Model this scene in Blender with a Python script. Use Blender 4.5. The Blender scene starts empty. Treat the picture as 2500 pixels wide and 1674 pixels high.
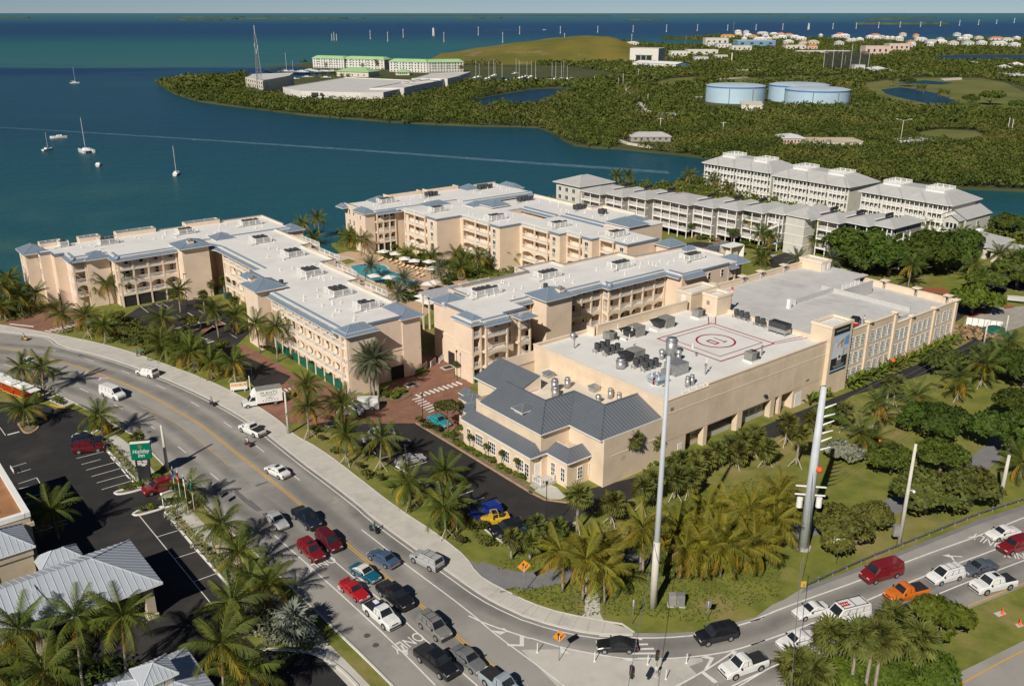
import bpy,bmesh,math,random
import numpy as np
from mathutils import Vector,Matrix,Quaternion
from mathutils.geometry import tessellate_polygon
random.seed(7);rng=np.random.default_rng(7)
R_=math.radians
S=bpy.context.scene
COL=S.collection
# camera
CAM_H,FPX,CX,CY=66.0,2198.0,1250.0,837.0
PIT=math.atan(806.0/FPX)
SP,CP=math.sin(PIT),math.cos(PIT)
cd=bpy.data.cameras.new('camera');cam=bpy.data.objects.new('camera',cd);COL.objects.link(cam)
cam.location=(0,0,CAM_H);cam.rotation_euler=(R_(90)-PIT,0,0)
cd.sensor_fit='HORIZONTAL';cd.sensor_width=36.0;cd.lens=36.0*FPX/2500.0
cd.clip_start=0.5;cd.clip_end=200000.0
S.camera=cam
# sky and sun
SUN_EL,SUN_AZ=R_(38),R_(244)
tosun=Vector((math.cos(SUN_AZ)*math.cos(SUN_EL),math.sin(SUN_AZ)*math.cos(SUN_EL),math.sin(SUN_EL)))
W=bpy.data.worlds.new('World');S.world=W;W.use_nodes=True
wn=W.node_tree.nodes;wl=W.node_tree.links
sky=wn.new('ShaderNodeTexSky');sky.sky_type='NISHITA';sky.sun_disc=False
sky.sun_elevation=SUN_EL;sky.sun_rotation=math.atan2(tosun.x,tosun.y)%(2*math.pi)
sky.altitude=0;sky.air_density=0.5;sky.dust_density=0.0;sky.ozone_density=4.0
bg=wn['Background'];bg.inputs['Strength'].default_value=0.07
tint=wn.new('ShaderNodeMix');tint.data_type='RGBA';tint.blend_type='MULTIPLY';tint.inputs[0].default_value=1.0;tint.inputs[7].default_value=(0.66,0.66,0.67,1)
wl.new(sky.outputs[0],tint.inputs[6]);wl.new(tint.outputs[2],bg.inputs[0])
sl=bpy.data.lights.new('sun','SUN');sl.energy=4.8;sl.angle=R_(0.5);sl.color=(1.0,0.93,0.82)
so=bpy.data.objects.new('sun',sl);COL.objects.link(so);so.rotation_euler=tosun.to_track_quat('Z','Y').to_euler()
so.location=(0,-100,300)
S.view_settings.view_transform='Standard';S.view_settings.look='None'
S.view_settings.exposure=0.0;S.view_settings.gamma=1.0;S.view_settings.use_curve_mapping=False
# coordinates
REG={'f':(0,0,1.0),'d':(0,0,1/1.0675),'hel':(1450,560,4.68),'gar':(1900,560,4.68),'D':(1030,600,4.68),'C1':(820,420,4.68),'C2':(1230,440,4.68),'A':(0,500,4.68),'B':(450,500,4.68),'B2':(600,660,4.68),'r1':(0,840,3.346),'r2':(600,820,3.346),'r3':(1200,740,3.346),'r4':(1800,740,3.346),'r5':(0,1250,3.346),'r6':(600,1200,3.309),'r7':(1200,1200,3.309),'r8':(1800,1160,3.05),'n1':(0,0,2.788),'n2':(830,0,2.788),'n3':(1660,0,2.788),'e':(1660,360,2.788),'w':(0,420,2.788),'l':(1080,900,5.85),'h':(0,1180,5.85),'p1':(580,120,7.807),'p2':(860,120,7.807),'p3':(1500,60,5.855),'c1':(1380,430,5.85),'c2':(1720,360,5.85),'c3':(2100,400,5.85),'C':(830,420,2.788)}
def at(r,x,y,z=0.0):
 """ground (or height z) point of the place seen at a spot of the survey picture"""
 ox,oy,s=REG[r]
 u=(ox+x/s-CX)/FPX;v=(oy+y/s-CY)/FPX
 dy,dz=CP-v*SP,-SP-v*CP
 t=(z-CAM_H)/dz
 return Vector((u*t,dy*t,z))
def ats(r,pts,z=0.0):
 return[tuple(at(r,x,y,z)[:2])for x,y in pts]
def height(r,b,t):
 B=at(r,*b);oy,s=REG[r][1],REG[r][2]
 v=(oy+t[1]/s-CY)/FPX
 return CAM_H-B.y*(SP+v*CP)/(CP-v*SP)
TH=R_(38.3);UX,UY=math.cos(TH),math.sin(TH);OX,OY=23.28,125.5
def UV(u,v,z=0.0):
 return Vector((OX+u*UX-v*UY,OY+u*UY+v*UX,z))
def toUV(p):
 x,y=p[0]-OX,p[1]-OY
 return(x*UX+y*UY,-x*UY+y*UX)
 # materials
MATS={}
def mat(name,c,rough=0.8,var=0.12,scale=1.5,c2=None,metal=0.0,bump=0.0,bscale=None,spec=0.3,rand=0.0,coat=0.0,trans=0.0,obj=False,detail=4.0,patch=None):
 if name in MATS:return MATS[name]
 m=bpy.data.materials.new(name);m.use_nodes=True;MATS[name]=m
 n,l=m.node_tree.nodes,m.node_tree.links
 b=n['Principled BSDF']
 b.inputs['Roughness'].default_value=rough;b.inputs['Metallic'].default_value=metal
 b.inputs['Specular IOR Level'].default_value=spec
 if coat:b.inputs['Coat Weight'].default_value=coat;b.inputs['Coat Roughness'].default_value=0.08
 if c2 is None:c2=tuple(max(0,x*(1-var))for x in c);c1=tuple(min(1,x*(1+var))for x in c)
 else:c1=c
 if obj:pos=n.new('ShaderNodeTexCoord').outputs['Object']
 else:pos=n.new('ShaderNodeNewGeometry').outputs['Position']
 t=n.new('ShaderNodeTexNoise');t.inputs['Scale'].default_value=scale;t.inputs['Detail'].default_value=detail;t.inputs['Roughness'].default_value=0.6
 l.new(pos,t.inputs['Vector'])
 r=n.new('ShaderNodeValToRGB');r.color_ramp.elements[0].position=0.36;r.color_ramp.elements[1].position=0.64
 r.color_ramp.elements[0].color=(*c1,1);r.color_ramp.elements[1].color=(*c2,1)
 l.new(t.outputs['Fac'],r.inputs['Fac']);out=r.outputs['Color']
 if patch:
  for(pc,ps,lo,hi)in patch:
   t2=n.new('ShaderNodeTexNoise');t2.inputs['Scale'].default_value=ps;t2.inputs['Detail'].default_value=6;t2.inputs['Roughness'].default_value=0.65
   mp=n.new('ShaderNodeMapping');mp.inputs['Location'].default_value=(ps*310,17*ps,lo*9);l.new(pos,mp.inputs['Vector']);l.new(mp.outputs[0],t2.inputs['Vector'])
   r2=n.new('ShaderNodeMapRange');r2.inputs[1].default_value=lo;r2.inputs[2].default_value=hi;l.new(t2.outputs['Fac'],r2.inputs[0])
   mx=n.new('ShaderNodeMix');mx.data_type='RGBA';l.new(r2.outputs[0],mx.inputs[0]);l.new(out,mx.inputs[6]);mx.inputs[7].default_value=(*pc,1);out=mx.outputs[2]
 if rand:
  oi=n.new('ShaderNodeObjectInfo');h=n.new('ShaderNodeHueSaturation')
  for k,(lo,hi)in{'Hue':(0.5-rand*0.10,0.5+rand*0.06),'Value':(1-rand,1+rand)}.items():
   mr=n.new('ShaderNodeMapRange');mr.inputs[3].default_value=lo;mr.inputs[4].default_value=hi
   if k=='Value':
    fr=n.new('ShaderNodeMath');fr.operation='FRACT';mu=n.new('ShaderNodeMath');mu.operation='MULTIPLY';mu.inputs[1].default_value=7.31
    l.new(oi.outputs['Random'],mu.inputs[0]);l.new(mu.outputs[0],fr.inputs[0]);l.new(fr.outputs[0],mr.inputs[0])
   else:l.new(oi.outputs['Random'],mr.inputs[0])
   l.new(mr.outputs[0],h.inputs[k])
  l.new(out,h.inputs['Color']);out=h.outputs['Color']
 l.new(out,b.inputs['Base Color'])
 if trans:
  b.inputs['Subsurface Weight'].default_value=0.0
  tr=n.new('ShaderNodeBsdfTranslucent');ms=n.new('ShaderNodeMixShader');ms.inputs[0].default_value=trans
  l.new(out,tr.inputs['Color']);l.new(b.outputs[0],ms.inputs[1]);l.new(tr.outputs[0],ms.inputs[2]);l.new(ms.outputs[0],n['Material Output'].inputs['Surface'])
 if bump:
  t3=n.new('ShaderNodeTexNoise');t3.inputs['Scale'].default_value=bscale or scale*6;t3.inputs['Detail'].default_value=5
  l.new(pos,t3.inputs['Vector']);bp=n.new('ShaderNodeBump');bp.inputs['Strength'].default_value=bump;bp.inputs['Distance'].default_value=0.1
  l.new(t3.outputs['Fac'],bp.inputs['Height']);l.new(bp.outputs[0],b.inputs['Normal'])
 return m
 # mesh builder
class MB:
 def __init__(s,off=(0,0)):s.v=[];s.f=[];s.m=[];s.off=off;s.k=0
 def add(s,vs,fs):
  b=len(s.v);s.v+=[(x[0]-s.off[0],x[1]-s.off[1],x[2])for x in vs]
  s.f+=[tuple(b+i for i in f)for f in fs];s.m+=[s.k]*len(fs);return s
 def box(s,x0,x1,y0,y1,z0,z1):
  return s.add([(x0,y0,z0),(x1,y0,z0),(x1,y1,z0),(x0,y1,z0),(x0,y0,z1),(x1,y0,z1),(x1,y1,z1),(x0,y1,z1)],[(0,3,2,1),(4,5,6,7),(0,1,5,4),(1,2,6,5),(2,3,7,6),(3,0,4,7)])
 def hexa(s,lo,hi):
  return s.add(list(lo)+list(hi),[(0,3,2,1),(4,5,6,7),(0,1,5,4),(1,2,6,5),(2,3,7,6),(3,0,4,7)])
 def prism(s,pts,z0,z1,top=True,bot=False):
  n=len(pts);a=sum(pts[i][0]*pts[(i+1)%n][1]-pts[(i+1)%n][0]*pts[i][1]for i in range(n))
  if a<0:pts=pts[::-1]
  vs=[(p[0],p[1],z0)for p in pts]+[(p[0],p[1],z1)for p in pts]
  fs=[(i,(i+1)%n,n+(i+1)%n,n+i)for i in range(n)]
  if top or bot:
   tri=tessellate_polygon([[Vector((p[0],p[1],0))for p in pts]])
   for t in tri:
    A,B,C=(pts[i]for i in t)
    if(B[0]-A[0])*(C[1]-A[1])-(B[1]-A[1])*(C[0]-A[0])<0:t=t[::-1]
    if top:fs.append(tuple(n+i for i in t))
    if bot:fs.append(tuple(t[::-1]))
  return s.add(vs,fs)
 def sheet(s,pts,z):
  tri=tessellate_polygon([[Vector((p[0],p[1],0))for p in pts]]);fs=[]
  for t in tri:
   A,B,C=(pts[i]for i in t)
   fs.append(tuple(t)if(B[0]-A[0])*(C[1]-A[1])-(B[1]-A[1])*(C[0]-A[0])>0 else tuple(t[::-1]))
  return s.add([(p[0],p[1],z)for p in pts],fs)
 def cyl(s,x,y,z0,z1,r,n=10,r2=None,cap=True):
  r2=r if r2 is None else r2
  vs=[(x+r*math.cos(2*math.pi*i/n),y+r*math.sin(2*math.pi*i/n),z0)for i in range(n)]+[(x+r2*math.cos(2*math.pi*i/n),y+r2*math.sin(2*math.pi*i/n),z1)for i in range(n)]
  fs=[(i,(i+1)%n,n+(i+1)%n,n+i)for i in range(n)]
  if cap:fs+=[tuple(range(n,2*n)),tuple(range(n))[::-1]]
  return s.add(vs,fs)
 def tube(s,pts,r,n=6,r2=None):
  pts=[Vector(p)for p in pts];N=len(pts);r2=r if r2 is None else r2;vs=[];fs=[]
  for i,p in enumerate(pts):
   d=(pts[min(i+1,N-1)]-pts[max(i-1,0)]).normalized()
   a=d.cross(Vector((0,0,1)));a=Vector((1,0,0))if a.length<1e-3 else a.normalized();b=a.cross(d)
   rr=r+(r2-r)*i/max(1,N-1)
   for k in range(n):
    q=p+a*rr*math.cos(2*math.pi*k/n)+b*rr*math.sin(2*math.pi*k/n);vs.append(tuple(q))
  for i in range(N-1):
   for k in range(n):fs.append((i*n+k,(i+1)*n+k,(i+1)*n+(k+1)%n,i*n+(k+1)%n))
  fs+=[tuple(range(n)),tuple(range((N-1)*n,N*n))[::-1]]
  return s.add(vs,fs)
 def bar(s,a,b,w,h=None):
  a,b=Vector(a),Vector(b);h=h or w;d=(b-a).normalized()
  x=d.cross(Vector((0,0,1)));x=Vector((1,0,0))if x.length<1e-3 else x.normalized();y=x.cross(d)
  q=[(-1,-1),(1,-1),(1,1),(-1,1)]
  return s.add([tuple(p+x*i*w/2+y*j*h/2)for p in(a,b)for i,j in q],[(0,1,2,3),(7,6,5,4),(0,4,5,1),(1,5,6,2),(2,6,7,3),(3,7,4,0)])
 def dome(s,x,y,z,r,h,n=10,m=4):
  vs=[];fs=[]
  for j in range(m):
   a=j/m*math.pi/2
   for i in range(n):vs.append((x+r*math.cos(a)*math.cos(2*math.pi*i/n),y+r*math.cos(a)*math.sin(2*math.pi*i/n),z+h*math.sin(a)))
  vs.append((x,y,z+h))
  for j in range(m-1):
   for i in range(n):fs.append((j*n+i,j*n+(i+1)%n,(j+1)*n+(i+1)%n,(j+1)*n+i))
  for i in range(n):fs.append(((m-1)*n+i,(m-1)*n+(i+1)%n,m*n))
  return s.add(vs,fs)
 def ball(s,x,y,z,r,n=8):s.dome(x,y,z,r,r,n,3);s.dome(x,y,z,r,-r,n,3);return s
 def mesh(s,name,mats,smooth=False):
  me=bpy.data.meshes.new(name);me.from_pydata(s.v,[],s.f)
  for m in(mats if isinstance(mats,(list,tuple))else[mats]):me.materials.append(m)
  if any(s.m):me.polygons.foreach_set('material_index',s.m)
  if smooth:me.polygons.foreach_set('use_smooth',[True]*len(me.polygons))
  me.update();return me
CACHE={}
def cached(key,fn):
 if key not in CACHE:CACHE[key]=fn()
 return CACHE[key]
def ob(name,me,parent=None,loc=(0,0,0),rz=0.0,sc=None,rot=None):
 o=bpy.data.objects.new(name,me);COL.objects.link(o)
 if parent is not None:o.parent=parent
 o.location=loc;o.rotation_euler=rot if rot is not None else(0,0,rz)
 if sc is not None:o.scale=(sc,sc,sc)if isinstance(sc,(int,float))else sc
 return o
def tag(o,label=None,cat=None,group=None,kind=None):
 if label:o['label']=label
 if cat:o['category']=cat
 if group:o['group']=group
 if kind:o['kind']=kind
 return o
def thing(name,label,cat,loc=(0,0,0),rz=0.0,group=None):
 return tag(ob(name,None,None,loc,rz),label,cat,group)
def copy_tree(src,label=None,group=None,loc=None,rz=None,sc=None):
 def cp(o,par):
  c=o.copy();COL.objects.link(c)
  if par is not None:c.parent=par
  for ch in o.children:cp(ch,c)
  return c
 c=cp(src,None)
 if label:c['label']=label
 if group:c['group']=group
 if loc is not None:c.location=loc
 if rz is not None:c.rotation_euler=(0,0,rz)
 if sc is not None:c.scale=(sc,sc,sc)
 return c
def recolor(root,slot_from,slot_to):
 for o in[root]+list(root.children_recursive):
  if o.type=='MESH':
   for i,s in enumerate(o.material_slots):
    if s.material==slot_from:s.link='OBJECT';s.material=slot_to
ORD=['first','second','third','fourth','fifth','sixth','seventh','eighth','ninth','tenth','eleventh','twelfth','thirteenth','fourteenth','fifteenth','sixteenth','seventeenth','eighteenth','nineteenth','twentieth']
def ordw(i):
 if i<20:return ORD[i]
 tens={2:'twenty',3:'thirty',4:'forty',5:'fifty',6:'sixty',7:'seventy',8:'eighty',9:'ninety'}
 n=i+1
 return tens[n//10]+('-'+ORD[n%10-1]if n%10 else 'th')if n<100 else str(n)+'th'
def frame_of(p):
 dz=p[2]-CAM_H;zc=p[1]*CP-dz*SP
 return CX+FPX*p[0]/zc
def text_mesh(body,size,m,extrude=0.01,align='CENTER',shear=0.0):
 cu=bpy.data.curves.new('lettering','FONT');cu.body=body;cu.size=size;cu.extrude=extrude;cu.align_x=align;cu.align_y='CENTER';cu.resolution_u=3;cu.shear=shear
 o=bpy.data.objects.new('t',cu);COL.objects.link(o)
 dg=bpy.context.evaluated_depsgraph_get();me=bpy.data.meshes.new_from_object(o.evaluated_get(dg))
 bpy.data.objects.remove(o);me.name='lettering';me.materials.clear();me.materials.append(m);return me
M_wall=mat('stucco_cream',(0.75,0.60,0.465),0.9,0.05,0.25,bump=0.05,bscale=3,patch=[((0.64,0.50,0.37),0.35,0.56,0.8)])
M_wall2=mat('stucco_tan',(0.60,0.46,0.33),0.9,0.05,0.25,bump=0.05,bscale=3)
M_conv=mat('stucco_beige',(0.71,0.575,0.425),0.9,0.06,0.3,patch=[((0.60,0.46,0.33),0.2,0.52,0.75)])
M_roofw=mat('white_roof_membrane',(0.74,0.73,0.70),0.75,0.03,0.3,patch=[((0.63,0.61,0.58),0.12,0.5,0.75),((0.52,0.49,0.44),0.5,0.66,0.85)])
M_metal=mat('blue_grey_metal_roof',(0.17,0.225,0.29),0.45,0.06,0.6,spec=0.5)
M_metal_seam=mat('blue_grey_seam',(0.25,0.30,0.36),0.4,0.05,spec=0.5)
M_lobby=mat('grey_metal_roof',(0.12,0.135,0.155),0.42,0.05,0.5,spec=0.5)
M_lobby_seam=mat('grey_seam',(0.20,0.215,0.235),0.4,0.05,spec=0.5)
M_white=mat('white_paint',(0.80,0.79,0.76),0.6,0.03)
M_trim=mat('cream_trim',(0.78,0.66,0.52),0.8,0.04)
M_glass=mat('dark_glass',(0.02,0.025,0.03),0.08,0.3,0.5,spec=0.6)
M_door=mat('cream_door',(0.72,0.62,0.50),0.6,0.03)
M_dark=mat('painted_shade',(0.03,0.03,0.03),0.9,0.2)  # near-black colour stands in for the shade inside openings
M_green=mat('dark_green_panel',(0.012,0.11,0.075),0.6,0.15,1.0)
M_black=mat('black_metal',(0.03,0.03,0.032),0.5,0.2)
M_ac=mat('charcoal_condenser',(0.055,0.058,0.06),0.55,0.2,3)
M_steel=mat('galvanised_steel',(0.42,0.42,0.42),0.4,0.12,2,metal=0.6)
M_acg=mat('grey_unit_casing',(0.26,0.25,0.23),0.6,0.1,1.5)
M_conc=mat('concrete_light',(0.46,0.435,0.39),0.9,0.06,0.5,patch=[((0.36,0.34,0.31),0.25,0.55,0.75)])
# the setting: water, land, roads
M_grass=mat('lawn_grass',(0.20,0.205,0.038),0.95,c2=(0.125,0.15,0.026),scale=0.35,bump=0.3,bscale=4,patch=[((0.27,0.22,0.085),0.09,0.50,0.66),((0.16,0.10,0.045),0.16,0.64,0.76)])
M_golf=mat('golf_turf',(0.16,0.165,0.04),0.95,c2=(0.10,0.12,0.03),scale=0.02,patch=[((0.20,0.17,0.07),0.012,0.52,0.7)])
M_farland=mat('far_ground',(0.085,0.09,0.03),0.95,c2=(0.05,0.065,0.02),scale=0.02,patch=[((0.22,0.18,0.10),0.008,0.62,0.75)])
M_road=mat('worn_concrete_road',(0.325,0.31,0.285),0.9,0.06,0.15,bump=0.05,bscale=5,patch=[((0.22,0.21,0.195),0.06,0.48,0.68),((0.40,0.385,0.35),0.2,0.62,0.8),((0.17,0.165,0.155),1.1,0.66,0.78)])
M_lot=mat('fresh_asphalt',(0.030,0.029,0.029),0.85,0.12,0.3,bump=0.1,bscale=12,patch=[((0.052,0.048,0.045),0.12,0.52,0.72),((0.075,0.07,0.065),0.4,0.66,0.8)])
M_path=mat('grey_path_asphalt',(0.20,0.20,0.205),0.9,0.08,0.5)
M_walk=mat('pavement_concrete',(0.53,0.505,0.455),0.9,0.05,0.5,patch=[((0.43,0.41,0.37),0.3,0.52,0.72)])
M_kerb=mat('kerb_concrete',(0.60,0.575,0.525),0.9,0.06,0.8)
M_paint=mat('road_paint',(0.72,0.71,0.68),0.7,0.06,1.5,patch=[((0.45,0.43,0.40),1.2,0.55,0.75)])
M_yel=mat('yellow_paint',(0.66,0.36,0.035),0.7,0.08,1.5,patch=[((0.45,0.34,0.15),1.2,0.55,0.75)])
M_sand=mat('beach_sand',(0.55,0.47,0.36),0.95,0.08,0.5)
M_mulch=mat('red_mulch',(0.30,0.10,0.05),0.95,0.2,2)
M_bed=mat('planting_soil',(0.20,0.155,0.10),0.95,0.2,1.2,patch=[((0.10,0.12,0.03),0.6,0.5,0.65)])
M_deck=mat('tan_pool_deck',(0.50,0.36,0.24),0.9,0.12,1.0)
def brickmat():
 m=mat('red_brick_paving',(0.30,0.155,0.105),0.9,0.12,0.4,patch=[((0.22,0.12,0.09),0.5,0.5,0.7)])
 n,l=m.node_tree.nodes,m.node_tree.links;b=n['Principled BSDF'];src=b.inputs['Base Color'].links[0].from_socket
 br=n.new('ShaderNodeTexBrick');br.inputs['Scale'].default_value=1.6;br.inputs['Mortar Size'].default_value=0.03;br.inputs['Color1'].default_value=(1,1,1,1);br.inputs['Color2'].default_value=(0.72,0.72,0.75,1);br.inputs['Mortar'].default_value=(0.6,0.55,0.5,1)
 g=n.new('ShaderNodeNewGeometry');mp=n.new('ShaderNodeMapping');mp.inputs['Rotation'].default_value=(0,0,-TH);l.new(g.outputs['Position'],mp.inputs[0]);l.new(mp.outputs[0],br.inputs['Vector'])
 mx=n.new('ShaderNodeMix');mx.data_type='RGBA';mx.blend_type='MULTIPLY';mx.inputs[0].default_value=0.8
 l.new(src,mx.inputs[6]);l.new(br.outputs[0],mx.inputs[7]);l.new(mx.outputs[2],b.inputs['Base Color']);return m
M_brick=brickmat()
def watermat(name,near,bands=True):
 m=bpy.data.materials.new(name);m.use_nodes=True;n,l=m.node_tree.nodes,m.node_tree.links;b=n['Principled BSDF']
 b.inputs['Roughness'].default_value=0.32;b.inputs['IOR'].default_value=1.33;b.inputs['Specular IOR Level'].default_value=0.22
 g=n.new('ShaderNodeNewGeometry');sx=n.new('ShaderNodeSeparateXYZ');l.new(g.outputs['Position'],sx.inputs[0])
 def noise(scale,det=4,stretch=(1,1,1),loc=(0,0,0)):
  mp=n.new('ShaderNodeMapping');mp.inputs['Scale'].default_value=stretch;mp.inputs['Location'].default_value=loc;l.new(g.outputs['Position'],mp.inputs[0])
  t=n.new('ShaderNodeTexNoise');t.inputs['Scale'].default_value=scale;t.inputs['Detail'].default_value=det;l.new(mp.outputs[0],t.inputs[0]);return t.outputs['Fac']
 def math_(op,a,b_):
  x=n.new('ShaderNodeMath');x.operation=op
  for i,q in enumerate((a,b_)):
   if isinstance(q,(int,float)):x.inputs[i].default_value=q
   else:l.new(q,x.inputs[i])
  return x.outputs[0]
 def mixc(f,a,c):
  x=n.new('ShaderNodeMix');x.data_type='RGBA';l.new(f,x.inputs[0])
  if isinstance(a,tuple):x.inputs[6].default_value=(*a,1)
  else:l.new(a,x.inputs[6])
  x.inputs[7].default_value=(*c,1);return x.outputs[2]
 def rng_(v,lo,hi):
  r=n.new('ShaderNodeMapRange');r.interpolation_type='SMOOTHSTEP';r.inputs[1].default_value=lo;r.inputs[2].default_value=hi;l.new(v,r.inputs[0]);return r.outputs[0]
 if bands:
  w=math_('ADD',sx.outputs['Y'],math_('MULTIPLY',math_('SUBTRACT',noise(0.0011,5,(0.5,1,1)),0.5),420.0))
  lg=math_('LOGARITHM',math_('MAXIMUM',w,60.0),10.0)
  rp=n.new('ShaderNodeValToRGB');l.new(rng_lin(n,l,lg,2.0,4.6),rp.inputs[0])
  els=rp.color_ramp.elements
  def P(v):return(v-2.0)/2.6
  stops=[(2.00,(0.022,0.095,0.100)),(2.50,(0.012,0.080,0.098)),(2.72,(0.009,0.058,0.088)),(2.95,(0.012,0.062,0.094)),(3.00,(0.013,0.056,0.092)),(3.035,(0.004,0.032,0.088)),(3.075,(0.004,0.032,0.088)),(3.09,(0.038,0.125,0.115)),(3.20,(0.022,0.120,0.105)),(3.32,(0.016,0.115,0.108)),(3.42,(0.010,0.070,0.10)),(3.52,(0.005,0.040,0.10)),(3.75,(0.006,0.048,0.115)),(3.95,(0.03,0.11,0.13)),(4.35,(0.05,0.16,0.17))]
  while len(els)<len(stops):els.new(0.5)
  for e_,(p,c)in zip(els,stops):e_.position=P(p);e_.color=(*c,1)
  col=rp.outputs[0]
  col=mixc(math_('MULTIPLY',rng_(noise(0.010,6),0.52,0.72),math_('SUBTRACT',1.0,rng_(sx.outputs['Y'],240.0,420.0))),col,(0.06,0.14,0.10))
  col=mixc(math_('MULTIPLY',rng_(noise(0.004,5,(1,2.2,1),(5,3,0)),0.54,0.7),0.6),col,(0.012,0.085,0.088))
 else:col=mixc(noise(0.02,4),near,tuple(x*0.7 for x in near))
 if isinstance(col,tuple):b.inputs['Base Color'].default_value=(*col,1)
 else:l.new(col,b.inputs['Base Color'])
 a=noise(0.55,5,(0.55,1.2,1));a2=noise(0.09,4,(0.6,1.1,1),(9,2,0));hgt=math_('ADD',a,math_('MULTIPLY',a2,1.8))
 bp=n.new('ShaderNodeBump');bp.inputs['Strength'].default_value=0.55;bp.inputs['Distance'].default_value=0.9;l.new(hgt,bp.inputs['Height']);l.new(bp.outputs[0],b.inputs['Normal'])
 return m
def rng_lin(n,l,v,lo,hi):
 r=n.new('ShaderNodeMapRange');r.inputs[1].default_value=lo;r.inputs[2].default_value=hi;l.new(v,r.inputs[0]);return r.outputs[0]
M_sea=watermat('sea_water',(0.01,0.06,0.09))
M_pond=watermat('pond_water',(0.010,0.045,0.075),False)
M_poolw=watermat('pool_water',(0.05,0.34,0.42),False)
def struct(name,mb,m,parent=None,smooth=False):
 o=ob(name,mb.mesh(name,m,smooth),parent)
 if parent is None:o['kind']='structure'
 return o
b=MB();b.add([(-60000,-400,-0.9),(60000,-400,-0.9),(60000,90000,-0.9),(-60000,90000,-0.9)],[(0,1,2,3)]);sea=struct('water',b,M_sea)
def uvs(pts):return[tuple(UV(u,v)[:2])for u,v in pts]
near_land=uvs([(-400,150),(-120,156),(-66,158.5),(-60,160.5),(5,160),(9,150),(14,145),(24,147),(27,160.5),(92,160.5),(94,152),(100,146),(101,153),(112,160),(128,164),(150,170),(175,163),(198,158),(203,140),(203,20),(206,-20),(212,-120)])+[(700,150),(700,-120),(-500,-120),(-500,300)]
b=MB();b.prism(near_land,-2.0,0.0);struct('ground',b,M_grass)
far_pts=ats('d',[(362,192),(400,214),(450,230),(520,240),(600,250),(700,262),(800,270),(900,278),(1000,283),(1100,287),(1180,288),(1230,290),(1262,302),(1290,320),(1312,330),(1360,336),(1415,338),(1490,346),(1560,352),(1640,364),(1750,382),(1900,404),(2050,418),(2200,428),(2342,434),(2700,452),(2900,85),(2342,88),(2250,89),(2160,91),(2105,94),(2085,99),(2060,98),(2040,92),(1950,90),(1830,86),(1720,80),(1660,79),(1600,84),(1560,87),(1520,85),(1515,89),(1590,92),(1640,95),(1600,103),(1530,103),(1460,97),(1400,92),(1330,96),(1200,104),(1100,128),(1050,142),(900,142),(800,140),(715,143),(660,150),(612,153),(606,158),(640,161),(700,162),(860,168),(700,176),(560,174),(480,179),(430,181),(385,185)])
b=MB();b.prism(far_pts,-2.0,0.0);struct('far_shore',b,M_farland)
def island(pl,pr,yd,hgt,name='island'):
 A,Bq=at('d',pl,yd),at('d',pr,yd);wd=(Bq-A).length;dep=max(60,wd*0.14);n=28
 mb=MB();vs=[];c=(A+Bq)/2
 for ring,(f,zz)in enumerate(((1.0,-1.0),(0.985,hgt*0.75),(0.9,hgt),)):
  for i in range(n):
   a=2*math.pi*i/n;rr=f*(1+0.05*math.sin(3*a+pl))
   vs.append((c.x+rr*wd/2*math.cos(a),c.y+rr*dep*math.sin(a),zz+(0.22*hgt*math.sin(i*2.7+pl)if ring else 0)))
 vs.append((c.x,c.y,hgt));fs=[]
 for r in range(2):
  for i in range(n):fs.append((r*n+i,r*n+(i+1)%n,(r+1)*n+(i+1)%n,(r+1)*n+i))
 for i in range(n):fs.append((2*n+i,2*n+(i+1)%n,3*n))
 mb.add(vs,fs);struct(name,mb,M_island,None,True)
M_island=mat('distant_mangrove',(0.055,0.085,0.055),0.95,0.25,0.012)
for a_ in[(-40,72,41.6,12),(355,560,40.0,13),(412,510,46.6,11),(515,545,44.0,9),(552,800,43.6,13),(572,618,38.4,12),(826,1395,37.9,16),(800,835,43.0,8),(1048,1110,42.6,9),(1118,1150,42.6,8),(1433,1517,46.4,11),(1415,1760,33.6,16),(1760,1800,35.5,10),(1983,2092,45.6,10),(2000,2140,41.6,10),(1950,2168,56.2,11),(1800,1850,41.0,8),(1600,2400,31.4,20)]:
 island(*a_)
def pond(pts,z=0.006,m=None,name='pond'):b=MB();b.sheet(ats('d',pts),z);return struct(name,b,m or M_pond)
pond([(1048,237),(1100,225),(1160,214),(1210,206),(1262,203),(1300,204),(1290,214),(1255,230),(1215,242),(1180,244),(1140,240),(1110,246),(1080,240)],name='lagoon')
pond([(2015,205),(2060,200),(2100,205),(2150,216),(2205,240),(2140,240),(2090,231),(2050,222),(2025,214)])
pond([(2040,191),(2080,188),(2115,184),(2180,190),(2150,194),(2100,192)])
pond([(2125,131),(2180,127),(2280,126.5),(2500,126),(2500,134),(2300,137),(2200,137),(2150,136)],name='lagoon')
def lawn(pts,z=0.004,m=None,name='golf_fairway'):b=MB();b.sheet(ats('d',pts),z);return struct(name,b,m or M_golf)
lawn([(1970,192),(2010,186),(2060,180),(2150,178),(2250,180),(2300,190),(2342,210),(2342,262),(2280,258),(2200,245),(2120,250),(2060,246),(2010,228),(1975,210)])
lawn([(1600,190),(1680,180),(1800,176),(1960,172),(1990,178),(1900,184),(1780,186),(1680,196)])
lawn([(1490,190),(1530,180),(1600,176),(1620,182),(1560,195),(1520,204)])
lawn([(2080,306),(2150,296),(2230,300),(2270,318),(2200,330),(2110,326)],0.004,M_golf,'cleared_field')
b=MB()
for q in[((1610,180),(1700,175),(1720,178),(1640,183)),((2150,180),(2200,177),(2200,183),(2160,185)),((1930,176),(2000,172),(2010,176),(1950,179))]:b.sheet(ats('d',q),0.009)
struct('sand_bunker',b,M_sand)
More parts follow.
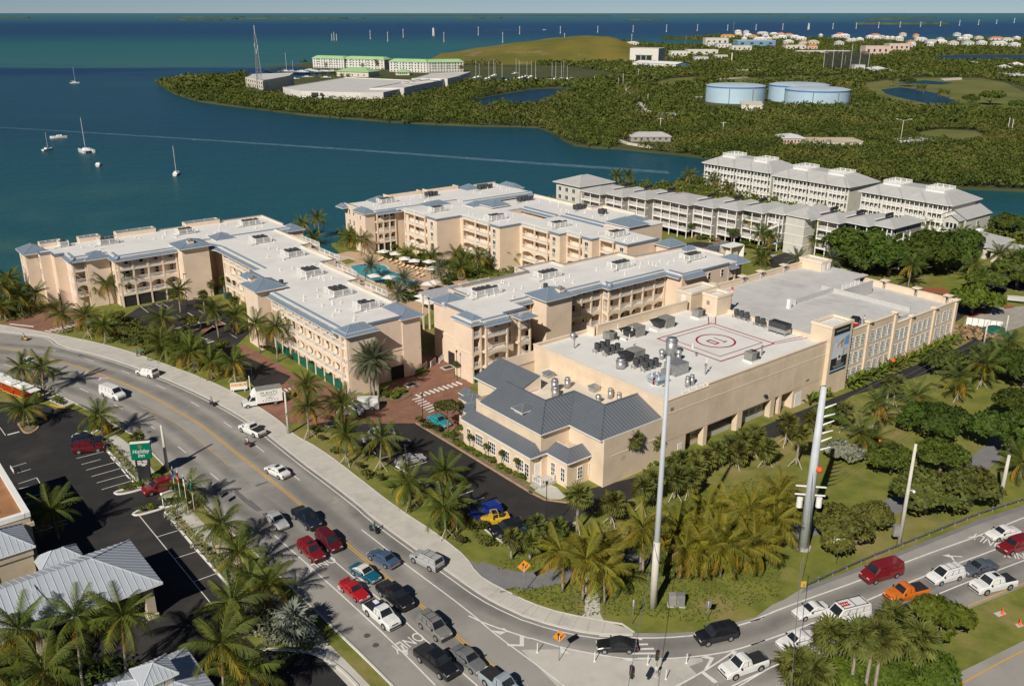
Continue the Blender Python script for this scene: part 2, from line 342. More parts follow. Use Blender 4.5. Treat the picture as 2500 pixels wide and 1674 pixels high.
M_hill=mat('hill_grass',(0.185,0.150,0.030),0.95,c2=(0.115,0.115,0.020),scale=0.012,patch=[((0.27,0.21,0.12),0.018,0.56,0.68),((0.10,0.11,0.02),0.03,0.58,0.75)])
hc=at('d',1262,148);hc=Vector((hc.x,hc.y+190,0));b=MB();nx,ny=56,28;vs=[];fs=[]
HW,HD,HH=176.0,190.0,31.0
for j in range(ny+1):
 for i in range(nx+1):
  x=-1+2*i/nx;y=-1+2*j/ny
  prof=max(0.0,1-abs(x-0.36)/(1.36 if x<0.36 else 0.64));prof=prof**0.75 if x<0.36 else min(1,prof*1.35)**0.9
  pf=max(0.0,1-abs(y))**0.8;zz=HH*min(1,prof*1.08)*min(1.0,pf*1.25)+0.9*math.sin(x*19+y*5)*prof*pf
  vs.append((hc.x+x*HW,hc.y+y*HD,max(0.0,zz)+(0.02 if zz>0 else -0.3)))
for j in range(ny):
 for i in range(nx):a=j*(nx+1)+i;fs.append((a,a+1,a+nx+2,a+nx+1))
b.add(vs,fs);struct('hill',b,M_hill,None,True)
# roads
cl=ats('r1',[(-900,60),(-400,140),(0,240),(250,318),(450,402),(600,472),(760,560),(1000,690),(1110,752),(1240,880),(1400,1045),(1520,1165),(1640,1285)])+ats('r5',[(1760,40),(1900,172),(2100,335)])+ats('r6',[(250,650),(400,800),(560,950),(770,1150),(960,1330),(1220,1590),(1500,1860)])
cr=ats('w',[(-900,1000),(-300,1055),(0,1083),(200,1107),(350,1122)])+ats('r1',[(500,20),(760,78),(1000,150),(1330,268),(1700,436),(1990,594),(2200,742)])+ats('r2',[(180,800),(480,1040),(700,1200),(960,1400)])+ats('r6',[(1000,180),(1200,330),(1400,474),(1560,585),(1740,710),(1860,800),(2060,916),(2316,1025)])+ats('r7',[(200,975),(450,1062),(700,1122),(850,1146),(1140,1152)])
ur=ats('r7',[(1150,1140),(1400,1140),(1640,1128),(1950,1062)])+ats('r8',[(0,1088),(140,1052),(260,962),(350,922),(500,830),(700,760),(1000,650),(1400,490),(1800,330),(2135,222),(2800,10),(3600,-200)])
rd=cl+ats('f',[(1200,1900),(2900,1900),(3600,1200)])+ur[::-1]+cr[::-1]
b=MB();b.sheet(rd,0.004);road=struct('road',b,M_road)
med=ats('r8',[(300,1600),(420,1537),(650,1442),(900,1325),(1180,1200),(1640,1030),(2135,830),(2700,610),(2700,960),(2135,1228),(1850,1370),(1600,1490),(1420,1580),(1300,1750),(350,1750)])
b=MB();b.prism(med,0.0,0.10);struct('grass_median',b,M_grass)
def resample(pts,step=None,n=None):
 pts=[Vector((p[0],p[1],0))for p in pts];L=[0]
 for i in range(len(pts)-1):L.append(L[-1]+(pts[i+1]-pts[i]).length)
 n=n or max(1,int(L[-1]/step));out=[]
 for k in range(n+1):
  d=L[-1]*k/n;i=0
  while i<len(L)-2 and L[i+1]<d:i+=1
  t=(d-L[i])/max(1e-6,L[i+1]-L[i]);out.append(pts[i].lerp(pts[i+1],t))
 return out
def smooth(pts,it=2):
 pts=[Vector((p[0],p[1],0))for p in pts]
 for _ in range(it):
  q=[pts[0]]
  for i in range(len(pts)-1):q+=[pts[i].lerp(pts[i+1],.25),pts[i].lerp(pts[i+1],.75)]
  pts=q+[pts[-1]]
 return pts
def offset(pts,d):
 out=[]
 for i,p in enumerate(pts):
  t=(pts[min(i+1,len(pts)-1)]-pts[max(i-1,0)]);t.z=0
  if t.length<1e-6:t=Vector((1,0,0))
  t.normalize();out.append(p+Vector((-t.y,t.x,0))*d)
 return out
def strip(mb,L,Rr,z):
 n=len(L);mb.add([(p.x,p.y,z)for p in L]+[(p.x,p.y,z)for p in Rr],[(n+i,n+i+1,i+1,i)for i in range(n-1)]);return mb
def line(pts,w,z=0.012,sm=1,mb=None):
 p=resample(smooth(pts,sm),step=2.0);mb=mb or MB();return strip(mb,offset(p,w/2),offset(p,-w/2),z)
def dashes(pts,w,on,off,z=0.012,start=0.0):
 p=resample(smooth(pts,1),step=0.5);mb=MB();k=int(start/0.5);a,c=int(on/0.5),int(off/0.5)
 while k+a<len(p):
  seg=p[k:k+a+1];strip(mb,offset(seg,w/2),offset(seg,-w/2),z);k+=a+c
 return mb
MZ=[0]
def mark(mb,m=None,name='lane_line'):
 MZ[0]+=1;o=struct(name,mb,m or M_paint,road);o.location.z+=0.006+0.0004*(MZ[0]%12);return o
def wearmat(name='road_wear',amt=1.0,dark=(0.105,0.102,0.098)):
 base=M_road.copy();base.name=name;MATS[name]=base;n,l=base.node_tree.nodes,base.node_tree.links;bs=n['Principled BSDF'];src=bs.inputs['Base Color'].links[0].from_socket
 at_=n.new('ShaderNodeAttribute');at_.attribute_name='wear';t=n.new('ShaderNodeTexNoise');t.inputs['Scale'].default_value=0.35;t.inputs['Detail'].default_value=6
 g=n.new('ShaderNodeNewGeometry');l.new(g.outputs['Position'],t.inputs['Vector']);mu=n.new('ShaderNodeMath');mu.operation='MULTIPLY';mr=n.new('ShaderNodeMapRange');mr.inputs[1].default_value=0.25;mr.inputs[2].default_value=0.75;mr.inputs[3].default_value=0.30*amt;mr.inputs[4].default_value=0.72*amt
 l.new(t.outputs['Fac'],mr.inputs[0]);l.new(mr.outputs[0],mu.inputs[0]);l.new(at_.outputs['Fac'],mu.inputs[1])
 mx=n.new('ShaderNodeMix');mx.data_type='RGBA';l.new(mu.outputs[0],mx.inputs[0]);l.new(src,mx.inputs[6]);mx.inputs[7].default_value=(*dark,1);l.new(mx.outputs[2],bs.inputs['Base Color']);return base
M_wear=wearmat()
WZ=[0]
def wear(pts,w,z=None,ends=(0.0,0.0),strength=1.0):
 WZ[0]+=1;z=0.006+0.0011*WZ[0]
 p=resample(smooth(pts,2),step=2.5);prof=[0,0.75,1.0,0.75,0];offs=[-w/2,-w/4,0,w/4,w/2]
 rows=[offset(p,o)for o in offs];n=len(p);vs=[(q.x,q.y,z)for r in rows for q in r];fs=[]
 for r in range(4):
  for i in range(n-1):fs.append((r*n+i,r*n+i+1,(r+1)*n+i+1,(r+1)*n+i))
 me=bpy.data.meshes.new('wheel_track');me.from_pydata(vs,[],fs);me.materials.append(M_wear);a=me.attributes.new('wear','FLOAT','POINT')
 a.data.foreach_set('value',[prof[r]*strength*min(1,(ends[0]+i/4.0),(ends[1]+(n-1-i)/4.0))for r in range(5)for i in range(n)]);me.update();ob('wheel_track',me,road)
 # pavements (each slab its own piece)
outer=ats('w',[(-900,960),(-300,1000),(0,1042),(130,1065),(345,1100)])+ats('r1',[(830,0),(1100,78),(1250,132),(1650,278),(1980,432)])+ats('r2',[(290,705),(360,795),(620,935),(940,1180),(1225,1405)])+ats('r6',[(1550,350),(1795,548),(1862,676),(2060,790),(2316,905)])+ats('r7',[(80,792),(300,900),(500,970),(715,1016),(905,1052),(1070,1068),(1152,1142)])
walk=tag(ob('pavement',None),kind='structure')
NS=120;inn=resample(smooth(cr,1),n=NS);oo=resample(smooth(outer,1),n=600)
def nearest(p,q):return min(q,key=lambda r:(r-p).length_squared)
out2=[nearest(p,oo)for p in inn]
for i in range(NS):
 a,c=inn[i],inn[i+1];d,e=out2[i],out2[i+1];g=0.012
 if(d-a).length<0.4 and(e-c).length<0.4:continue
 mid=(a+c+d+e)/4
 sh=lambda p,q:p+(q-p).normalized()*g if(q-p).length>0.05 else p
 q4=[sh(a,c),sh(c,a),sh(e,d),sh(d,e)]
 mb=MB((mid.x,mid.y));z=0.12+random.uniform(-0.006,0.006)
 if(d-e).length<0.05:mb.prism([(p.x,p.y)for p in(q4[0],q4[1],e)],0.0,z)
 else:mb.prism([(p.x,p.y)for p in q4],0.0,z)
 ob('slab',mb.mesh('slab',M_walk),walk,(mid.x,mid.y,0))
def kerbstrip(pts,w=0.18,z=0.13,m=None,name='kerb',closed=False,parent=None):
 p=[Vector((q[0],q[1],0))for q in pts]
 if closed:p=p+[p[0]]
 L,Rr=offset(p,w/2),offset(p,-w/2);n=len(p);mb=MB()
 vs=[(q.x,q.y,zz)for zz in(0.0,z)for q in L]+[(q.x,q.y,zz)for zz in(0.0,z)for q in Rr];fs=[]
 for i in range(n-1):
  fs+=[(n+i,3*n+i,3*n+i+1,n+i+1),(i,n+i,n+i+1,i+1),(2*n+i,2*n+i+1,3*n+i+1,3*n+i)]
 mb.add(vs,fs);return struct(name,mb,m or M_kerb,parent)
kerbstrip(offset(resample(smooth(cr,1),step=2),-0.12),0.2,0.10)
kerbstrip(offset(resample(smooth(outer,1),step=2),0.08),0.14,0.15)
cls=resample(smooth(cl,1),step=1.5)
kerbstrip(offset(cls,-0.1),0.2,0.13)
low=[p for p in cls if p.y<at('r1',1030,700).y]
b=MB();strip(b,offset(low,-1.9),offset(low,-3.7),0.02);struct('footpath',b,M_walk)
up=[p for p in cls if p.y>at('r1',640,490).y]
b=MB();strip(b,offset(up,-0.3),offset(up,-2.4),0.02);struct('footpath',b,M_walk)
b=MB();strip(b,offset(up,-2.4),offset(up,-3.6),0.024);struct('grass_strip',b,M_grass)
b=MB();b.sheet(ats('r7',[(240,1275),(600,1268),(1100,1362),(1700,1340),(1735,1440),(1500,1580),(560,1600)]),0.008);struct('traffic_island',b,M_walk,road)
b=MB();b.sheet(ats('r8',[(470,880),(700,790),(1000,680),(1400,520),(1800,362),(2135,252),(2500,130),(2500,90),(2135,222),(1800,330),(1400,490),(1000,650),(700,760),(500,832)]),0.008);struct('road_shoulder',b,M_path,road)
# wheel wear
wear(ats('r1',[(-500,40),(0,60),(420,100),(800,200),(1200,350),(1550,520),(1850,740),(2150,970),(2342,1110)])+ats('r6',[(620,150),(900,380),(1200,640),(1500,900)]),3.0)
wear(ats('r1',[(-500,-30),(0,0),(480,40),(900,150),(1400,320),(1800,540),(2120,760)])+ats('r2',[(330,960),(600,1150),(850,1330)])+ats('r6',[(900,180),(1200,420),(1700,800),(2000,960),(2316,1080)])+ats('r7',[(300,1090),(700,1200),(1100,1230),(1500,1230),(1900,1180),(2316,1060)])+ats('r8',[(300,1080),(800,900),(1300,710),(1800,500),(2300,320)]),2.8)
wear(ats('r1',[(-500,160),(0,215),(400,310),(850,470),(1200,680),(1500,930),(1750,1150),(2000,1400)])+ats('r6',[(330,330),(600,580),(900,850)]),2.8)
wear(ats('r1',[(-500,100),(0,130),(500,230),(900,400),(1300,590),(1700,900),(2100,1250)]),2.6)
for s_ in(1.0,1.0):
 wear(ats('r1',[(2060,1180),(2342,1400)])+ats('r6',[(250,250),(520,470),(850,760),(1150,1010),(1480,1310),(1800,1620)]),3.4,None,(0,1),1.0);break
wear(ats('r1',[(2160,1140),(2342,1270)])+ats('r6',[(500,210),(800,470),(1100,740),(1400,990),(1700,1240),(2100,1580)]),3.2)
wear(ats('r8',[(-300,1480),(100,1340),(700,1120),(1300,860),(1800,660),(2400,430)]),2.8)
wear(ats('r8',[(-300,1680),(200,1480),(800,1200),(1300,990),(1900,750),(2400,560)]),2.6)
b=MB();b.sheet(ats('r1',[(1880,1215),(2180,1118),(2342,1210),(2342,1300),(2240,1330),(2010,1390)]),0.007);struct('asphalt_patch',b,mat('dark_patch_asphalt',(0.15,0.148,0.145),0.9,0.1,0.5),road)
b=MB();b.sheet(ats('r1',[(1435,640),(1490,632),(1505,690),(1440,712)]),0.0075);struct('asphalt_patch',b,mat('pale_patch',(0.30,0.31,0.32),0.9,0.05,0.5),road)
# painted lines
crs=resample(smooth(cr,1),step=2.0)
b=MB();e1=offset(crs,-0.75);e2=offset(crs,-0.92);strip(b,e1,e2,0.013);mark(b)
yc=ats('r1',[(-600,-60),(0,22),(280,86),(600,170),(900,272),(1200,402),(1590,628),(1650,662),(2035,972),(2342,1210)])+ats('r6',[(790,402),(1150,702),(1480,972),(1760,1215),(2020,1432),(2200,1590)])
mb=MB()
for o_ in(0.16,-0.16):
 p=offset(resample(smooth(yc,1),step=2.0),o_)
 mids=[i for i in range(len(p)-1)]
 strip(mb,offset(p,0.07),offset(p,-0.07),0.013)
mark(mb,M_yel)
mark(dashes(ats('r1',[(380,35),(755,133),(1055,235),(1330,355),(1615,495),(1870,660),(2120,850)])+ats('r6',[(610,45),(690,110)]),0.15,3,9,start=0))
mark(dashes(ats('r1',[(30,165),(420,272),(730,390),(1010,530),(1270,690),(1500,870),(1800,1120)]),0.15,3,9))
mark(line(ats('r6',[(935,305),(1110,440),(1250,555),(1800,960),(2000,1140),(2316,1370)])+ats('r7',[(330,1370),(590,1570),(760,1700)]),0.17))
mark(line(ats('r6',[(230,350),(560,640),(960,1002),(1250,1275),(1530,1560)]),0.17))
mark(line(ats('r6',[(670,520),(1000,800),(1250,1010),(1430,1180),(1900,1590)]),0.17))
mark(line(ats('r6',[(0,400),(120,540),(420,820),(700,1100),(1000,1390),(1180,1568)]),0.12))
mark(line(ats('r1',[(1150,512),(1400,612),(1600,760),(1880,1000)]),0.1),M_yel)
mark(line(ats('r6',[(1800,1000),(1900,1052),(2316,1192)])+ats('r7',[(230,1152),(560,1258),(830,1308),(1100,1352),(1450,1346),(1700,1326),(1960,1282),(2316,1165)])+ats('r8',[(0,1290),(180,1240),(640,1070),(960,932),(1420,737),(1980,530),(2135,462),(2700,240)]),0.2))
mark(line(ats('r7',[(870,1162),(1250,1185),(1640,1165),(1970,1090),(2316,975)])+ats('r8',[(0,1125),(400,962),(920,780),(1300,626),(1880,420),(2135,312),(2700,110)]),0.2))
mark(line(ats('r8',[(-300,1690),(0,1550),(330,1390),(620,1270),(970,1110),(1430,910),(1720,790),(2135,632),(2700,420)]),0.17))
mark(line(ats('r7',[(1480,1575),(1735,1440),(1960,1285)]),0.2));mark(line(ats('r7',[(2000,1568),(2316,1380)])+ats('r8',[(300,1400)]),0.15))
mark(line(ats('r8',[(330,1590),(640,1448),(1180,1212),(1640,1003),(2135,802),(2700,580)]),0.15),M_yel)
mark(line(ats('r8',[(1600,1590),(1900,1420),(2135,1300),(2600,1100)]),0.15,0.016),M_yel)
def bars(r,lst,z=0.014,m=None,name='crosswalk_bar',parent=None):
 for q in lst:b=MB();b.sheet(ats(r,q),z);struct(name,b,m or M_paint,parent or road)
bars('r7',[[(1182,1184),(1216,1183),(1218,1195),(1182,1196)],[(1190,1225),(1263,1223),(1266,1237),(1190,1238)],[(1180,1262),(1312,1258),(1314,1273),(1176,1276)],[(1128,1298),(1358,1296),(1362,1310),(1124,1312)],[(1180,1338),(1300,1336),(1302,1350),(1178,1352)]])
bars('r7',[[(0,1118),(70,1155),(118,1130),(82,1102),(100,1098),(140,1132),(80,1176),(0,1135)][:6],[(128,1228),(228,1232),(228,1158),(262,1160),(262,1246),(130,1244)]],name='chevron')
bars('r7',[[(552,1244),(632,1308),(560,1300)],[(1010,1332),(1150,1352),(1150,1366),(1090,1362)],[(1735,1322),(1800,1340),(1740,1440),(1716,1436),(1762,1350),(1690,1335)],[(1940,1280),(1985,1290),(1960,1316),(1930,1300)]],name='chevron')
bars('r7',[[(1692,1460),(1722,1452),(1860,1556),(1826,1568)]],name='stop_line')
def arrow(r,p,q,turn=0,s=1.0,z=0.014):
 a,c=at(r,*p),at(r,*q);d=(c-a);L=d.length;d.normalize();nrm=Vector((-d.y,d.x,0));b=MB()
 P=lambda x,y:tuple((a+d*x+nrm*y))[:2]
 b.sheet([P(0,-.1),P(L-1.0,-.1),P(L-1.0,.1),P(0,.1)],z);b.sheet([P(L-1.0,-.38),P(L,0),P(L-1.0,.38)],z)
 if turn:b.sheet([P(L*.5,.1*turn),P(L*.5,1.0*turn),P(L*.5+.25,1.0*turn),P(L*.5+.25,.1*turn)][::turn],z)
 struct('lane_arrow',b,M_paint,road)
arrow('r1',(640,235),(735,238),1);arrow('r1',(885,278),(780,276),1);arrow('r6',(980,720),(905,688));arrow('r6',(740,760),(800,800));arrow('r8',(1675,605),(1525,595),1);arrow('r6',(1255,1235),(1310,1320));arrow('r7',(800,1530),(830,1560))if False else None
def roadtext(body,r,p,q,size,sx=1.0):
 a,c=at(r,*p),at(r,*q);d=c-a;o=ob('lane_lettering',text_mesh(body,size,M_paint,0.002),road,(a+d/2)+Vector((0,0,0.014)),math.atan2(d.y,d.x)+math.pi,(sx,1.0,1));return o
roadtext('ONLY','r6',(545,610),(665,555),2.4,0.62);roadtext('ONLY','r8',(1800,462),(1930,510),2.6,0.62);roadtext('ONLY','r8',(2060,590),(2135,600),2.4,0.62);roadtext('ONLY','r6',(1260,1240),(1350,1190),2.4,.62)
for r_,p_ in[('r1',(1220,716)),('r1',(1945,478)),('r1',(655,92)),('r6',(980,1160)),('r6',(1050,1237)),('r6',(570,905))]:
 q=at(r_,*p_);b=MB();b.cyl(0,0,0.0,0.016,0.38,12);ob('manhole_cover',cached('manhole',lambda:b.mesh('manhole_cover',mat('iron',(0.09,0.085,0.08),0.7))),road,q)
 # car parks, brick drives, paths
LZ=[0]
def lot(name,pts,z,m):
 LZ[0]+=1;b=MB();b.sheet(pts,z+0.0007*LZ[0]);return struct(name,b,m)
hl=ats('r1',[(-700,560),(0,470),(410,492),(560,522),(640,545),(752,606),(800,668),(745,730),(1140,1140),(1230,1165),(1300,1120),(1420,1085),(1440,1100),(1530,1180),(1600,1262),(1560,1290),(1340,1335)])+ats('r5',[(1348,0),(1600,300),(1900,635),(2180,938),(1950,1030),(1900,1300),(1700,1568)])+ats('r5',[(1500,1800),(-900,1900)])
lot_h=lot('parking_lot',hl,0.006,M_lot)
lot('hotel_drive',ats('r6',[(0,1170),(100,1272),(330,1270),(560,1300),(760,1420),(900,1560),(960,1640),(0,1640),(-300,1500),(-100,1300)]),0.006,M_lot)
kerbstrip(resample(smooth(ats('r6',[(60,1275),(330,1275),(560,1302),(760,1420),(905,1570)]),2),step=1),0.3,0.15)
cl_=ats('r2',[(860,715),(1390,712),(1850,990),(2342,1290)])+ats('r7',[(300,0),(430,66),(600,88),(690,76),(740,20),(900,-60),(1000,60),(860,120),(720,180),(690,245),(430,358),(155,460),(0,346)])+ats('r6',[(1962,330),(1800,200),(1500,-30)])+ats('r2',[(1620,1330),(1350,1150),(1100,1005),(860,850),(700,735)])
lot_c=lot('parking_lot',cl_,0.006,M_lot)
lot('service_drive',uvs([(-15,1.2),(-4,-1.2),(30,-1.6),(48,-2.2),(66,-2.6),(86,-3.2),(97,-2.5),(97,-6.5),(90,-8.6),(80,-8.2),(62,-5.8),(47,-3.6),(34,-5.5),(-4,-5.5),(-19,-4.2)]),0.008,M_lot)
lot_a=lot('parking_lot',ats('w',[(760,1040),(940,925),(1060,888),(1200,866),(1440,866),(1500,930),(1660,1012),(1705,1085),(1610,1180)])+ats('r1',[(1890,58),(2342,235)])+ats('r2',[(0,168),(372,330),(312,392),(90,432),(0,345)])+ats('r1',[(2100,362),(1900,180),(1600,30)])+ats('w',[(1500,1270),(1340,1140),(1000,1062),(870,1015)]),0.006,M_lot)
lot('brick_drive',ats('r2',[(60,585),(285,702),(660,742),(880,716),(1392,712),(1440,740),(1640,770),(1760,760),(1760,600),(1850,400),(1800,350),(1720,330),(1640,180),(1420,130),(1300,300),(1100,480),(860,500),(660,385),(420,320),(0,118),(0,170),(370,330),(312,392),(240,440)]),0.010,M_brick)
lot('brick_drive',ats('w',[(-60,1040),(60,1010),(130,962),(260,975),(330,930),(400,905),(480,898),(570,930),(690,1000),(370,1088),(345,1098),(120,1062)]),0.010,M_brick)
lot('brick_walk',ats('r1',[(1910,40),(1990,0),(2342,200),(2342,235)]),0.010,M_brick)
lot('kerb_walk',ats('w',[(1340,1130),(1500,1020),(1560,1035),(1380,1060)]),0.012,M_brick)
bars('r2',[[(1380+i*37,482-i*11.5),(1392+i*37,474-i*11.5),(1440+i*37,494-i*11.5),(1428+i*37,503-i*11.5)]for i in range(10)],0.018)
bars('r2',[[(1362+i*22,516+i*17),(1358+i*22,524+i*17),(1432+i*24,520+i*15-14),(1430+i*24,510+i*15-14)]for i in range(7)],0.018)
bars('A',[[(500+i*58,1440-i*13.5),(525+i*58,1433-i*13.5),(600+i*58,1446-i*13.5),(575+i*58,1454-i*13.5)]for i in range(10)],0.018)
bars('A',[[(2080+i*40,1490+i*12),(2160+i*40,1468+i*12),(2180+i*40,1474+i*12),(2100+i*40,1498+i*12)]for i in range(8)],0.018)
bars('A',[[(690+i*42,1150+i*11),(770+i*42,1142+i*11),(790+i*42,1150+i*11),(710+i*42,1160+i*11)]for i in range(4)],0.018)
bars('r2',[[(272+i*36,440-i*6),(285+i*36,434-i*6),(312+i*36,452-i*6),(300+i*36,458-i*6)]for i in range(4)],0.018)
bars('A',[[(110,1355),(385,1385),(382,1397),(108,1366)]],0.018)
def stall(r,prs,w=0.12,z=0.012,m=None):
 for p,q in prs:mark(line(ats(r,[p,q]),w,z,0),m,'stall_line')
stall('r2',[((1095,1002),(1330,935)),((1245,1100),(1480,1025)),((1440,1232),(1605,1180)),((1535,1286),(1770,1206)),((1640,1340),(1857,1262)),((1720,1402),(1945,1320)),((880,800),(950,785))])
stall('r6',[((1690,130),(1925,45)),((2050,388),(2110,366))])
stall('r1',[((625,933),(845,876)),((665,982),(822,940)),((705,1028),(945,963)),((748,1080),(990,1012)),((790,1132),(1030,1066)),((832,1186),(1085,1113)),((0,680),(45,745)),((100,1002),(215,968)),((140,1052),(250,1020)),((150,1140),(300,1090)),((170,1180),(330,1140)),((300,1090),(330,1140))])
stall('r5',[((1140,30),(1740,765)),((1280,202),(1450,150)),((1430,377),(1612,318)),((1585,566),(1766,500))])
stall('h',[((480,632),(950,520)),((500,695),(970,570)),((500,632),(620,670)),((660,590),(760,625)),((340,215),(640,135)),((380,300),(560,250)),((270,75),(570,5))])
stall('A',[((1610,1165),(1695,1230)),((1780,1130),(1880,1195)),((1840,1112),(1935,1178)),((1780,1130),(1840,1112)),((1880,1195),(1935,1178)),((1810,1152),(1870,1134)),((2020,1255),(2105,1310)),((2145,1232),(2235,1288)),((2270,1205),(2340,1250)),((1650,1155),(1740,1140)),((1895,1108),(1980,1092))])
stall('B',[((165,1205),(235,1250)),((40,1230),(130,1285)),((255,1340),(350,1402)),((385,1312),(480,1372)),((520,1475),(600,1520)),((150,1358),(490,1286))])
for(r,p,q)in[('r2',(1225,1062),(1262,1086)),('r2',(1288,1098),(1332,1130)),('r2',(1400,1176),(1440,1200)),('r2',(1495,1238),(1540,1268)),('r2',(1570,1292),(1615,1324)),('r2',(1030,945),(1065,962))]+[('r1',p,q)for p,q in[((725,736),(790,786)),((875,876),(905,906)),((905,920),(935,952)),((950,966),(985,1002)),((995,1018),(1025,1055)),((1030,1066),(1065,1102)),((1080,1114),(1115,1150)),((62,742),(160,716))]]:
 a,c=at(r,*p),at(r,*q);d=c-a;b=MB();b.hexa([(-d.length/2,-.09,0),(d.length/2,-.09,0),(d.length/2,.09,0),(-d.length/2,.09,0)],[(-d.length/2+.06,-.05,.13),(d.length/2-.06,-.05,.13),(d.length/2-.06,.05,.13),(-d.length/2+.06,.05,.13)])
 o=ob('wheel_stop',b.mesh('wheel_stop',M_white),None,(a+c)/2,math.atan2(d.y,d.x));tag(o,'white concrete wheel stop at the head of a parking bay','wheel stop','wheel stops along the parking bays')
kerbstrip(ats('r2',[(1390,712),(1850,990),(2342,1290)])+ats('r7',[(300,0),(430,66),(600,88),(690,76)]),0.3,0.13,mat('brick_kerb',(0.42,0.27,0.18),0.9,0.15,2))
kerbstrip(ats('r7',[(690,245),(430,358),(155,460),(0,346)])+ats('r6',[(1962,330),(1800,200)]),0.2,0.15)
kerbstrip(ats('r1',[(800,668),(745,730),(1140,1140)]),0.25,0.14,M_white);kerbstrip(ats('r5',[(1348,0),(1600,300),(1900,635),(2180,938)]),0.28,0.14,M_white)
kerbstrip(ats('r1',[(1600,1262),(1560,1290),(1340,1335)]),0.3,0.14,M_white);kerbstrip(ats('r1',[(410,492),(470,512),(560,522)]),0.25,0.14,M_yel)
def bed(pts,m=None,kerb=None,z=0.03,name='planting_bed',kw=0.3,sm=2):
 p=[Vector((q[0],q[1],0))for q in pts];p=smooth(p+[p[0]],sm);b=MB();b.sheet([(q.x,q.y)for q in p[:-1]],z);struct(name,b,m or M_bed)
 if kerb:kerbstrip(p,kw,0.15,kerb)
bed(ats('r1',[(592,755),(640,728),(740,705),(820,690),(760,735),(620,762)]),M_bed,M_white)
bed(ats('r1',[(935,1215),(985,1192),(1180,1160),(1220,1165),(1100,1205),(965,1232)]),M_bed,M_white)
bed(ats('r1',[(1085,1388),(1150,1350),(1330,1325),(1345,1340),(1190,1385),(1110,1402)]),M_bed,M_white)
bed(ats('r1',[(150,650),(240,620),(325,655),(290,715),(200,735)]),M_bed,mat('brick_kerb',(0.42,0.27,0.18)))
bed(ats('r2',[(1000,500),(1100,470),(1250,430),(1360,455),(1335,500),(1200,545),(1060,545)]),M_bed,M_brick)
bed(ats('r2',[(1385,330),(1400,290),(1470,270),(1490,300),(1440,345)]),M_bed,M_brick)
bed(ats('r2',[(1700,350),(1690,310),(1720,270),(1790,300),(1830,350),(1780,372)]),M_bed,M_brick)
bed(ats('r2',[(1400,712),(1410,680),(1500,740),(1700,790),(1760,760),(1800,900),(2342,1230),(2342,1280),(1850,985)]),M_bed,None,0.03,'planting_bed',.3,0)
bed(ats('w',[(1340,1010),(1380,1060),(1290,1090),(1180,1110),(1120,1090),(1230,1060)]),M_bed,M_walk)
lot('concrete_pad',ats('r7',[(345,-5),(470,62),(560,62),(600,40),(520,-40),(430,-70)]),0.034,M_walk)
pc=ats('r6',[(1850,615)])+ats('r7',[(120,705),(330,722),(560,668),(900,560)])+ats('r8',[(330,455),(560,385),(840,330),(1100,250),(1250,195)])+ats('r4',[(1880,1380),(2050,1250),(2200,1100),(2330,980),(2600,800)])
lot_p=MB();pp=resample(smooth(pc,2),step=2);strip(lot_p,offset(pp,1.7),offset(pp,-1.7),0.014);struct('cycle_path',lot_p,M_path)
lot('footpath',ats('r7',[(760,700),(790,690),(875,860),(878,985),(915,1052),(700,1022),(752,985)]),0.018,M_walk)
lot('footpath',ats('r6',[(1795,548),(1830,560),(1990,650),(2316,668),(2316,790),(2060,788),(1862,672)]),0.018,M_path)
lot('pool_deck',ats('C',[(-80,570),(60,540),(240,560),(330,590),(470,590),(760,640),(860,700),(880,800),(700,860),(560,1000),(400,960),(300,800),(60,700),(-60,640)]),0.006,M_deck)
pl=smooth([Vector((*q,0))for q in ats('C',[(62,640),(170,622),(300,630),(330,652),(335,672),(420,692),(445,710),(515,745),(505,772),(450,776),(300,775),(200,735),(110,690)])]+[Vector((*ats('C',[(62,640)])[0],0))],1)
b=MB();b.sheet([(q.x,q.y)for q in pl[:-1]],0.03);struct('swimming_pool',b,M_poolw);kerbstrip(pl,0.5,0.06,M_kerb)
lot('courtyard_lawn',ats('C',[(0,605),(60,590),(110,610),(40,630)]),0.012,M_grass)
lot('beach',uvs([(6,156),(10,149),(15,146),(22,148),(24,140),(14,132),(7,140)]),0.006,M_sand)
lot('parking_lot',ats('e',[(-40,640),(60,650),(130,640),(270,660),(300,720),(200,740),(60,700)]),0.006,M_lot)
lot('parking_lot',ats('e',[(560,800),(640,740),(720,715),(800,745),(760,800),(640,820)]),0.006,M_lot)
bars('e',[[(600+i*8,745-i*9),(604+i*8,741-i*9),(735+i*2,756-i*4),(733+i*2,760-i*4)]for i in range(3)],0.014)
lot('parking_lot',ats('e',[(1250,880),(1600,960),(1860,1010),(2040,830),(2200,800),(2500,810),(2500,1010),(2230,960),(2160,1070),(1930,1150),(1860,1200),(1700,1000)]),0.006,M_lot)
lot('mulch_bed',ats('e',[(60,610),(130,620),(300,650),(420,680),(560,690),(700,715),(600,700),(420,665),(280,630),(120,600)]),0.010,M_mulch)
lot('mulch_bed',ats('e',[(1640,950),(1800,960),(1860,1000),(1780,1000),(1660,985)]),0.010,M_mulch);lot('mulch_bed',ats('e',[(1930,1150),(1990,1120),(2140,1090),(2120,1110),(1990,1160)]),0.012,M_mulch)
lot('mulch_bed',ats('e',[(2190,1080),(2260,1072),(2280,1090),(2210,1100)]),0.012,M_mulch)
lot('sand_yard',ats('e',[(1940,1170),(2150,1090),(2342,1080),(2500,1150),(2300,1230),(2080,1290),(1930,1250)]),0.010,mat('dusty_yard',(0.36,0.33,0.29),0.95,0.1,0.4))
fr=ats('p3',[(160,830),(130,880),(120,960),(150,1040),(210,1120)])+ats('n2',[(1960,660),(2010,740),(2060,800)])
fr2=ats('p3',[(250,810),(215,880),(215,950),(260,1030),(330,1110)])+ats('n2',[(2050,690),(2090,740),(2160,800)])
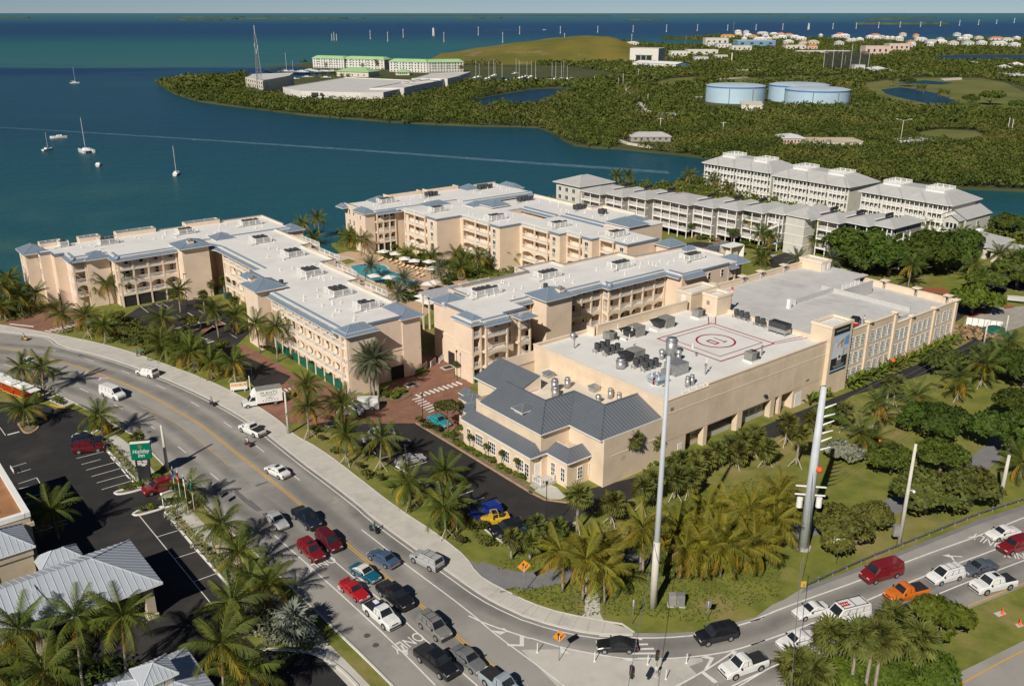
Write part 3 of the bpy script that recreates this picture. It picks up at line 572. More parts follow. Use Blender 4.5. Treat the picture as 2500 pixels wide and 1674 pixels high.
b=MB();strip(b,[Vector((*p,0))for p in fr2],[Vector((*p,0))for p in fr],0.01);struct('far_road',b,M_walk)
wk=resample(smooth(ats('d',[(-200,279),(0,288),(300,306),(600,325),(900,345),(1150,364),(1400,381),(1530,390)]),1),step=4)
M_wake=mat('boat_wake',(0.11,0.19,0.23),0.4,c2=(0.05,0.12,0.16),scale=0.25,detail=6,patch=[((0.28,0.35,0.38),0.35,0.58,0.72)],bump=0.3,bscale=0.6)
b=MB();n=len(wk);w_=[0.6+2.6*i/n for i in range(n)]
L_=[p+Vector((0,w_[i]*1.2,0))for i,p in enumerate(wk)];R2=[p-Vector((0,w_[i]*1.2,0))for i,p in enumerate(wk)];strip(b,L_,R2,-0.88);o=struct('boat_wake',b,M_wake);o['kind']='structure'
# building kit
class Bld:
 def __init__(s,name,label,cat,u0,v0,group=None):
  s.u0,s.v0=u0,v0;s.root=thing(name,label,cat,UV(u0,v0),TH,group)
 def mb(s):return MB((s.u0,s.v0))
 def part(s,name,mb,m,parent=None,smooth=False):
  if not mb.v:return None
  return ob(name,mb.mesh(name,m,smooth),parent or s.root)
 def put(s,name,me,u,v,z,rz=0.0,parent=None):return ob(name,me,parent or s.root,(u-s.u0,v-s.v0,z),rz)
def slope(mb,a,b,c,d,sp=0.6,k0=0,k1=1,rib=0.05,w=0.05):
 """metal roof plane: eave a->b, top d->c, with standing seams running up it"""
 a,b,c,d=(Vector(q)for q in(a,b,c,d));mb.k=k0
 mb.add([tuple(q)for q in(a,b,c,d)],[(0,1,2,3)]if(c-d).length>1e-3 else[(0,1,2)])
 if not sp:return
 x=(b-a).normalized();nrm=(b-a).cross(d-a).normalized();y=nrm.cross(x);L=(b-a).length;ht=(d-a).dot(y)
 xd,xc=(d-a).dot(x),(c-a).dot(x);mb.k=k1;lo,hi=min(0,xd),max(L,xc);t=lo+sp/2
 while t<hi:
  y0,y1=0.0,ht
  if t<xd:y1=ht*t/max(xd,1e-6)
  if t>xc:y1=min(y1,ht*(L-t)/max(L-xc,1e-6))
  if t<0:y0=ht*t/min(xd,-1e-6)
  if t>L:y0=ht*(t-L)/max(xc-L,1e-6)
  if y1-y0>0.15:
   p,q=a+x*t+y*(y0+0.02),a+x*t+y*(y1-0.02);h=nrm*rib;s_=x*w/2
   mb.add([tuple(v)for v in(p-s_,p+s_,q+s_,q-s_,p-s_+h,p+s_+h,q+s_+h,q-s_+h)],[(4,5,6,7),(0,1,5,4),(1,2,6,5),(3,0,4,7)])
  t+=sp
 mb.k=k0
def hip(mb,u0,u1,v0,v1,z,h,ov=0.6,sp=0.6,rib=0.05,fascia=0.16,flat=None):
 u0-=ov;u1+=ov;v0-=ov;v1+=ov;W_,D_=u1-u0,v1-v0;e=min(W_,D_)/2
 if flat:e=flat
 ia,ib,ja,jb=u0+e,u1-e,v0+e,v1-e
 A,B,C,D=(u0,v0,z),(u1,v0,z),(u1,v1,z),(u0,v1,z);a,b,c,d=(ia,ja,z+h),(ib,ja,z+h),(ib,jb,z+h),(ia,jb,z+h)
 slope(mb,A,B,b,a,sp,rib=rib);slope(mb,B,C,c,b,sp,rib=rib);slope(mb,C,D,d,c,sp,rib=rib);slope(mb,D,A,a,d,sp,rib=rib)
 if flat:mb.add([a,b,c,d],[(0,1,2,3)])
 mb.k=2;mb.add([A,B,C,D,(u0,v0,z-fascia),(u1,v0,z-fascia),(u1,v1,z-fascia),(u0,v1,z-fascia)],[(4,5,1,0),(5,6,2,1),(6,7,3,2),(7,4,0,3),(7,6,5,4)]);mb.k=0
 for p,q in((A,a),(B,b),(C,c),(D,d)):mb.k=1;mb.bar((p[0],p[1],p[2]+.02),(q[0],q[1],q[2]+.02),0.14,0.08)
 mb.k=0
HIPM=[M_metal,M_metal_seam,M_white]
def rail_mesh(w,h=1.05,sp=0.28,m=None,solid=False):
 m=m or M_white;w=round(w,1)
 def mk():
  b=MB();b.box(-w/2,w/2,-.035,.035,h-.09,h);b.box(-w/2,w/2,-.03,.03,0.08,0.16)
  for x in(-w/2+.05,w/2-.05):b.box(x-.05,x+.05,-.05,.05,0,h+.04)
  n=max(2,int((w-.2)/sp))
  for i in range(n):x=-w/2+.1+(w-.2)*(i+.5)/n;b.box(x-.035,x+.035,-.02,.02,.16,h-.09)
  return b.mesh('railing',m)
 return cached(('rail',w,h,sp,m.name),mk)
def window_meshes(w,h,nx=2,ny=2,m=None,t=0.07):
 m=m or M_white
 def mk():
  b=MB();o=.06
  b.box(-w/2,w/2,-o,0.03,h-t,h);b.box(-w/2-.05,w/2+.05,-o-.04,.03,0,t);b.box(-w/2,-w/2+t,-o,.03,t,h-t);b.box(w/2-t,w/2,-o,.03,t,h-t)
  for i in range(1,nx):x=-w/2+w*i/nx;b.box(x-t/2,x+t/2,-o+.01,.03,t,h-t)
  for j in range(1,ny):z=h*j/ny;b.box(-w/2+t,w/2-t,-o+.015,.03,z-t/2,z+t/2)
  g=MB();g.box(-w/2+t,w/2-t,-.02,.03,t,h-t)
  return b.mesh('window',m),g.mesh('pane',M_glass)
 return cached(('win',w,h,nx,ny,m.name,t),mk)
def put_window(B,u,v,z,rz,w=1.0,h=1.5,nx=1,ny=2,m=None,name='window',t=0.07):
 f,g=window_meshes(w,h,nx,ny,m,t);o=B.put(name,f,u,v,z,rz);ob('pane',g,o);return o
def door_mesh(w=0.95,h=2.1,m=None):
 m=m or M_door
 return cached(('door',w,h,m.name),lambda:MB().box(-w/2-.08,w/2+.08,-.03,.03,0,h+.08).box(-w/2,w/2,-.06,-.025,0,h).mesh('door',m))
def arch_mesh(w,h=1.0,t=0.3,m=None):
 m=m or M_wall;w=round(w,1)
 def mk():
  b=MB();n=10;rise=h-0.25;top=[(-w/2+w*i/n,h)for i in range(n+1)]
  bot=[(-w/2+w*i/n,rise*math.sin(math.pi*i/n)**0.6 if 0<i<n else 0.0)for i in range(n+1)]
  vs=[(x,y,z)for y in(-t/2,t/2)for x,z in top]+[(x,y,z)for y in(-t/2,t/2)for x,z in bot];N=n+1;fs=[]
  for i in range(n):fs+=[(2*N+i,2*N+i+1,i+1,i),(N+i,N+i+1,3*N+i+1,3*N+i),(2*N+i+1,2*N+i,3*N+i,3*N+i+1)]
  return b.add(vs,fs).mesh('arch',m)
 return cached(('arch',w,h,t,m.name),mk)
FL=(3.05,6.1,9.15);RZ=12.3
def gallery(B,p,q,nb,depth=1.7,floors=FL,fh=3.05,arch=True,wm=None,rm=None,ground=None,top_open=False,win=True,cm=None,colw=0.34,slabm=None,rsp=0.28,winsize=(1.0,1.5),doors=True,prs=0.5,pane_dark=True):
 """open access gallery or balcony stack between p and q (outside on the right of p->q); every slab, column, rail, window and door is its own piece"""
 cm=cm or M_wall;slabm=slabm or M_trim
 p,q=Vector((*p,0)),Vector((*q,0));d=q-p;L=d.length;d.normalize();nin=Vector((-d.y,d.x,0));rz=math.atan2(d.y,d.x);bw=L/nb
 at_=lambda t,y:p+d*t+nin*y
 top=floors[-1]+fh-0.1
 for z in floors:
  sl_=cached(('slab',round(L,2),depth,slabm.name),lambda:MB().box(0,L,0.0,depth,-0.32,0.0).mesh('floor_slab',slabm));B.put('floor_slab',sl_,p.x,p.y,z,rz)
 col=cached(('col',top,colw,cm.name),lambda:MB().box(-colw/2,colw/2,-.02,colw,0,top).mesh('column',cm))
 for i in range(nb+1):
  t=min(max(i*bw,colw/2),L-colw/2);c=at_(t,0);B.put('column',col,c.x,c.y,0,rz)
 for k,z in enumerate(floors):
  for i in range(nb):
   t=(i+.5)*bw;c=at_(t,.1);B.put('railing',rail_mesh(bw-colw-.02,sp=rsp,m=rm),c.x,c.y,z,rz)
   if k==0 and arch:c=at_(t,.16);B.put('arch',arch_mesh(bw-colw+.02,m=cm),c.x,c.y,z+fh-1.32,rz)
   c=at_(t,depth)
   if doors:cc=at_(t-bw*.22,depth-.03);B.put('door',door_mesh(),cc.x,cc.y,z+.01,rz)
   if win:cc=at_(t+bw*.2,depth-.03);put_window(B,cc.x,cc.y,z+.75,rz,*winsize)
 if top_open:
  for i in range(nb):c=at_((i+.5)*bw,.1);B.put('railing',rail_mesh(bw-.05,sp=rsp,m=rm),c.x,c.y,floors[-1]+fh+.05,rz)
 else:
  hd=cached(('head',round(L,2),cm.name),lambda:MB().box(0,L,0.0,0.3,-0.42,0.0).mesh('header',cm));B.put('header',hd,p.x,p.y,top+.1,rz)
 if ground:
  gp=cached(('gp',round(bw,2),ground.name),lambda:MB().box(-bw/2+colw/2,bw/2-colw/2,.08,.14,0.15,1.9).mesh('ground_panel',ground))
  for i in range(nb):c=at_((i+.5)*bw,0);B.put('ground_panel',gp,c.x,c.y,0,rz)
def mansard(B,p,q,z=RZ,out=0.85,inn=0.95,drop=0.75,rise=0.22,ends=(0,0),m=None):
 p,q=Vector((*p,0)),Vector((*q,0));d=(q-p).normalized();n=Vector((d.y,-d.x,0));mb=B.mb()
 p2,q2=p-d*ends[0],q+d*ends[1];a,b=p2+n*out,q2+n*out;c,e=q-n*inn,p-n*inn
 a.z=b.z=z-drop;c.z=e.z=z+rise
 slope(mb,a,b,c,e,0.62);mb.k=2
 lo=lambda v,dz:(v.x,v.y,v.z-dz)
 mb.add([tuple(a),tuple(b),lo(b,.14),lo(a,.14)],[(3,2,1,0)]);w1,w2=q2.copy(),p2.copy();w1.z=w2.z=z-drop-.14;mb.add([lo(a,.14),lo(b,.14),tuple(w1),tuple(w2)],[(3,2,1,0)])
 mb.k=0;mb.add([tuple(a),tuple(e),(p2.x,p2.y,z-drop)],[(0,1,2)]);mb.add([tuple(b),tuple(c),(q2.x,q2.y,z-drop)],[(2,1,0)]);mb.add([tuple(e),tuple(c),(c.x,c.y,z),(e.x,e.y,z)],[(0,1,2,3)])
 B.part('eave_roof',mb,[m or M_metal,M_metal_seam,M_white])
def parapet(B,pts,h=0.55,t=0.28,z=RZ,m=None,cop=None):
 for i in range(len(pts)-1):
  p,q=Vector((*pts[i],0)),Vector((*pts[i+1],0));d=(q-p).normalized();n=Vector((d.y,-d.x,0));mb=B.mb()
  p=p-d*t/2;q=q+d*t/2;sk=0.004*(i%2)
  e=lambda o,zz:[tuple((p+n*o).xy)+(zz,),tuple((q+n*o).xy)+(zz,),tuple((q-n*(t-o)).xy)+(zz,),tuple((p-n*(t-o)).xy)+(zz,)]
  def e4(o,i_,zz):A=p+n*o;Bq=q+n*o;C=q-n*i_;D=p-n*i_;return[(v.x,v.y,zz)for v in(A,Bq,C,D)]
  mb.hexa(e4(.02+sk,t,z-.32),e4(.02+sk,t,z+h+sk));mb.k=1;mb.hexa(e4(.09+sk,t+.05,z+h+sk),e4(.09+sk,t+.05,z+h+.09+sk));B.part('parapet',mb,[m or M_wall,cop or M_metal_seam])
def roof(B,pts,z=RZ,m=None,edge=True):
 mb=B.mb();mb.prism(pts,z-.28,z,True,True);mb.k=1
 B.part('roof',mb,[m or M_roofw,M_metal])
def walls(B,pts,z1=RZ-.28,z0=0.0,m=None,name='wall'):
 mb=B.mb();mb.prism(pts,z0,z1,False);B.part(name,mb,m or M_wall)
def coping(B,pts,z=RZ,m=None,h=0.22,closed=False):
 P_=list(pts)+([pts[0]]if closed else[]);mb=B.mb()
 for i in range(len(P_)-1):
  p,q=Vector((*P_[i],0)),Vector((*P_[i+1],0));d=(q-p).normalized();n=Vector((d.y,-d.x,0));p=p-d*(.05 if i%2 else.12);q=q+d*(.05 if i%2 else.12);o1=.12+.003*(i%3)
  f=lambda zz:[((v).x,(v).y,zz)for v in(p+n*o1,q+n*o1,q-n*.2,p-n*.2)]
  mb.hexa(f(z-.2),f(z+h+.003*(i%3)))
 B.part('coping',mb,m or M_metal)
def tower(B,u0,u1,v0,v1,z=12.9,h=1.5,ov=.75,cupola=None,m=None):
 walls(B,[(u0,v0),(u1,v0),(u1,v1),(u0,v1)],z,0,m,'tower_wall');mb=B.mb();hip(mb,u0,u1,v0,v1,z,h,ov);o=B.part('hip_roof',mb,HIPM)
 if cupola:
  mb=MB((0,0));mb.box(-.7,.7,-.7,.7,0,.75);mb.k=1;mb.box(-.8,.8,-.8,.8,.75,.85);mb.cyl(0,0,.85,1.15,.35,10)
  me=cached('cupola',lambda:mb.mesh('roof_vent',[M_trim,M_acg]));B.put('roof_vent',me,cupola[0],cupola[1],z+h*.45)
 return o
def vents(B,pts,z=RZ):
 me=cached('ventpipe',lambda:MB().cyl(0,0,0,.75,.07,6).cyl(0,0,0,.12,.2,6).mesh('vent_pipe',M_white))
 for u,v in pts:B.put('vent_pipe',me,u,v,z,0)
def cond_mesh():
 b=MB();n=12;r=.42
 b.cyl(0,0,.12,.95,r,n);b.cyl(0,0,0,.12,r*.8,n);b.k=1;b.cyl(0,0,.95,1.0,r*1.02,n);b.k=2;b.cyl(0,0,1.0,1.02,r*.72,n)
 for i in range(n):a=2*math.pi*(i+.5)/n;b.k=1;b.bar((r*1.0*math.cos(a),r*1.0*math.sin(a),.14),(r*1.0*math.cos(a),r*1.0*math.sin(a),.94),.035)
 return b.mesh('condenser',[M_ac,mat('condenser_grille',(0.10,0.105,0.11),.5),M_black])
def unit(u,v,z,label,group):
 o=ob('condenser',cached('cond',cond_mesh),None,UV(u,v,z),TH+random.choice((0,.26)),1.12);tag(o,label,'air conditioner',group)
def bank(u,v,n,along,where,wing,z=RZ,rails=True,rows=2):
 """condensers standing behind a white screen"""
 per=-(-n//rows);s_=1.12;k=0
 lab='charcoal condenser %s on the %s'%(where,wing)
 for r in range(rows):
  for i in range(per):
   if k>=n:break
   du,dv=((i-(per-1)/2)*s_,(r-(rows-1)/2)*s_)
   if along=='v':du,dv=dv,du
   unit(u+du+random.uniform(-.08,.08),v+dv+random.uniform(-.08,.08),z+.3,lab,'rooftop condensers');k+=1
 lu,lv=per*s_+.9,rows*s_+.8
 if along=='v':lu,lv=lv,lu
 t=thing('roof_screen','white screen %s on the %s'%(where,wing),'screen',UV(u,v,z),TH,'white screens round the rooftop condensers')
 fr=MB();fr.box(-lu/2+.3,lu/2-.3,-.2,.2,.12,.2).box(-lu/2+.3,lu/2-.3,-.75,-.65,.2,.29).box(-lu/2+.3,lu/2-.3,.65,.75,.2,.29);ob('stand',fr.mesh('stand',M_steel),t)
 if rails:
  nu,nv=max(1,round(lu/1.9)),max(1,round(lv/1.9))
  for i in range(nu):ob('panel',rail_mesh(lu/nu,1.25,.2),t,(-lu/2+lu/nu*(i+.5),-lv/2,.12),0)
  for j in range(nv):
   ob('panel',rail_mesh(lv/nv,1.25,.2),t,(-lu/2,-lv/2+lv/nv*(j+.5),.12),math.pi/2)
   if j==0:ob('panel',rail_mesh(lv/nv,1.25,.2),t,(lu/2,-lv/2+lv/nv*(j+.5),.12),math.pi/2)
 pp_=MB();pp_.tube([(-lu/2+.3,-lv/2-.2,.25),(-lu/2-.6,-lv/2-.9,.35),(-lu/2-1.6,-lv/2-.8,.2)],.06,5);ob('pipe',pp_.mesh('pipe',M_black),t)
def scatter_vents(B,u0,u1,v0,v1,n):vents(B,[(random.uniform(u0,u1),random.uniform(v0,v1))for _ in range(n)])
def pd(r,x,y,z=RZ):return toUV(at(r,x,y,z))
# hotel: seaside wing on the left
A=Bld('hotel_wing','long cream hotel wing at the left with its back wall along the water','hotel building',-53,133,'cream hotel wings with white flat roofs')
ra=[(-55.3,148.5),(-53,148.5),(-53,145),(-50.6,145),(-50.6,138.9),(-42.2,138.9),(-42.2,133.6),(-21.5,133.6),(-21.5,137),(3.5,137),(3.5,155),(-53,155),(-53,151),(-55.3,151)]
roof(A,ra)
walls(A,[(-55.2,148.6),(-52.9,148.6),(-52.9,145.1),(-50.5,145.1),(-50.5,140.6),(-42.1,140.6),(-42.1,135.4),(-28,135.4),(-21.6,135.4),(-21.6,137.1),(3.4,137.1),(3.4,154.9),(-52.9,154.9),(-52.9,150.9),(-55.2,150.9)])
gallery(A,(-50.6,139.0),(-47.6,139.0),1,win=False);gallery(A,(-42.0,133.6),(-28.1,133.6),4)
gallery(A,(-50.6,145),(-50.6,139),2,depth=.3,win=True,doors=False,arch=False)
walls(A,[(-47.5,138.6),(-42.3,138.6),(-42.3,141),(-47.5,141)],11.6,name='bay_wall')
mansard(A,(-50.6,138.9),(-42.4,138.9));mansard(A,(-50.6,145),(-50.6,138.9),ends=(0,.8));mansard(A,(-42.2,138.9),(-42.2,133.6),ends=(0,.8));mansard(A,(-42.2,133.6),(-28,133.6),ends=(.8,0));mansard(A,(-21.3,137),(3.5,137))
mb=A.mb();hip(mb,-47.5,-42.3,137.6,143,11.75,1.3,.5);A.part('hip_roof',mb,HIPM)
tower(A,-27.9,-21.4,129.9,136.5,12.9,cupola=(-25.2,131.4))
tower(A,-57.9,-53.2,151.2,158.2,12.0,1.5,.6);tower(A,2.8,6.8,136.6,141.5,11.6,1.3,.6)
mb=A.mb();hip(mb,-17.3,-13,134.8,139.6,RZ+.2,1.3,.5);A.part('hip_roof',mb,HIPM);walls(A,[(-17.2,134.9),(-13.1,134.9),(-13.1,139.5),(-17.2,139.5)],RZ+.2,8,name='stair_wall')
for u0,u1 in((-53.7,-48.7),(-44.8,-39.8),(-35.9,-26.1),(-18.3,-9)):
 mb=A.mb();mb.box(u0,u1,154.2,154.5,RZ-.3,RZ+1.15);mb.box(u0,u0+.25,154.5,157,0,RZ+1.1);mb.box(u1-.25,u1,154.5,157,0,RZ+1.1);mb.box(u0+.25,u1-.25,156.8,157,0,RZ-.2);mb.box(u0+.25,u1-.25,155,156.8,0,RZ-1);A.part('terrace_box',mb,M_wall)
 for i in range(3):A.put('railing',rail_mesh((u1-u0-.5)/3),u0+.25+(u1-u0-.5)*(i+.5)/3,156.9,RZ+.05)
 mb=A.mb();mb.box(u0-.05,u1+.05,154.12,154.56,RZ+1.15,RZ+1.24);A.part('coping',mb,M_metal_seam)
parapet(A,[(3.5,141.6),(3.5,155),(-9,155)],.45,m=M_wall);parapet(A,[(-18.4,155),(-26,155)],.35);parapet(A,[(-36,155),(-39.7,155)],.35)
coping(A,[(-53,151),(-55.3,151),(-55.3,148.5),(-53,148.5),(-53,145),(-50.7,145)])
for z in(3.9,6.9,9.9):put_window(A,-55.25,149.7,z,-math.pi/2,1.1,1.6,2,2);put_window(A,-57.95,155.5,z,-math.pi/2,.9,1.4,1,2)
A.put('door',door_mesh(1.6,2.4,M_glass),-53.0,146.8,.02,-math.pi/2)
mb=A.mb();mb.box(-41.9,-28.3,133.8,133.95,.02,2.5);A.part('car_port_shade',mb,M_dark)  # dark slab paints the shade under the gallery; no opening is cut
for(x,y,n,al,w)in[(725,470,2,'u','nearest the left hip roof'),(1235,440,6,'u','second from the left'),(2120,325,6,'u','third from the left')]:bank(*pd('A',x,y),n,al,w,'seaside hotel wing')
bank(*pd('B',755,225),8,'u','at the far right end','seaside hotel wing')
scatter_vents(A,-48,-23,141,152,16);scatter_vents(A,-20,2,140,152,12)
# hotel: wing running towards the brick drive
Bw=Bld('hotel_wing','cream hotel wing with five condenser banks ending at the brick drive','hotel building',-25,53,'cream hotel wings with white flat roofs')
rb=[(-19.3,136.8),(-19.3,103),(-22.2,103),(-22.2,85),(-25.6,85),(-25.6,52.7),(-19.7,52.7),(-19.7,55),(-8.8,55),(-8.8,63.6),(-9.6,63.6),(-9.6,81),(-7,81),(-7,98.7),(-3.4,98.7),(-3.4,116),(-.9,116),(-.9,136.8)]
roof(Bw,rb,RZ+.004)
walls(Bw,[(-17.6,136.7),(-17.6,103),(-22.1,103),(-22.1,84.9),(-23.9,84.9),(-23.9,54.6),(-19.6,54.6),(-19.6,55.1),(-8.9,55.1),(-8.9,63.5),(-9.7,63.5),(-9.7,80.9),(-7.1,80.9),(-7.1,98.6),(-3.5,98.6),(-3.5,115.9),(-1,115.9),(-1,136.7)])
gallery(Bw,(-25.6,84.9),(-25.6,55.4),8,ground=M_green);gallery(Bw,(-19.3,127),(-19.3,103.1),6);gallery(Bw,(-25.6,55.3),(-25.6,52.8),1,win=False,doors=False)
walls(Bw,[(-25.3,52.75),(-19.8,52.75),(-19.8,55),(-23.9,55),(-23.9,54.5),(-25.3,54.5)],name='end_wall')
mansard(Bw,(-25.6,85),(-25.6,56));mansard(Bw,(-19.3,128),(-19.3,103));mansard(Bw,(-21,133.4),(-19.3,128.4))
mb=Bw.mb();hip(mb,-25.7,-19.6,52.6,56.6,11.9,1.35,.55);Bw.part('hip_roof',mb,HIPM)
mb=Bw.mb();hip(mb,-12.8,-8.6,54.8,62.6,11.9,1.5,.55);Bw.part('hip_roof',mb,HIPM)
walls(Bw,[(-12.7,54.9),(-8.7,54.9),(-8.7,62.5),(-12.7,62.5)],11.9,name='corner_wall')
tower(Bw,-28,-22.3,85.8,92.3,12.9,cupola=(-26.6,91));coping(Bw,[(-19.7,55),(-12.8,55)]);coping(Bw,[(-22.2,103),(-22.2,92.4)])
mb=Bw.mb();hip(mb,-24.4,-22.2,92.6,97,9.0,.8,.3);hip(mb,-24.6,-22.4,97.6,102.6,11.8,.9,.3);Bw.part('lean_to_roof',mb,HIPM)
for(v0,v1,u0,u1)in((117,127,-.9,1.9),(102,112.5,-3.4,-.4),(87.5,96.5,-7,-4),(70.5,79.5,-9.6,-6.4)):
 mb=Bw.mb();mb.box(u0,u1,v0,v1,0,RZ-.9);mb.box(u0-.2,u0+.05,v0,v1,RZ-.3,RZ+.75);Bw.part('terrace_box',mb,M_wall)
 for i in range(4):Bw.put('railing',rail_mesh((v1-v0)/4),u1-.1,v0+(v1-v0)*(i+.5)/4,RZ-.9,math.pi/2)
 for v_ in(v0+.1,v1-.1):Bw.put('railing',rail_mesh(u1-u0-.3),(u0+u1)/2,v_,RZ-.9)
parapet(Bw,[(-8.8,63.6),(-9.6,63.6),(-9.6,81),(-7,81),(-7,98.7),(-3.4,98.7),(-3.4,116),(-.9,116),(-.9,136.6)],.5)
mb=Bw.mb();mb.box(-15.5,-9.6,55.0,55.06,0.05,2.7);Bw.part('car_port_shade',mb,M_dark)  # car port shade as a dark sheet on the end wall
mb=Bw.mb();mb.box(-19.6,-8.8,54.93,55.0,5.9,6.0);mb.box(-25.3,-19.75,52.66,52.75,5.9,6.0);Bw.part('band_moulding',mb,M_trim)
for(x,y,w)in[(870,420,'farthest from the road'),(1240,575,'second farthest from the road'),(1440,790,'in the middle'),(1760,1015,'second nearest the drive')]:bank(*pd('B',x,y),9,'v',w,'wing ending at the brick drive',rows=3)
bank(*pd('B',2080,1170),5,'u','nearest the brick drive','wing ending at the brick drive')
unit(*pd('B',1110,915),RZ,'lone charcoal condenser beside the hip roofed tower','rooftop condensers')
scatter_vents(Bw,-23,-11,57,82,20);scatter_vents(Bw,-17,-5,86,130,22)
# hotel: front wing beside the service drive
Dw=Bld('hotel_wing','front cream hotel wing with open galleries facing the helipad roof','hotel building',-4,42,'cream hotel wings with white flat roofs')
rdp=[(-4.3,50),(-4.3,44.2),(-2.4,44.2),(-2.4,43),(3.5,43),(3.5,44.7),(9.2,44.7),(9.2,49),(21,49),(21,48),(32.7,48),(32.7,46),(50.3,46),(50.3,41.4),(69,41.4),(69,47),(71,47),(71,56.8),(52.2,57.9),(52.2,63),(34.8,63),(34.8,67),(24.9,67),(24.9,63.6),(4,63.6),(4,57.6),(-1.9,57.6),(-1.9,50)]
roof(Dw,rdp,RZ+.002)
walls(Dw,[(-1.8,50.1),(-1.8,45.9),(-2.3,45.9),(-2.3,44.7),(3.6,44.7),(3.6,44.8),(9.1,44.8),(9.1,50.7),(20.9,50.7),(20.9,49.7),(32.8,49.7),(32.8,47.7),(50.4,47.7),(50.4,41.5),(66,41.5),(66,43.2),(68.9,43.2),(68.9,46.9),(70.9,46.9),(70.9,56.7),(52.1,57.8),(52.1,62.9),(34.7,62.9),(34.7,66.9),(25,66.9),(25,63.5),(4.1,63.5),(4.1,57.5),(-1.8,57.5)])
walls(Dw,[(-4.25,44.5),(-3.9,44.5),(-3.9,49.8),(-1.9,49.8),(-1.9,50),(-4.25,50)],name='end_wall')
gallery(Dw,(-4.2,44.2),(-2.0,44.2),1,ground=M_green,win=False,doors=False);gallery(Dw,(-1.9,43),(3.4,43),1,ground=M_green);gallery(Dw,(9.3,48.9),(13.9,48.9),2,win=False)
gallery(Dw,(6.2,43.1),(9.1,43.1),1,win=False,ground=M_green);gallery(Dw,(21.1,48),(32.6,48),4);gallery(Dw,(32.8,46),(50.2,46),5);gallery(Dw,(66.2,41.5),(68.9,41.5),1,win=False)
gallery(Dw,(32.75,49.5),(32.75,46.05),1,win=False)
mansard(Dw,(-2.4,43),(3.5,43));mansard(Dw,(21,48),(32.7,48));mansard(Dw,(32.7,46),(50.3,46),ends=(.8,0));mansard(Dw,(32.7,48),(32.7,46),ends=(0,.8));mansard(Dw,(50.3,46),(50.3,41.6));mansard(Dw,(50.4,41),(57,41));mansard(Dw,(9.2,49),(14,49))
for a_ in((-4.2,-.9,44.3,50,11.7,1.4),(-1.5,3.5,56.5,61.3,11.9,1.5),(6.1,9.1,42.2,44.6,11.3,.9),(69.2,73,41.6,46.8,11.7,1.4),(67,71,54.8,58,11.9,1.3)):
 mb=Dw.mb();hip(mb,*a_,.55);Dw.part('hip_roof',mb,HIPM)
walls(Dw,[(-1.4,56.6),(3.4,56.6),(3.4,61.2),(-1.4,61.2)],11.9,name='corner_wall');walls(Dw,[(69.3,43),(72.9,43),(72.9,46.7),(69.3,46.7)],11.7,name='corner_wall')
tower(Dw,14.1,20.8,44.4,50,12.9,cupola=(18.6,45.6));mansard(Dw,(66,41.4),(69,41.4),z=11.9)
for z in FL[1:]:
 for u in(4.9,):
  put_window(Dw,u,44.78,z+.1,0,1.0,2.3,2,1);Dw.put('railing',rail_mesh(1.2),u,44.6,z+.05)
 put_window(Dw,59.5,41.46,z+.5,0,1,1.7,1,2);put_window(Dw,64,41.46,z+.6,0,1,1.6,1,2)
parapet(Dw,[(7.3,63.6),(24.9,63.6)][::-1],.55);parapet(Dw,[(4,57.6),(4,63.6),(24.9,63.6),(24.9,67),(34.8,67),(34.8,63),(52.2,63),(52.2,57.9),(71,56.8)][::-1],.5);parapet(Dw,[(71,47),(71,56.6)],.4)
coping(Dw,[(-1.9,56.4),(-1.9,50.2)]);coping(Dw,[(3.6,44.7),(9,44.7)]);coping(Dw,[(57,41.4),(66,41.4)]);coping(Dw,[(4,61.5),(4,57.7),(3.6,57.7)])
for(u0,u1,v0,v1)in((8,16,63.6,66),(25.5,30,67,69)):
 mb=Dw.mb();mb.box(u0,u1,v0,v1,0,RZ-.9);Dw.part('terrace_box',mb,M_wall)
 for i in range(3):Dw.put('railing',rail_mesh((u1-u0)/3),u0+(u1-u0)*(i+.5)/3,v1-.1,RZ-.9)
 Dw.put('railing',rail_mesh(v1-v0-.2),u0+.1,(v0+v1)/2,RZ-.9,math.pi/2)
mb=Dw.mb();mb.box(-1.96,-1.9,50.6,55.6,.05,2.8);Dw.part('car_port_shade',mb,M_dark)  # flat dark sheet imitates the shaded car port in this wall
mb=Dw.mb();mb.box(-1.98,-1.88,50,57.5,5.9,6.0);mb.box(-4.33,-4.24,44.4,50,5.9,6);Dw.part('band_moulding',mb,M_trim)
mb=Dw.mb();mb.box(4.5,13.5,64,76,8.6,8.9);mb.k=1
for i in range(6):
 for j in(64.8,75.4):mb.box(5+i*1.6,5.3+i*1.6,j,j+.3,0,8.6)
Dw.part('terrace_pavilion',mb,[mat('pavilion_roof',(.42,.44,.46),.5),M_trim])
bank(*pd('D',720,545),9,'u','nearest the brick drive','front hotel wing')
for(x,y,w)in[(500,1100,'second from the left'),(1330,990,'third from the left'),(2150,895,'at the right end')]:bank(*pd('C2',x,y),8,'u',w,'front hotel wing')
unit(*pd('D',1412,490),RZ,'lone charcoal condenser behind the hip roofed stair tower of the front wing','rooftop condensers')
scatter_vents(Dw,6,31,51,62,20);scatter_vents(Dw,34,66,49,57,22)
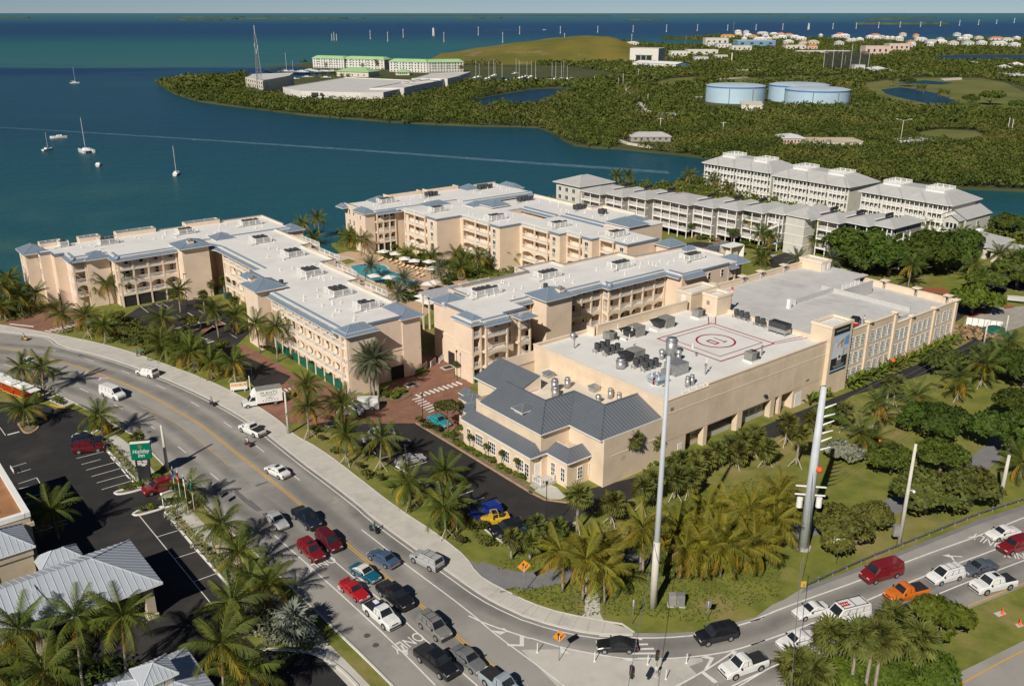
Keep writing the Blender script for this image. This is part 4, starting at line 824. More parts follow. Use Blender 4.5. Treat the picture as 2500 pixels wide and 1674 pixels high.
# hotel: far wings round the pool
Cw=Bld('hotel_wing','far cream hotel wing standing along the water behind the pool','hotel building',30,137,'cream hotel wings with white flat roofs')
rc=[(30,156.5),(30,149),(32,149),(32,141.2),(38.6,141.2),(38.6,140),(60,140),(60,136.6),(86.5,136.6),(86.5,156.5)]
roof(Cw,rc);walls(Cw,[(30.1,156.4),(30.1,149.1),(32.1,149.1),(32.1,142.9),(38.7,142.9),(38.7,141.5),(60.1,141.5),(60.1,136.7),(86.4,136.7),(86.4,156.4)])
gallery(Cw,(32.2,141.2),(38.6,141.2),3);mansard(Cw,(32,141),(60,140));mansard(Cw,(60,136.6),(86.5,136.6))
for a_ in((28.9,32.2,142.3,148.6,11.8,1.3),(28.6,30.4,154.5,158,11.6,1),(38.5,43.5,152.5,157,RZ,1.4),(72,77,152,157,RZ,1.4),(86,90,146,154,11.9,1.5),(48,55,137.5,142,RZ,1.1)):
 mb=Cw.mb();hip(mb,*a_,.5);Cw.part('hip_roof',mb,HIPM)
walls(Cw,[(29,142.4),(32.1,142.4),(32.1,148.5),(29,148.5)],11.8,name='corner_wall');walls(Cw,[(86.4,146.1),(89.9,146.1),(89.9,153.9),(86.4,153.9)],11.9,name='corner_wall')
for z in FL:
 for v in(151,153.4):put_window(Cw,30.05,v,z+.6,-math.pi/2,.8,1.6,1,2)
 put_window(Cw,28.95,145,z+.6,-math.pi/2,.7,1.2,1,2)
parapet(Cw,[(30,149),(30,156.5)][::-1],.4);parapet(Cw,[(86.5,156.5),(78,156.5)],.5)
for u0,u1 in((44.6,57),(59,71)):
 mb=Cw.mb();mb.box(u0,u1,155.6,155.9,RZ-.3,RZ+1.1);mb.box(u0,u0+.25,155.9,158.5,0,RZ+1);mb.box(u1-.25,u1,155.9,158.5,0,RZ+1);mb.box(u0,u1,156.4,158.5,0,RZ-1);Cw.part('terrace_box',mb,M_wall)
mb=Cw.mb();mb.box(32.3,38.4,141.5,141.65,.05,2.5);Cw.part('car_port_shade',mb,M_dark)  # shade below the first gallery put in as a dark slab
for(x,y,n,w)in[(580,345,7,'at the left end'),(1090,275,7,'in the middle'),(1700,190,9,'at the far right end')]:bank(*pd('C1',x,y),n,'u',w,'wing along the water behind the pool',rails=(n==7 and x<600))
scatter_vents(Cw,34,84,142,152,26)
Mw=Bld('hotel_wing','cream hotel wing with stepped balcony stacks overlooking the pool','hotel building',39,68,'cream hotel wings with white flat roofs')
rm=[(39.3,139.5),(39.3,122.9),(47.3,122.9),(47.3,104.6),(54.2,104.6),(54.2,86.6),(57,86.6),(57,77.5),(60,77.5),(60,67.8),(71.3,67.8),(71.3,79),(69,79),(69,104),(62.7,104),(62.7,136),(59,139.5)]
roof(Mw,rm,RZ+.003)
wp=[(40.9,139.4),(40.9,126),(39.4,126),(39.4,121),(47.4,121),(47.4,119.4),(49,119.4),(49,107),(47.4,107),(47.4,102.8),(54.3,102.8),(54.3,101.5),(55.9,101.5),(55.9,90.5),(54.3,90.5),(54.3,86.4),(58.6,86.4),(58.6,81),(57.1,81),(57.1,77.3),(61.6,77.3),(61.6,72),(60.1,72),(60.1,67.9),(71.2,67.9),(71.2,78.9),(68.9,78.9),(68.9,103.9),(62.6,103.9),(62.6,135.9),(58.9,139.4)]
walls(Mw,wp)
for(u,v1,v0,nb)in((39.3,137,126.2,2),(47.3,119.3,107.2,2),(54.2,101.4,90.7,2),(57,86.3,81.2,1),(60,77.2,72.2,1)):
 gallery(Mw,(u-.5,v1),(u-.5,v0),nb,depth=2.1,top_open=True,winsize=(1.6,2.1));mb=Mw.mb();mb.box(u-.6,u+1.6,v0,v1,RZ-.35,RZ-.05);Mw.part('terrace_floor',mb,M_trim)
for(u,v)in((39.35,123.4),(47.35,105.2),(54.25,88.6),(57.05,79.3),(60.05,69.7)):
 for z in FL:put_window(Mw,u,v,z+.1,-math.pi/2,1.3,2.2,2,2);Mw.put('railing',rail_mesh(1.4),u-.12,v,z+.05,-math.pi/2)
for p_ in([(39.3,125.9),(39.3,121),(47.3,121),(47.3,119.5)],[(47.3,106.9),(47.3,102.8),(54.2,102.8),(54.2,101.6)],[(54.2,90.4),(54.2,86.5),(57,86.5)],[(57,81),(57,77.4),(60,77.4)],[(60,72),(60,67.8),(71.3,67.8)]):coping(Mw,p_)
tower(Mw,69.8,75,62.9,67.2,11.4,1.4,.6);mb=Mw.mb()
for(a0,a1,b0,b1)in((39.4,47.3,121.01,122.8),(47.4,54.2,102.81,104.5)):mb.prism([(a0,b0),(a1,b0),(a1,b1),(a0,b1)],RZ-.26,RZ+.006)
Mw.part('roof_extension',mb,M_roofw)
for(x,y,n,w,r)in[(1160,445,6,'farthest to the left','C1'),(1830,535,7,'second from the left','C1'),(630,525,7,'third from the left','C2'),(1290,630,7,'nearest the grey flats','C2')]:bank(*pd(r,x,y),n,'u',w,'wing overlooking the pool')
scatter_vents(Mw,48,60,106,136,16);scatter_vents(Mw,60,67,70,100,12)
Rw=Bld('hotel_wing','cream hotel wing on the courtyard side nearest the grey flats','hotel building',72,80,'cream hotel wings with white flat roofs')
rr=[(71.6,80),(86,80),(86,92),(87.5,92),(87.5,105),(82.5,105),(82.5,130.5),(62.8,130.5),(62.8,119.5),(68.5,119.5),(68.5,104.6),(71.6,104.6)]
roof(Rw,rr,RZ+.001);walls(Rw,[(71.7,80.1),(85.9,80.1),(85.9,92.1),(87.4,92.1),(87.4,104.9),(82.4,104.9),(82.4,130.4),(62.9,130.4),(62.9,119.6),(68.6,119.6),(68.6,104.7),(71.7,104.7)])
tower(Rw,73.2,79.5,80.3,88.2,12.9,1.5,.7);tower(Rw,80,84.5,84.6,89.6,12.5,1.2,.5);tower(Rw,60.5,66,123.3,128.2,12.9,1.5,.7);tower(Rw,57.4,62,128.6,132,12.5,1.2,.5)
parapet(Rw,[(87.5,92),(87.5,105),(82.5,105),(82.5,130.5)],.7);mansard(Rw,(71.6,104.6),(71.6,88.5),z=RZ+.1);mansard(Rw,(68.5,119.5),(68.5,104.6),z=RZ+.1)
for(x,y,n,w,r)in[(240,235,9,'farthest from the pool','C2'),(870,330,7,'in the middle','C2'),(1125,385,4,'nearest the blue hip roofs','C2')]:bank(*pd(r,x,y),n,'u',w,'wing next to the grey flats',rails=False)
scatter_vents(Rw,72,81,91,128,16)
# conference hall with the rooftop landing pad
K=Bld('conference_hall','big beige flat roofed hall with a red landing pad painted on its roof','building',0,0)
TZ,RF=10.8,10.1
mb=K.mb();mb.prism([(0,0),(43,0),(43,27.2),(38,27.2),(38,29.2),(13,29.2),(13,31.4),(0,31.4)],3.4,RF-.02,False,True);K.part('upper_wall',mb,M_conv)
mb=K.mb();mb.prism([(0,0),(5.4,0),(5.4,6),(33.6,6),(33.6,0),(43,0),(43,27.2),(38,27.2),(38,29.2),(13,29.2),(13,31.4),(0,31.4)],0,3.4,False);K.part('lower_wall',mb,M_conv)
roof(K,[(.25,.25),(42.9,.25),(42.9,26.9),(37.7,26.9),(37.7,28.9),(12.7,28.9),(12.7,31.1),(.25,31.1)],RF)
def edgewall(B,p,q,z0,z1,m=None,t=.3,cap=True,name='parapet'):
 p,q=Vector((*p,0)),Vector((*q,0));d=(q-p).normalized();n=Vector((d.y,-d.x,0));mb=B.mb()
 f=lambda o,i_,zz,ex=0:[(v.x,v.y,zz)for v in(p+n*o-d*ex,q+n*o+d*ex,q-n*i_+d*ex,p-n*i_-d*ex)]
 mb.hexa(f(.01,t,z0),f(.01,t,z1));
 if cap:mb.k=1;mb.hexa(f(.1,t+.08,z1,.06),f(.1,t+.08,z1+.14,.06))
 B.part(name,mb,[m or M_conv,M_trim])
edgewall(K,(0,31.4),(0,.3),RF-.3,TZ-.14);edgewall(K,(.3,0),(9.9,0),RF-.3,TZ-.42);edgewall(K,(10,0),(42.2,0),RF-.3,TZ);edgewall(K,(43,3.4),(43,27.2),RF-.3,RF+.55);edgewall(K,(12.9,31.4),(.3,31.4),RF-.3,TZ-.2);edgewall(K,(13,29.3),(13,31.2),RF-.3,11.4);edgewall(K,(37.9,29.2),(13.2,29.2),RF-.3,12.0)
for i in range(13):
 u=.1+i*3.29;w_=3.25;x1=min(u+w_,42.2)
 me=cached(('pan',round(x1-u,2)),lambda:MB().box(0,x1-u,-.045,0,3.55,8.1).mesh('wall_panel',M_conv));K.put('wall_panel',me,u,-.002,0)
 me=cached(('pan2',round(x1-u,2)),lambda:MB().box(0,x1-u,-.035,0,8.32,10.1).mesh('wall_panel',M_conv));K.put('wall_panel',me,u,-.002,0)
mb=K.mb();mb.box(-.02,42.25,-.09,-.001,8.14,8.28);K.part('band_moulding',mb,M_trim)
for i in range(9):
 me=cached('panl',lambda:MB().box(0,3.4,-.04,0,.1,9.9).mesh('wall_panel',M_conv));K.put('wall_panel',me,-.002,31.3-i*3.45,0,-math.pi/2)
for u0,u1 in((9.7,10.6),(18.2,19.5),(27.2,28.4),(29.6,30.3)):mb=K.mb();mb.box(u0,u1,-.03,1.0,0,3.38);K.part('column',mb,M_conv)
mb=K.mb();mb.box(8.2,33.5,1.4,5.9,0,1.1);mb.box(5.6,8.2,3.5,5.9,0,.9);K.part('loading_platform',mb,M_conc)
mb=K.mb();mb.box(8.1,8.22,1.35,5.5,1.1,1.25);mb.box(8.2,13.5,1.3,1.42,.95,1.12);K.part('dock_edge',mb,M_yel)
for i in range(7):put_window(K,12.6+i*2.35,5.95,1.25,0,2.2,1.9,4,2,M_acg,'window',.06)
for u in(20.5,22.4,24.3,26.2):K.put('railing',rail_mesh(1.8,1.05,.35),u,1.45,1.1)
for u in(9.2,11.3,31.4):K.put('railing',rail_mesh(1.8,1.05,.35),u,1.45,1.1)
for u,v in((-.0,0),):K.put('wall_light',MB().box(-.3,.3,-.45,0,0,.3).mesh('wall_light',M_black),25.2,-.05,4.6);K.put('wall_vent',MB().box(-.35,.35,-.06,0,0,.5).mesh('wall_vent',M_acg),1.6,-.05,8.6)
K.put('wall_vent',MB().box(-.5,.5,-.06,0,0,.4).mesh('wall_vent',M_acg),37.5,-.05,4.2);mb=K.mb();mb.box(34.3,36.3,-.06,0,0,2.6);K.part('door',mb,M_white);mb=K.mb();mb.box(3.6,4.6,-.06,0,.05,2.2);K.part('door',mb,M_white)
M_red=mat('red_pad_paint',(0.33,0.018,0.022),.6,.06)
def padline(pts,w,z=RF+.012,closed=True):
 P_=[Vector((*p,0))for p in pts];n=len(P_);mb=K.mb()
 for i in range(n if closed else n-1):
  a,c=P_[i],P_[(i+1)%n];d=(c-a).normalized();nn=Vector((-d.y,d.x,0))*w/2;a=a-d*w/2;c=c+d*w/2
  mb.add([(v.x,v.y,z+.0012*i)for v in(a-nn,c-nn,c+nn,a+nn)],[(0,1,2,3)])
 K.part('pad_line',mb,M_red)
padline([(20.7,20.9),(35.3,20.4),(35.3,6.1),(20.8,6.3)],.32);padline([(22.5,19.5),(34,19.2),(34,7.7),(22.5,7.9)],.2,RF+.02)
mb=K.mb();n=48
for i in range(n):
 a0,a1=2*math.pi*i/n,2*math.pi*(i+1)/n
 mb.add([(28.1+r*math.cos(a),13.5+r*math.sin(a),RF+.03)for r,a in((3.25,a0),(3.25,a1),(3.62,a1),(3.62,a0))],[(0,3,2,1)])
K.part('pad_circle',mb,M_red)
dg=[pd('hel',*p,RF)for p in((1290,1275),(1330,1262),(1425,1298),(1385,1312))];padline(dg,.34,RF+.03)
padline([pd('hel',1375,1240,RF),pd('hel',1500,1283,RF)],.26,RF+.03,False);padline([pd('hel',1485,1290,RF),pd('hel',1515,1276,RF)],.26,RF+.035,False)
for a_ in(((34.5,20.5),(37.8,23.4)),((35.6,19.8),(38.9,22.5)),((35.3,6.6),(42.6,5.2)),((35.3,5.9),(42.6,4.2))):padline(a_,.2,RF+.016,False)
def roofbox(B,u0,u1,v0,v1,z0,z1,door=None,name='stair_tower'):
 t=.3;mb=B.mb();mb.prism([(u0,v0),(u1,v0),(u1,v1),(u0,v1)],z0,z1,False);mb.k=1;mb.box(u0+t,u1-t,v0+t,v1-t,z1-.55,z1-.45)
 mb.k=2
 for(a,b_,c,d)in((u0-.12,u1+.12,v0-.12,v0+t),(u0-.12,u1+.12,v1-t,v1+.12),(u0-.12,u0+t,v0+t,v1-t),(u1-t,u1+.12,v0+t,v1-t)):mb.box(a,b_,c,d,z1-.35,z1+.12)
 o=B.part(name,mb,[M_conv,M_roofw,M_trim])
 if door:B.put('door',door_mesh(1.0,2.1,M_white),*door)
 return o
roofbox(K,39.2,43.4,22.6,26.3,RF-.2,14.1,None,'lift_tower');roofbox(K,39,47,29,33,RF-3,13.3,(39,31,RF+.2,-math.pi/2))
K.put('wall_vent',MB().box(-.35,.35,-.06,0,0,.8).mesh('wall_vent',M_acg),39.18,24.8,12,-math.pi/2)
t=thing('windsock','orange and white windsock hanging beside the roof lift tower','windsock',UV(43.9,22.9,RF),TH);ob('pole',MB().cyl(0,0,0,5.2,.05,6).mesh('pole',M_steel),t)
for i,c in enumerate(((.75,.10,.02),(.8,.78,.74),(.75,.10,.02),(.8,.78,.74))):ob('band',MB().cyl(0,0,5.0-i*.55,4.5-i*.55,.26-i*.03,8,.24-i*.03).mesh('band',mat('windsock_%d'%(i%2),c,.8)),t)
def packaged(u,v,z,label,L=4.6,big=True,rz=0):
 t=thing('rooftop_unit',label,'rooftop unit',UV(u,v,z),TH+rz,'packaged rooftop air handlers')
 ob('plinth',cached('plinth%s'%big,lambda:MB().box(-L/2,L/2,-1.0,1.0,0,.35).mesh('plinth',M_roofw)),t)
 if big:
  def mk():
   b=MB();b.box(-.1,2.3,-1.15,1.15,.35,2.0);b.box(-.1,2.35,-1.2,1.2,2.0,2.06);b.k=1
   b.add([(-2.4,-1.1,1.9),(-.1,-1.1,1.9),(-.1,1.1,1.9),(-2.4,1.1,1.9),(-1.2,-.7,.4),(-.1,-.7,.4),(-.1,.7,.4),(-1.2,.7,.4)],[(0,1,2,3),(0,4,5,1),(3,2,6,7),(0,3,7,4)]);b.k=2
   for x in(-1.9,-1.25,-.6):
    for y in(-.55,.55):b.cyl(x,y,1.9,1.98,.33,10)
   return b.mesh('casing',[M_acg,M_ac,M_black])
  ob('casing',cached('bigunit',mk),t)
 else:
  def mk():
   b=MB();b.box(-1.0,1.0,-.85,.85,.35,1.75);b.k=1;b.box(.2,1.02,-.87,.87,.5,1.6);b.k=2;b.cyl(.5,0,1.75,1.82,.45,12);return b.mesh('casing',[M_acg,M_ac,M_black])
  ob('casing',cached('smallunit',mk),t)
for i,(u,v,l)in enumerate([(17.6,24.4,'large brown grey air handler third along the far parapet'),(25.6,24.4,'large brown grey air handler fourth along the far parapet'),(8.6,15.8,'large brown grey air handler between two condenser rows')]):packaged(u,v,RF,l)
for u,v,l in[(13.0,25.4,'small grey air handler second along the far parapet'),(35.9,24.3,'small grey air handler standing next to the roof lift tower'),(25.0,3.2,'small grey air handler near the front parapet beside the painted pad')]:packaged(u,v,RF,l,2.2,False)
def condrow(u,v,n,rz,label):
 t=thing('pipe_stand','steel stand under the %s'%label,'stand',UV(u,v,RF),TH+rz,'steel stands under rooftop condensers');L=n*1.25
 b=MB()
 for y in(-.35,.35):b.box(-L/2-.2,L/2+.2,y-.05,y+.05,.5,.6)
 for i in range(n+1):
  for y in(-.35,.35):b.box(-L/2+i*1.25-.05,-L/2+i*1.25+.05,y-.05,y+.05,0,.5)
 ob('frame',b.mesh('frame',M_steel),t)
 for i in range(n):o=unit(*[c for c in(u+(-L/2+(i+.5)*1.25)*math.cos(rz),v+(-L/2+(i+.5)*1.25)*math.sin(rz))],RF+.6,'charcoal condenser in the %s'%label,'condensers on the hall roof')
condrow(8.4,22.6,3,0,'back row of three by the left parapet');condrow(8.6,20.3,3,0,'front row of three by the left parapet');condrow(8.4,13.2,3,0,'back row of three beside the exhaust fans');condrow(8.6,11.2,3,0,'front row of three beside the exhaust fans')
condrow(41.6,18.4,3,-math.pi/2,'row of three against the deck wall');condrow(41.0,13.6,2,-math.pi/2,'pair against the deck wall')
t=thing('rooftop_unit','long open framed chiller against the parking deck wall','rooftop unit',UV(40.6,8.9,RF),TH-math.pi/2);b=MB();b.box(-1.9,1.9,-.9,.9,.5,1.2);b.k=1;b.box(-1.9,1.9,-.9,.9,1.2,2.2);b.k=2;[b.cyl(x,0,2.2,2.28,.55,10)for x in(-1.2,0,1.2)];b.k=0;[b.box(x-.06,x+.06,y-.06,y+.06,0,.5)for x in(-1.8,0,1.8)for y in(-.8,.8)];ob('casing',b.mesh('casing',[M_steel,M_ac,M_black]),t)
def fan(u,v,z,label,r=.5,h=1.1,kind=0):
 t=thing('exhaust_fan',label,'exhaust fan',UV(u,v,z),TH,'roof exhaust fans');b=MB()
 if kind==0:b.cyl(0,0,0,h*.55,r*.7,12);b.cyl(0,0,h*.55,h*.75,r,14);b.dome(0,0,h*.75,r,r*.6,14,4)
 elif kind==1:b.cyl(0,0,0,h,r,14);b.cyl(0,0,h,h+.12,r*1.1,14);b.cyl(0,0,h+.12,h+.5,r*.8,14,r*.9)
 else:b.box(-r,r,-r,r,0,h*.6);b.add([(-r*1.3,-r*1.3,h*.6),(r*1.3,-r*1.3,h*.6),(r*1.3,r*1.3,h*.6),(-r*1.3,r*1.3,h*.6),(0,0,h)],[(0,1,4),(1,2,4),(2,3,4),(3,0,4),(3,2,1,0)])
 ob('casing',b.mesh('casing',M_steel,kind!=2),t)
for x,y,l,r,h,k in[(1390,455,'mushroom topped steel exhaust on the left of the big ventilator',.55,2.0,0),(1440,490,'lowest mushroom topped steel exhaust before the big ventilator',.5,1.5,0),(1525,470,'mushroom topped steel exhaust on the bright steel plant box',.55,2.4,0),(1465,440,'large round galvanised ventilator cowl over the kitchen plant',1.0,3.0,1),(1055,530,'squat round steel exhaust in front of the air handler',.8,1.2,1),(1600,680,'left one of two small steel exhausts by the notch rail',.4,1.2,1),(1635,665,'right one of two small steel exhausts by the notch rail',.4,1.2,1),(665,285,'steel exhaust at the left corner of the hall roof',.6,1.0,0)]:
 p=pd('r3',x,y,RF);fan(*p,RF,l,r,h,k)
t=thing('rooftop_unit','shiny steel kitchen plant box beside the ventilator cowl','rooftop unit',UV(10.9,7.6,RF),TH);ob('casing',MB().box(-1.6,1.6,-1.3,1.3,.3,1.9).box(-1.7,1.7,-1.4,1.4,0,.3).mesh('casing',M_steel),t);ob('duct',MB().box(-3.2,-1.6,-.5,.5,.5,1.3).mesh('duct',M_acg),t)
t=thing('rooftop_unit','low blue grey scrubber hood near the front corner of the hall roof','rooftop unit',UV(5.3,6.6,RF),TH);b=MB();b.box(-1.1,1.1,-1.1,1.1,.2,.9);b.add([(-1.4,-1.4,.9),(1.4,-1.4,.9),(1.4,1.4,.9),(-1.4,1.4,.9),(-1,-1,1.4),(1,-1,1.4),(1,1,1.4),(-1,1,1.4)],[(0,1,5,4),(1,2,6,5),(2,3,7,6),(3,0,4,7),(4,5,6,7),(3,2,1,0)]);ob('casing',b.mesh('casing',mat('blue_grey_hood',(.30,.36,.40),.5)),t)
for x,y in[(1745,585),(2205,430),(675,370)]:p=pd('r3',x,y,RF);K.put('vent_stack',cached('vstack',lambda:MB().cyl(0,0,0,1.6,.12,8).cyl(0,0,1.6,1.9,.22,8).mesh('vent_stack',M_steel)),*p,RF)
p=pd('r3',1322,670,RF);t=thing('marker_post','short red and white marker post on the hall roof','marker post',UV(*p,RF),TH);ob('post',MB().box(-.1,.1,-.1,.1,0,1.3).mesh('post',M_red),t);ob('base',MB().box(-.3,.3,-.3,.3,0,.1).mesh('base',M_white),t)
for i in range(3):K.put('railing',rail_mesh(1.7,1.0,.3),5.2+i*1.75,.5,RF+.1)
scatter_vents(K,2,19,2,28,10)
# metal roofed restaurant in front of the hall
Lb=Bld('restaurant','low restaurant with stepped grey metal hip roofs in front of the hall','building',-20,3)
LOB=[M_lobby,M_lobby_seam,M_white]
def wallpoly(pts,z1,z0=0):walls(Lb,pts,z1,z0,M_conv)
wallpoly([(-18.1,24),(-18.1,7.7),(-12.5,7.7),(-12.5,.1),(-.02,.1),(-.02,31),(-12.6,31),(-12.6,24)],7.7)
oo_=[(-18.6,22.4),(-18.6,7.2),(-13,7.2),(-13,.35),(-.05,.35)];ii_=[(-13.2,22.4),(-13.2,12.6),(-7.2,12.6),(-7.2,5.7),(-.05,5.7)]
for i in range(4):
 mb=Lb.mb();a,c=oo_[i],oo_[i+1];d,e=ii_[i+1],ii_[i];slope(mb,(*a,7.75),(*c,7.75),(*d,9.9),(*e,9.9),.62,rib=.06,w=.07);Lb.part('metal_roof',mb,LOB)
mb=Lb.mb()
for i in range(4):
 a,c=Vector((*oo_[i],0)),Vector((*oo_[i+1],0));d=(c-a).normalized();n=Vector((d.y,-d.x,0));o1=.05+.004*i;f=lambda zz:[(v.x,v.y,zz)for v in(a+n*o1,c+n*o1,c-n*.4,a-n*.4)];mb.hexa(f(7.55),f(7.73-.003*i))
Lb.part('gutter',mb,M_white)
for i in range(4):mb=Lb.mb();a,c=ii_[i],ii_[i+1];mb.bar((*a,9.93),(*c,9.93),.3,.12);Lb.part('ridge_cap',mb,M_lobby)
for a,c in((oo_[2],ii_[2]),(oo_[1],ii_[1]),(oo_[3],ii_[3])):mb=Lb.mb();mb.bar((*a,7.8),(*c,9.95),.2,.1);Lb.part('hip_cap',mb,M_lobby)
mb=Lb.mb();mb.prism([(-13.1,22.4),(-13.1,12.7),(-7.1,12.7),(-7.1,5.8),(-.1,5.8),(-.1,27),(-7.6,27),(-7.6,22.4)],7.3,7.6);Lb.part('flat_roof',mb,mat('cream_flat_roof',(.72,.64,.53),.85,.06,.3,patch=[((.60,.53,.44),.3,.5,.75)]))
mb=Lb.mb()
for i in range(4):
 a,c=ii_[i],ii_[i+1];n=Vector((c[1]-a[1],-(c[0]-a[0]),0)).normalized();f=lambda zz:[(v.x,v.y,zz)for v in(Vector((*a,0))+n*-.02,Vector((*c,0))+n*-.02,Vector((*c,0))-n*.2,Vector((*a,0))-n*.2)];mb.hexa(f(7.55),f(9.82))
Lb.part('inner_parapet',mb,M_trim)
mb=Lb.mb();slope(mb,(-13.3,31.2,7.9),(-13.3,20.5,7.9),(-7.6,20.5,10.1),(-7.6,31.2,10.1),.62,rib=.06,w=.07);mb.k=2;mb.box(-13.4,-13.1,20.5,31.2,7.7,7.86);Lb.part('metal_roof',mb,LOB)
mb=Lb.mb();mb.add([(-12.9,20.6,7.7),(-7.7,20.6,7.7),(-7.7,20.6,9.95)],[(0,1,2)]);mb.add([(-12.9,31.1,7.7),(-7.7,31.1,7.7),(-7.7,31.1,9.95)],[(2,1,0)]);mb.box(-7.6,-7.4,20.5,31.2,7.4,10.0);mb.box(-7.4,0,31,31.2,7.4,9.6);Lb.part('gable_wall',mb,M_trim)
mb=Lb.mb();mb.box(-17.2,-15.2,13.2,15.2,8.2,8.95);Lb.part('dormer',mb,M_conv);mb=Lb.mb();hip(mb,-17.4,-14.2,13,15.4,8.95,.7,.2,.5);Lb.part('dormer_roof',mb,LOB)
wallpoly([(-20,25),(-20,7.9),(-16.9,7.9),(-16.9,3.1),(-11,3.1),(-11,.4),(-12.4,.4),(-12.4,7.6),(-18,7.6),(-18,25)],4.35)
low=[((-20.4,25.2),(-20.4,7.4),(-18.1,9.7),(-18.1,25.2)),((-20.4,7.4),(-16.7,7.4),(-18.0,7.75),(-18.1,9.7))]
mb=Lb.mb();slope(mb,(-20.4,25.2,4.4),(-20.4,7.3,4.4),(-18.1,9.0,5.5),(-18.1,25.2,5.5),.6);slope(mb,(-20.4,7.3,4.4),(-16.8,7.3,4.4),(-16.8,7.72,4.6),(-18.1,9.0,5.5),.6);mb.k=2;mb.box(-20.5,-20.2,7.3,25.2,4.2,4.36);mb.box(-20.2,-16.8,7.2,7.4,4.2,4.37);Lb.part('metal_roof',mb,LOB)
oL=[(-17.3,7.6),(-17.3,2.7),(-10.7,2.7),(-10.7,.3)];iL=[(-14.9,7.6),(-14.9,5.1),(-12.5,5.1),(-12.5,2.0)]
mb=Lb.mb();slope(mb,(-17.3,7.7,4.4),(-17.3,2.6,4.4),(-15.1,4.8,5.5),(-15.1,7.7,5.5),.6);slope(mb,(-17.3,2.6,4.4),(-10.7,2.6,4.4),(-11.9,4.8,5.5),(-15.1,4.8,5.5),.6);slope(mb,(-10.7,2.6,4.4),(-10.7,7.2,4.4),(-11.9,7.2,5.5),(-11.9,4.8,5.5),.6);mb.k=2;mb.box(-17.4,-17.2,2.6,7.5,4.2,4.36);mb.box(-17.2,-10.7,2.5,2.7,4.2,4.37);Lb.part('metal_roof',mb,LOB)
mb=Lb.mb();mb.box(-15.1,-11.9,4.8,7.6,4.6,4.75);mb.k=1;mb.box(-15.15,-14.95,4.8,7.6,4.75,5.5);mb.box(-14.95,-11.9,4.75,4.95,4.75,5.48);Lb.part('flat_roof',mb,[mat('stained_flat_roof',(.52,.44,.33),.9,.2,1.5),M_trim])
for(u0,u1,v0,v1,z)in((-18.6,-12.8,24.6,29,4.6),(-15.8,-12.6,28.6,32,4.4),(-14.2,-12.4,31.6,34.4,4.2)):wallpoly([(u0+.4,v0),(u1,v0),(u1,v1-.3),(u0+.4,v1-.3)],z-.05);mb=Lb.mb();hip(mb,u0,u1,v0,v1,z,1.0,.15,.6);Lb.part('metal_roof',mb,LOB)
for i,v in enumerate((20.6,17.3,13.8,10.4)):put_window(Lb,-20.03,v,1.1,-math.pi/2,2.0,2.0,4,3,None,'window',.09)
put_window(Lb,-20.03,23.4,.8,-math.pi/2,1.0,2.3,2,3);put_window(Lb,-20.03,8.6,.8,-math.pi/2,1.0,2.1,2,3)
for v in(6.2,4.0):put_window(Lb,-16.93,v,.8,-math.pi/2,.95,2.3,2,3,None,'window',.09)
for u in(-14.4,-12.2):put_window(Lb,u,3.07,.9,0,1.0,2.0,2,3,None,'window',.09)
Lb.put('door',door_mesh(1.0,2.2,M_white),-18.6,7.87,.6,0);mb=Lb.mb();mb.box(-20,-17,5.4,7.6,0,.5);mb.box(-20.6,-20,5.8,7.2,0,.25);Lb.part('entrance_steps',mb,M_conc);Lb.put('railing',rail_mesh(2.6,1.0,.4),-18.6,5.5,.5);Lb.put('railing',rail_mesh(1.9,1.0,.4),-19.9,6.5,.5,math.pi/2)
mb=Lb.mb();mb.box(-11,0,.06,.1,4.6,4.75);Lb.part('band_moulding',mb,M_trim)
for x,y,l,r,h,k in[(465,600,'square grey box vent by the inner parapet of the restaurant',.7,1.3,2),(515,720,'tall ribbed steel stack at the edge of the restaurant roof',.6,1.7,1),(520,760,'shorter steel stack in front of the tall ribbed one',.6,1.2,1),(620,690,'single steel fan in the middle of the restaurant flat roof',.5,1.3,1),(840,715,'square box vent under the hall wall',.7,1.4,2),(872,810,'bright steel fan with a cone near the valley',.5,1.5,0),(970,775,'steel vent right beside the hall wall',.42,1.2,1),(1040,795,'smallest steel vent at the right end of the restaurant roof',.35,.9,1)]:fan(*pd('r3',x,y,7.6),7.6,l,r,h,k)
# parking deck
G=Bld('parking_deck','tan parking deck with white gridded windows and an open roof level','parking garage',44,0)
mb=G.mb();mb.prism([(43.05,0),(65.4,0),(65.4,34.3),(43.05,34.3)],0,9.9,False);mb.prism([(65.4,0),(90,0),(90,34.3),(65.4,34.3)],0,7.8,False);G.part('wall',mb,M_conv)
M_deckc=mat('pale_deck_concrete',(.55,.545,.53),.85,.05,.3,patch=[((.44,.43,.42),.12,.5,.72),((.36,.355,.35),.07,.6,.8)])
mb=G.mb();mb.prism([(43.2,.3),(65.3,.3),(72,.3),(72,16),(84,16),(84,21),(89.8,21),(89.8,34.1),(43.2,34.1)],9.7,9.98,True,True);mb.prism([(72.05,.3),(89.8,.3),(89.8,20.95),(84.05,20.95),(84.05,15.95),(72.05,15.95)],7.6,7.9,True,True);mb.prism([(65.4,.3),(72,.3),(72,16),(65.4,16)],7.8,9.75,False);G.part('deck',mb,M_deckc)
M_gp=mat('grey_parapet',(.50,.50,.49),.85,.05)
edgewall(G,(49.2,0),(65.3,0),9.5,11.05);edgewall(G,(65.5,0),(89.9,0),7.6,9.0);edgewall(G,(90,.2),(90,29),7.6,9.15);edgewall(G,(83.5,34.4),(43.4,34.4),9.5,11.2);edgewall(G,(43.3,27.6),(43.3,34.2),9.5,11,M_gp)
